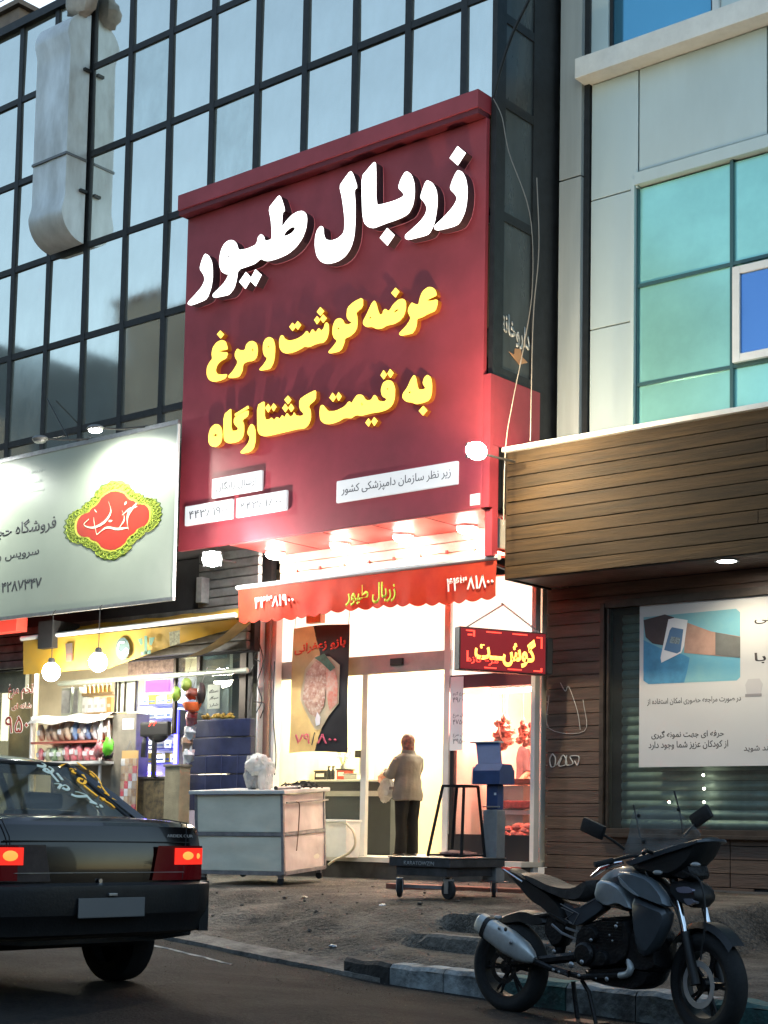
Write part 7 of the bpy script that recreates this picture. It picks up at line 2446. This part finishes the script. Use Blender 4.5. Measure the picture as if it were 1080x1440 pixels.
# boot lid lines and rear details
MB().box(0.036, 0.052, -0.66, 0.66, 0.873, 0.879).build('boot_crease', CT_, cr)
for s in (1, -1):
    MB().tube([(0.032, 0.60 * s, 0.66), (0.04, 0.63 * s, 0.90), (0.075, 0.66 * s, 0.990), (0.30, 0.68 * s, 1.010), (0.60, 0.68 * s, 1.010)], 0.004, 5).build('boot_gap', 'dark', cr)
MB().box(0.016, 0.028, -0.60, 0.60, 0.700, 0.703).build('boot_gap', 'steel', cr)
RL = 0.0
b = MB()
hw = 0.755
rear = []
for z, x_, w_ in [(0.60, 0.03, 0.80), (0.70, 0.028, 0.805), (0.80, 0.03, 0.80), (0.90, 0.045, 0.79), (0.965, 0.062, 0.77), (0.985, 0.085, 0.76)]:
    rear.append([Vector((x_ + 0.05 * (abs(t) ** 8) + 0.02 * t * t, w_ * t, z)) for t in [q / 12 for q in range(-12, 13)]])
b.loft(rear, closed=False)
b.build('rear_panel', CP, cr, smooth=30)
RLM = em('tail_light_lit', (1.0, 0.025, 0.012), 0.28)
RLH = em('tail_light_core', (1.0, 0.28, 0.05), 0.42)
RLD = pm('tail_lens_dark', (0.07, 0.004, 0.006), 0.15, coat=0.4, emit=(1, 0.02, 0.03), es=0.006)
RLC = pm('tail_lens_clear', (0.08, 0.06, 0.055), 0.15, coat=0.5, var=0.3, vs=20)
for s in (1, -1):
    # s = -1 is the right side of the car
    def rp(t, z, o):
        return Vector((0.026 + 0.05 * (abs(t) ** 8) + 0.02 * t * t - o, 0.802 * t, z))
    def patch(t0, t1, z0, z1, o, mat, name, par=cr, slant=0.0):
        b = MB()
        b.sheet(lambda u, v: rp((t0 + slant * (1 - v) + (t1 - t0 - slant * (1 - v)) * u) * s, z0 + (z1 - z0) * v, o), 8, 3)
        return b.build(name, mat, par, smooth=True)
    c_ = patch(0.50, 0.985, 0.655, 0.855, 0.012, RLD if s < 0 else RLC, 'tail_light', slant=-0.05)
    if s < 0:
        patch(0.66, 0.985, 0.745, 0.842, 0.016, RLM, 'brake_lens', c_)
        MB().ell(rp(-0.79, 0.797, 0.012), (0.012, 0.055, 0.026), 12).build('bulb_glow', RLH, c_, smooth=True)
        MB().ell(rp(-0.91, 0.795, 0.010), (0.008, 0.028, 0.020), 12).build('bulb_glow', RLH, c_, smooth=True)
    else:
        patch(0.72, 0.97, 0.66, 0.85, 0.015, RLD, 'red_lens', c_)
        patch(0.68, 0.86, 0.745, 0.84, 0.018, RLM, 'brake_lens', c_)
        MB().ell(rp(0.77, 0.795, 0.014), (0.012, 0.055, 0.030), 12).build('bulb_glow', RLH, c_, smooth=True)
MB().lathe([(0.006, 0.0), (0.013, 0.0), (0.013, 0.008), (0.006, 0.008)], Matrix.Translation((0.018, 0.02, 0.655)) @ Matrix.Rotation(-pi / 2, 4, 'Y'), 14).build('boot_lock', 'chrome', cr)
# bumper
b = MB()
bump = []
for z, o_ in [(0.345, 0.03), (0.36, 0.0), (0.42, -0.015), (0.47, -0.055), (0.60, -0.075), (0.632, -0.07), (0.64, -0.03), (0.645, 0.03)]:
    bump.append([Vector((o_ + 0.16 * (abs(t) ** 5), 0.865 * t, z)) for t in [q / 14 for q in range(-14, 15)]])
b.loft(bump, closed=False)
b.build('bumper', CT_, cr, smooth=28)
for s in (1, -1):
    b = MB()
    b.loft([[Vector((0.09, 0.865 * s, 0.345)), Vector((0.09, 0.865 * s, 0.645)), Vector((0.62, 0.875 * s, 0.635)), Vector((0.58, 0.875 * s, 0.36))], [Vector((0.10, 0.80 * s, 0.345)), Vector((0.10, 0.80 * s, 0.645)), Vector((0.62, 0.84 * s, 0.635)), Vector((0.58, 0.84 * s, 0.36))]])
    b.build('bumper_corner', CT_, cr)
MB().box(0.10, 0.5, -0.74, 0.74, 0.325, 0.36, 0.01).build('valance_panel', CT_, cr)
MB().box(-0.082, -0.075, -0.235, 0.235, 0.455, 0.565, 0.006).build('licence_plate', pm('plate_grey', (0.19, 0.19, 0.185), 0.55, var=0.08), cr)
MB().box(-0.09, -0.072, -0.03, 0.03, 0.575, 0.59, 0.003).build('plate_lamp', 'steel', cr)
# badge letters
cM = wm(cr)
text('ARDEX CUR', (cM @ Vector((0.052, -0.49, 0.905)), cM @ Vector((0.062, -0.70, 0.905)), cM @ Vector((0.055, -0.49, 0.922))), 'alu', 'badge', cr, depth=0.003, fa=False, out=cM.to_3x3() @ Vector((-1, 0, 0)))
# wheels
for x in (0.86, 3.53):
    for s in (1, -1):
        Mw = Matrix.Translation((x, 0.745 * s, 0.293)) @ Matrix.Rotation(pi / 2, 4, 'X')
        w_ = MB().lathe([(0.18, -0.09), (0.27, -0.095), (0.297, -0.08), (0.302, -0.03), (0.302, 0.03), (0.297, 0.08), (0.27, 0.095), (0.18, 0.09)], Mw, 32, cap=False).build('wheel', 'rubber', cr, smooth=True)
        MB().lathe([(0.03, 0.05 * -s), (0.18, 0.075 * -s), (0.185, 0.05 * -s), (0.03, 0.02 * -s)], Mw, 24).build('hubcap', 'steel', w_, smooth=True)
b = MB()
b.box(0.45, 4.1, -0.60, 0.60, 0.25, 0.305)
b.build('underbody', 'dark', cr)
cr.scale = (1, 1, 1.03)
# handwriting on the rear window
wn_ = (rwin[1] - rwin[0]).cross(rwin[3] - rwin[0]).normalized()
if wn_.z < 0:
    wn_ = -wn_
p0w = cM @ (rwin[0] + wn_ * 0.006)
nw = cM.to_3x3() @ wn_
WHT = pm('window_writing_white', (0.62, 0.72, 0.64), 0.7, emit=(0.7, 0.9, 0.8), es=0.04)  # faint glow put into the colour of the white writing
ORG = pm('window_writing_orange', (0.80, 0.42, 0.02), 0.7, emit=(1.0, 0.55, 0.05), es=0.10)  # orange strokes also glow slightly by their own colour


def wstroke(pts, mat, w=0.011):
    P3 = smooth_line([PP(30 + x_ / 6, 1060 + y_ / 6, p0w, nw) for x_, y_ in pts], 4)
    MB().tube(P3, w, 5, sq=0.35).build('writing_stroke', mat, cr, world=True)


for pts in [[(165, 128), (200, 145), (180, 160), (130, 150)], [(230, 160), (265, 185), (235, 210), (190, 190), (215, 178), (270, 240), (310, 285)], [(300, 215), (320, 240)], [(325, 245), (345, 270)], [(280, 300), (330, 305), (310, 340)], [(340, 320), (370, 312), (400, 335), (380, 350), (345, 335)], [(455, 365), (500, 375), (555, 400), (470, 405), (420, 388)], [(555, 405), (590, 440), (630, 465), (575, 450)], [(630, 485), (650, 495)], [(665, 475), (680, 495)]]:
    wstroke(pts, WHT)
for pts in [[(325, 155), (370, 135), (410, 150)], [(410, 175), (450, 180), (430, 200), (460, 215)], [(515, 225), (540, 275), (520, 300), (480, 280), (490, 255), (520, 265)], [(470, 125), (510, 155), (545, 180)], [(570, 195), (600, 210), (650, 260), (690, 340), (740, 400)], [(580, 215), (615, 245)], [(645, 320), (670, 335)], [(700, 375), (720, 385)], [(530, 315), (580, 355), (640, 400)], [(660, 410), (700, 425), (680, 430)], [(705, 440), (750, 465), (785, 495)], [(765, 420), (820, 450), (890, 510)]]:
    wstroke(pts, ORG)

# ------------------------------------------------------------------ the motorbike
RC = Vector((-5.97, 8.55, 0))
FC = Vector((-4.50, 8.40, 0))
bd_ = (FC - RC).normalized()
GZ2 = -0.185
mb_ = thing('motorcycle', 'dark grey adventure motorcycle with a silver silencer parked by the kerb', 'motorcycle', (RC.x, RC.y, GZ2), rz=atan2(bd_.y, bd_.x))
mM = wm(mb_)
mI = mM.inverted()
nb = mM.to_3x3() @ Vector((0, 1, 0))


def bp(px, py, off=0.0):
    """pixel to the bike's own frame, on its plane shifted sideways by off (negative = towards the street)"""
    q = mI @ PP(px, py, mM @ Vector((0, off, 0)), nb)
    return Vector((q.x, off, q.z))


def bpoly(pts, y0, y1, mat, name, par=None, k=0.72, sm=35, it=1):
    ym = y0
    out = [bp(x_, y_, ym) for x_, y_ in pts]
    o2 = [(p.x, p.z) for p in out]
    if it:
        o2 = chaikin(o2, 0.2, it)
    return MB().puff(o2, y0, y1, k=k).build(name, mat, par or mb_, smooth=sm)


BP = pm('bike_grey_paint', (0.16, 0.19, 0.21), 0.3, 0.2, var=0.3, vs=5, coat=0.3, rvar=0.1)
BPD = pm('bike_dark_paint', (0.065, 0.075, 0.085), 0.35, 0.2, var=0.3, vs=5, coat=0.3)
BSL = pm('bike_silver', (0.42, 0.46, 0.48), 0.4, 0.45, var=0.35, vs=6, rvar=0.15)
BBK = pm('bike_black', (0.012, 0.012, 0.013), 0.5, var=0.4, vs=12, bump=0.1)
BEN = pm('engine_black', (0.02, 0.02, 0.021), 0.4, 0.4, var=0.6, vs=18, bump=0.3)
SEAT = pm('seat_vinyl', (0.05, 0.046, 0.044), 0.5, var=0.4, vs=12, bump=0.3, bs=30)
SIL = pm('silencer', (0.66, 0.68, 0.66), 0.38, 0.5, var=0.35, vs=7, rvar=0.15)


def wheel(cx, cz, R, rz_, disc_r, nsp, root=None):
    Mw = Matrix.Translation((cx, 0, cz)) @ Matrix.Rotation(rz_, 4, 'Z') @ Matrix.Rotation(pi / 2, 4, 'X')
    prof = []
    for i in range(15):
        a = -pi * 0.5 + pi * i / 14
        prof.append((R - 0.062 + 0.062 * cos(a), 0.062 * sin(a) * 1.05))
    prof = [(R - 0.09, -0.05)] + prof + [(R - 0.09, 0.05)]
    w = MB().lathe(prof, Mw, 44, cap=False).build('tyre', 'rubber', mb_, smooth=True)
    MB().lathe([(R - 0.115, -0.045), (R - 0.085, -0.05), (R - 0.085, 0.05), (R - 0.115, 0.045), (R - 0.115, -0.045)], Mw, 44, cap=False).build('rim', BBK, w, smooth=True)
    MB().lathe([(0.0, -0.06), (0.04, -0.055), (0.045, 0.055), (0.0, 0.06)], Mw, 18).build('hub', BEN, w, smooth=True)
    for i in range(nsp):
        a = 2 * pi * i / nsp
        for da in (-0.10, 0.10):
            p0 = Mw @ Vector((0.035 * cos(a), 0.035 * sin(a), 0))
            p1 = Mw @ Vector(((R - 0.105) * cos(a + da), (R - 0.105) * sin(a + da), 0))
            MB().tube([p0, p1], [0.014, 0.009], 6).build('spoke', BBK, w)
    MB().lathe([(disc_r - 0.035, -0.001), (disc_r, -0.001), (disc_r, 0.003), (disc_r - 0.035, 0.003), (disc_r - 0.035, -0.001)], Mw @ Matrix.Translation((0, 0, 0.072)), 32, cap=False).build('brake_disc', 'alu' if disc_r > 0.12 else BEN, w)
    tr2 = MB()
    for i in range(44):
        a = 2 * pi * i / 44
        for s in (-1, 1):
            c = Mw @ Vector(((R - 0.004) * cos(a + 0.03 * s), (R - 0.004) * sin(a + 0.03 * s), 0.03 * s))
            tr2.ell(c, (0.014, 0.014, 0.014), 5)
    tr2.bm.free()
    return w


wheel(0.0, 0.305, 0.305, 0.0, 0.11, 6)
fcx = bp(996, 1390, 0).x
fcz = 0.315
steer = radians(-16)
fw_ = wheel(fcx, fcz, 0.312, steer, 0.14, 5)
MS = Matrix.Translation((fcx, 0, fcz)) @ Matrix.Rotation(steer, 4, 'Z')
# fork
for s in (1, -1):
    p0 = MS @ Vector((0.0, 0.095 * s, 0.0))
    p1 = MS @ Vector((-0.10, 0.095 * s, 0.30))
    p2 = MS @ Vector((-0.25, 0.095 * s, 0.74))
    MB().tube([p0, p1], 0.030, 12).build('fork_slider', BBK, mb_, smooth=True)
    MB().tube([p1, p1.lerp(p2, 0.42)], 0.021, 12).build('fork_tube', 'chrome', mb_, smooth=True)
    MB().tube([p1.lerp(p2, 0.42), p2], 0.026, 10).build('fork_leg', BBK, mb_, smooth=True)
# front mudguard
b = MB()
b.loft([[MS @ Vector((0.345 * cos(a) * 1.0, y, 0.345 * sin(a) + (0.02 if abs(y) < 0.05 else -0.015))) for y in (-0.075, -0.045, 0, 0.045, 0.075)] for a in [radians(d) for d in range(40, 150, 8)]], closed=False)
b.build('front_mudguard', BBK, mb_, smooth=True)
# beak / fairing, tank, shrouds
bpoly([(878, 1205), (930, 1192), (984, 1176), (990, 1180), (980, 1205), (960, 1225), (935, 1237), (905, 1232), (880, 1222)], -0.13, 0.13, BBK, 'fairing')
bpoly([(872, 1212), (985, 1178), (987, 1184), (930, 1202), (880, 1220)], -0.155, 0.155, BPD, 'cowl', k=0.9)
bpoly([(922, 1212), (950, 1202), (972, 1214), (978, 1236), (962, 1240), (935, 1232)], -0.10, 0.10, BEN, 'instrument_cluster')
hl = bpoly([(935, 1240), (960, 1236), (980, 1248), (985, 1266), (972, 1280), (948, 1268), (936, 1254)], -0.105, 0.105, BBK, 'headlight')
hx = bpoly([(944, 1247), (966, 1244), (979, 1252), (974, 1258), (950, 1257)], -0.112, 0.085, pm('headlight_lens', (0.30, 0.28, 0.36), 0.1, 0.4, coat=0.8), 'lens', hl)
bpoly([(958, 1262), (974, 1262), (980, 1270), (968, 1276), (960, 1268)], -0.112, 0.085, pm('headlight_lens2', (0.26, 0.25, 0.30), 0.12, 0.4, coat=0.8), 'lens', hl)
bpoly([(832, 1238), (848, 1222), (872, 1216), (905, 1228), (928, 1252), (934, 1274), (905, 1282), (870, 1284), (838, 1270)], -0.125, 0.125, BPD, 'fuel_tank', k=0.6)
bpoly([(838, 1237), (856, 1240), (872, 1250), (884, 1268), (888, 1281), (868, 1270), (850, 1276), (832, 1262)], -0.165, -0.10, BSL, 'tank_panel', k=0.85)
bpoly([(864, 1226), (884, 1226), (912, 1236), (932, 1260), (938, 1278), (912, 1268), (888, 1258), (872, 1240)], -0.19, -0.10, BP, 'radiator_shroud', k=0.85)
bpoly([(866, 1229), (886, 1250), (900, 1262), (890, 1258), (872, 1244)], -0.198, -0.12, BSL, 'shroud_edge', k=0.9)
bpoly([(884, 1258), (912, 1270), (937, 1280), (934, 1302), (920, 1330), (905, 1348), (892, 1338), (886, 1300)], -0.175, -0.06, BPD, 'lower_shroud', k=0.8)
bpoly([(884, 1300), (905, 1290), (925, 1318), (922, 1345), (925, 1365), (905, 1372), (870, 1362), (880, 1340)], -0.12, 0.12, BEN, 'radiator_guard', k=0.8)
for s, y0, y1 in ((1, 0.10, 0.165),):
    bpoly([(838, 1237), (872, 1250), (888, 1281), (850, 1276), (832, 1262)], y0, y1, BSL, 'tank_panel', k=0.85)
    bpoly([(864, 1226), (912, 1236), (938, 1278), (905, 1345), (886, 1300), (872, 1240)], y0, 0.19, BPD, 'radiator_shroud', k=0.85)
MB().tube([bp(832, 1233, 0), bp(846, 1222, 0), bp(862, 1216, 0), bp(876, 1213, 0)], [0.012, 0.018, 0.018, 0.012], 8).build('tank_strip', 'chrome', mb_, smooth=True)
# seat and tail
bpoly([(724, 1226), (742, 1232), (765, 1244), (790, 1250), (812, 1250), (828, 1240), (836, 1236), (832, 1256), (820, 1270), (795, 1268), (765, 1256), (742, 1244), (728, 1234)], -0.12, 0.12, SEAT, 'seat', k=0.78)
bpoly([(703, 1221), (716, 1220), (745, 1240), (770, 1256), (790, 1275), (795, 1300), (782, 1300), (766, 1280), (745, 1268), (722, 1240)], -0.075, 0.075, BBK, 'tail_unit', k=0.85)
bpoly([(703, 1219), (716, 1219), (718, 1226), (709, 1225)], -0.06, 0.06, pm('bike_tail_lens', (0.45, 0.06, 0.04), 0.2, emit=(1, 0.1, 0.06), es=0.05), 'tail_light', k=0.9)
MB().tube([bp(708, 1223, -0.078), bp(735, 1241, -0.078)], 0.008, 6).build('grab_rail', 'chrome', mb_, smooth=True)
MB().tube([bp(708, 1223, 0.078), bp(735, 1241, 0.078)], 0.010, 6).build('grab_rail', 'steel', mb_, smooth=True)
sp_ = bpoly([(786, 1268), (812, 1278), (836, 1262), (850, 1272), (848, 1280), (812, 1304), (800, 1300)], -0.135, -0.04, BPD, 'side_panel', k=0.9)
for pts in ([(788, 1271), (803, 1279), (814, 1285), (806, 1300), (800, 1297)], [(815, 1276), (838, 1263)], [(789, 1276), (806, 1284), (795, 1292), (804, 1298)]):
    MB().tube([bp(x_, y_, -0.138) for x_, y_ in pts], 0.0035, 5).build('panel_line', 'steel', mb_)
cMb = mM
text('MOTO', (cMb @ bp(852, 1262, -0.171), cMb @ bp(870, 1272, -0.171), cMb @ bp(855, 1255, -0.171)), BBK, 'lettering', mb_, depth=0.001, fa=False, out=mM.to_3x3() @ Vector((0, -1, 0))) if False else None
# frame, swingarm, engine
MB().tube([bp(742, 1290, -0.05), bp(775, 1285, -0.06), bp(800, 1300, -0.07)], 0.018, 8).build('subframe_tube', BEN, mb_)
MB().tube([bp(722, 1354, -0.10), bp(770, 1350, -0.10), bp(815, 1345, -0.09)], [0.028, 0.032, 0.035], 8).build('swingarm', BEN, mb_)
MB().tube([bp(722, 1354, 0.10), bp(770, 1350, 0.10), bp(815, 1345, 0.09)], [0.028, 0.032, 0.035], 8).build('swingarm', BEN, mb_)
bpoly([(770, 1275), (792, 1278), (798, 1300), (790, 1330), (775, 1335), (760, 1310)], -0.06, 0.06, BEN, 'shock_cover', k=0.8)
MB().tube([bp(800, 1290, 0), bp(785, 1345, 0)], 0.035, 12).build('shock_absorber', BEN, mb_)
bpoly([(735, 1278), (768, 1290), (772, 1300), (752, 1302), (728, 1296), (706, 1300), (690, 1296), (706, 1286)], -0.07, 0.07, BBK, 'rear_mudguard', k=0.8)
en = bpoly([(806, 1302), (845, 1290), (880, 1288), (890, 1312), (888, 1345), (865, 1362), (815, 1364), (800, 1345)], -0.13, 0.13, BEN, 'engine', k=0.85)
for i in range(9):
    z_ = 0.52 + i * 0.018
    MB().box(bp(858, 1320, 0).x, bp(892, 1320, 0).x, -0.135, 0.135, z_, z_ + 0.006).build('cooling_fin', BEN, en)
for (px, py, r_, mt_) in [(822, 1342, 0.075, BEN), (848, 1348, 0.05, BEN), (833, 1314, 0.05, BEN)]:
    c = bp(px, py, -0.13)
    MB().lathe([(0.0, 0.03), (r_ * 0.8, 0.028), (r_, 0.012), (r_, 0.0)], Matrix.Translation((c.x, c.y - 0.0, c.z)) @ Matrix.Rotation(pi / 2, 4, 'X'), 22).build('engine_cover', mt_, en, smooth=True)
for (px, py, r_) in [(779, 1338, 0.014), (818, 1353, 0.016), (803, 1357, 0.022), (831, 1322, 0.012), (866, 1303, 0.013), (857, 1315, 0.007), (801, 1339, 0.008), (778, 1364, 0.012), (786, 1367, 0.010), (814, 1372, 0.012), (838, 1376, 0.007), (853, 1377, 0.015), (861, 1323, 0.007), (868, 1298, 0.006)]:
    c = bp(px, py, -0.16)
    MB().ell(c, (r_, r_ * 0.5, r_), 8).build('bright_bolt', 'steel', mb_, smooth=True)
MB().tube([bp(800, 1365, -0.15), bp(800, 1372, -0.15), bp(777, 1362, -0.14)], 0.012, 8).build('foot_peg', BEN, mb_)
MB().tube([bp(776, 1300, -0.12), bp(790, 1312, -0.12), bp(812, 1322, -0.12), bp(816, 1312, -0.12), bp(796, 1305, -0.12)], 0.009, 6).build('peg_bracket', 'steel', mb_)
bpoly([(815, 1362), (865, 1358), (925, 1362), (915, 1385), (895, 1394), (850, 1388), (820, 1378)], -0.10, 0.10, BEN, 'bash_plate', k=0.8)
MB().tube(smooth_line([bp(885, 1350, -0.10), bp(887, 1362, -0.13), bp(882, 1370, -0.13), bp(872, 1372, -0.12)], 4), 0.022, 10).build('exhaust_header', SIL, mb_, smooth=True)
MB().tube([bp(872, 1372, -0.12), bp(820, 1374, -0.12), bp(775, 1362, -0.13), bp(748, 1350, -0.145)], 0.020, 8).build('exhaust_pipe', BEN, mb_, smooth=True)
# silencer
s0, s1 = bp(674, 1296, -0.17), bp(752, 1350, -0.15)
b = MB()
sd_ = (s1 - s0)
ax_ = sd_.normalized()
upx = Vector((0, 1, 0)).cross(ax_).normalized()
rgs = []
for t, w, h in [(0.0, 0.040, 0.050), (0.03, 0.052, 0.068), (0.25, 0.056, 0.074), (0.55, 0.058, 0.082), (0.8, 0.052, 0.070), (0.93, 0.036, 0.045), (1.0, 0.02, 0.022)]:
    c = s0 + sd_ * t
    rgs.append([c + upx * h * (abs(cos(a)) ** 0.7 * (1 if cos(a) > 0 else -1)) + Vector((0, 1, 0)) * w * (abs(sin(a)) ** 0.7 * (1 if sin(a) > 0 else -1)) for a in [2 * pi * q / 20 for q in range(20)]])
b.loft(rgs)
si = b.build('silencer', SIL, mb_, smooth=40)
b = MB()
rgs = []
for t, w, h in [(0.14, 0.060, 0.078), (0.20, 0.060, 0.079)]:
    c = s0 + sd_ * t
    rgs.append([c + upx * h * (abs(cos(a)) ** 0.7 * (1 if cos(a) > 0 else -1)) + Vector((0, 1, 0)) * w * (abs(sin(a)) ** 0.7 * (1 if sin(a) > 0 else -1)) for a in [2 * pi * q / 20 for q in range(20)]])
b.loft(rgs)
b.build('silencer_strap', BBK, si, smooth=40)
for px, py in ((702, 1305), (711, 1307), (718, 1325)):
    c = bp(px, py, -0.225)
    MB().ell(c, (0.014, 0.008, 0.014), 8).build('bolt', BEN if px == 711 else 'steel', si, smooth=True)
bpoly([(690, 1318), (712, 1328), (735, 1350), (745, 1362), (725, 1362), (700, 1345)], -0.11, -0.085, BEN, 'heel_guard', k=0.9)
# handlebar, grips, mirrors
hb = MB().tube(smooth_line([bp(905, 1200, -0.36), bp(908, 1196, -0.30), bp(918, 1200, -0.12), bp(922, 1204, 0.0), bp(930, 1200, 0.12), bp(945, 1192, 0.30), bp(950, 1194, 0.36)], 4), 0.013, 8).build('handlebar', BBK, mb_, smooth=True)
MB().tube([bp(836, 1216, -0.40), bp(862, 1210, -0.30)], 0.018, 8).build('grip', 'rubber', hb, smooth=True)
MB().tube([bp(862, 1210, -0.30), bp(885, 1204, -0.16), bp(905, 1204, -0.05)], 0.012, 8).build('handlebar_end', BBK, hb, smooth=True)
for (mp, pts, w_, tilt) in [((834, 1165), [(846, 1172), (862, 1182), (878, 1194)], 0.085, 0.35), ((986, 1148), [(978, 1158), (970, 1166), (962, 1176)], 0.075, -0.55)]:
    yoff = -0.34 if mp[0] < 900 else 0.26
    c = bp(mp[0], mp[1], yoff)
    st2 = MB().tube([bp(x_, y_, yoff * (1 - 0.25 * i)) for i, (x_, y_) in enumerate(pts)], 0.008, 6).build('mirror_stalk', BBK, mb_)
    R_ = Matrix.Translation(c) @ Matrix.Rotation(tilt, 4, 'Y')
    MB().box(-w_, w_, -0.018, 0.018, -0.045, 0.045, 0.017, R_).build('mirror', BBK, mb_, smooth=True)
    MB().box(-w_ * 0.85, w_ * 0.85, 0.0185, 0.020, -0.034, 0.034, 0.0, R_).build('mirror_glass', 'chrome', st2)
# windscreen
SCR = glass('screen_plastic', tint=(0.80, 0.82, 0.82), rough=0.12, dirt=0.22)
so = [(878, 1212), (876, 1196), (884, 1176), (887, 1152), (892, 1138), (925, 1132), (950, 1134), (958, 1146), (972, 1158), (986, 1172), (984, 1178), (930, 1196)]
b = MB()
c_ = bp(930, 1170, 0)


def scrp(x_, y_):
    q = bp(x_, y_, 0)
    return q


b.prism([bp(x_, y_, -0.10 - 0.0 * i) for i, (x_, y_) in enumerate(chaikin(so, 0.2, 1))], (0, 0.004, 0))
b.build('windscreen', SCR, mb_)
for pts in ([(891, 1132), (895, 1150), (900, 1176), (908, 1186)], [(948, 1112), (955, 1138), (959, 1160), (960, 1172)]):
    MB().tube([bp(x_, y_, -0.092) for x_, y_ in pts], 0.006, 6).build('screen_bracket', BBK, mb_)
for px, py in ((898, 1147), (905, 1183), (954, 1138)):
    MB().ell(bp(px, py, -0.105), (0.013, 0.008, 0.013), 8).build('screen_bolt', 'rubber', mb_, smooth=True)
for (px, py, yo) in ((925, 1227, -0.15), (978, 1216, -0.16), (700, 1290, -0.12)):
    c = bp(px, py, yo)
    MB().ell(c, (0.035, 0.02, 0.016), 10).build('indicator', pm('indicator_lens', (0.35, 0.34, 0.32), 0.25, coat=0.5) if 'indicator_lens' not in bpy.data.materials else bpy.data.materials['indicator_lens'], mb_, smooth=True)
# stand
for pts, r_ in (([(818, 1378), (828, 1395), (838, 1440)], 0.014), ([(806, 1380), (808, 1400), (812, 1440)], 0.016)):
    q = [bp(x_, y_, 0.06 if r_ > 0.015 else -0.06) for x_, y_ in pts]
    q[-1].z = 0.012
    MB().tube(q, r_, 8).build('stand_leg', BEN, mb_, smooth=True)
MB().box(bp(806, 1430, 0).x - 0.02, bp(843, 1430, 0).x + 0.02, -0.08, 0.08, 0.002, 0.012).build('stand_foot', BEN, mb_)
MB().tube(smooth_line([bp(905, 1215, -0.1), bp(915, 1240, -0.13), bp(945, 1270, -0.13), bp(958, 1300, -0.12)], 4), 0.006, 5).build('brake_cable', 'wire_dark', mb_)
MB().tube(smooth_line([bp(960, 1225, -0.1), bp(985, 1240, -0.12), bp(992, 1290, -0.13), bp(985, 1350, -0.12)], 4), 0.006, 5).build('brake_cable', 'wire_dark', mb_)
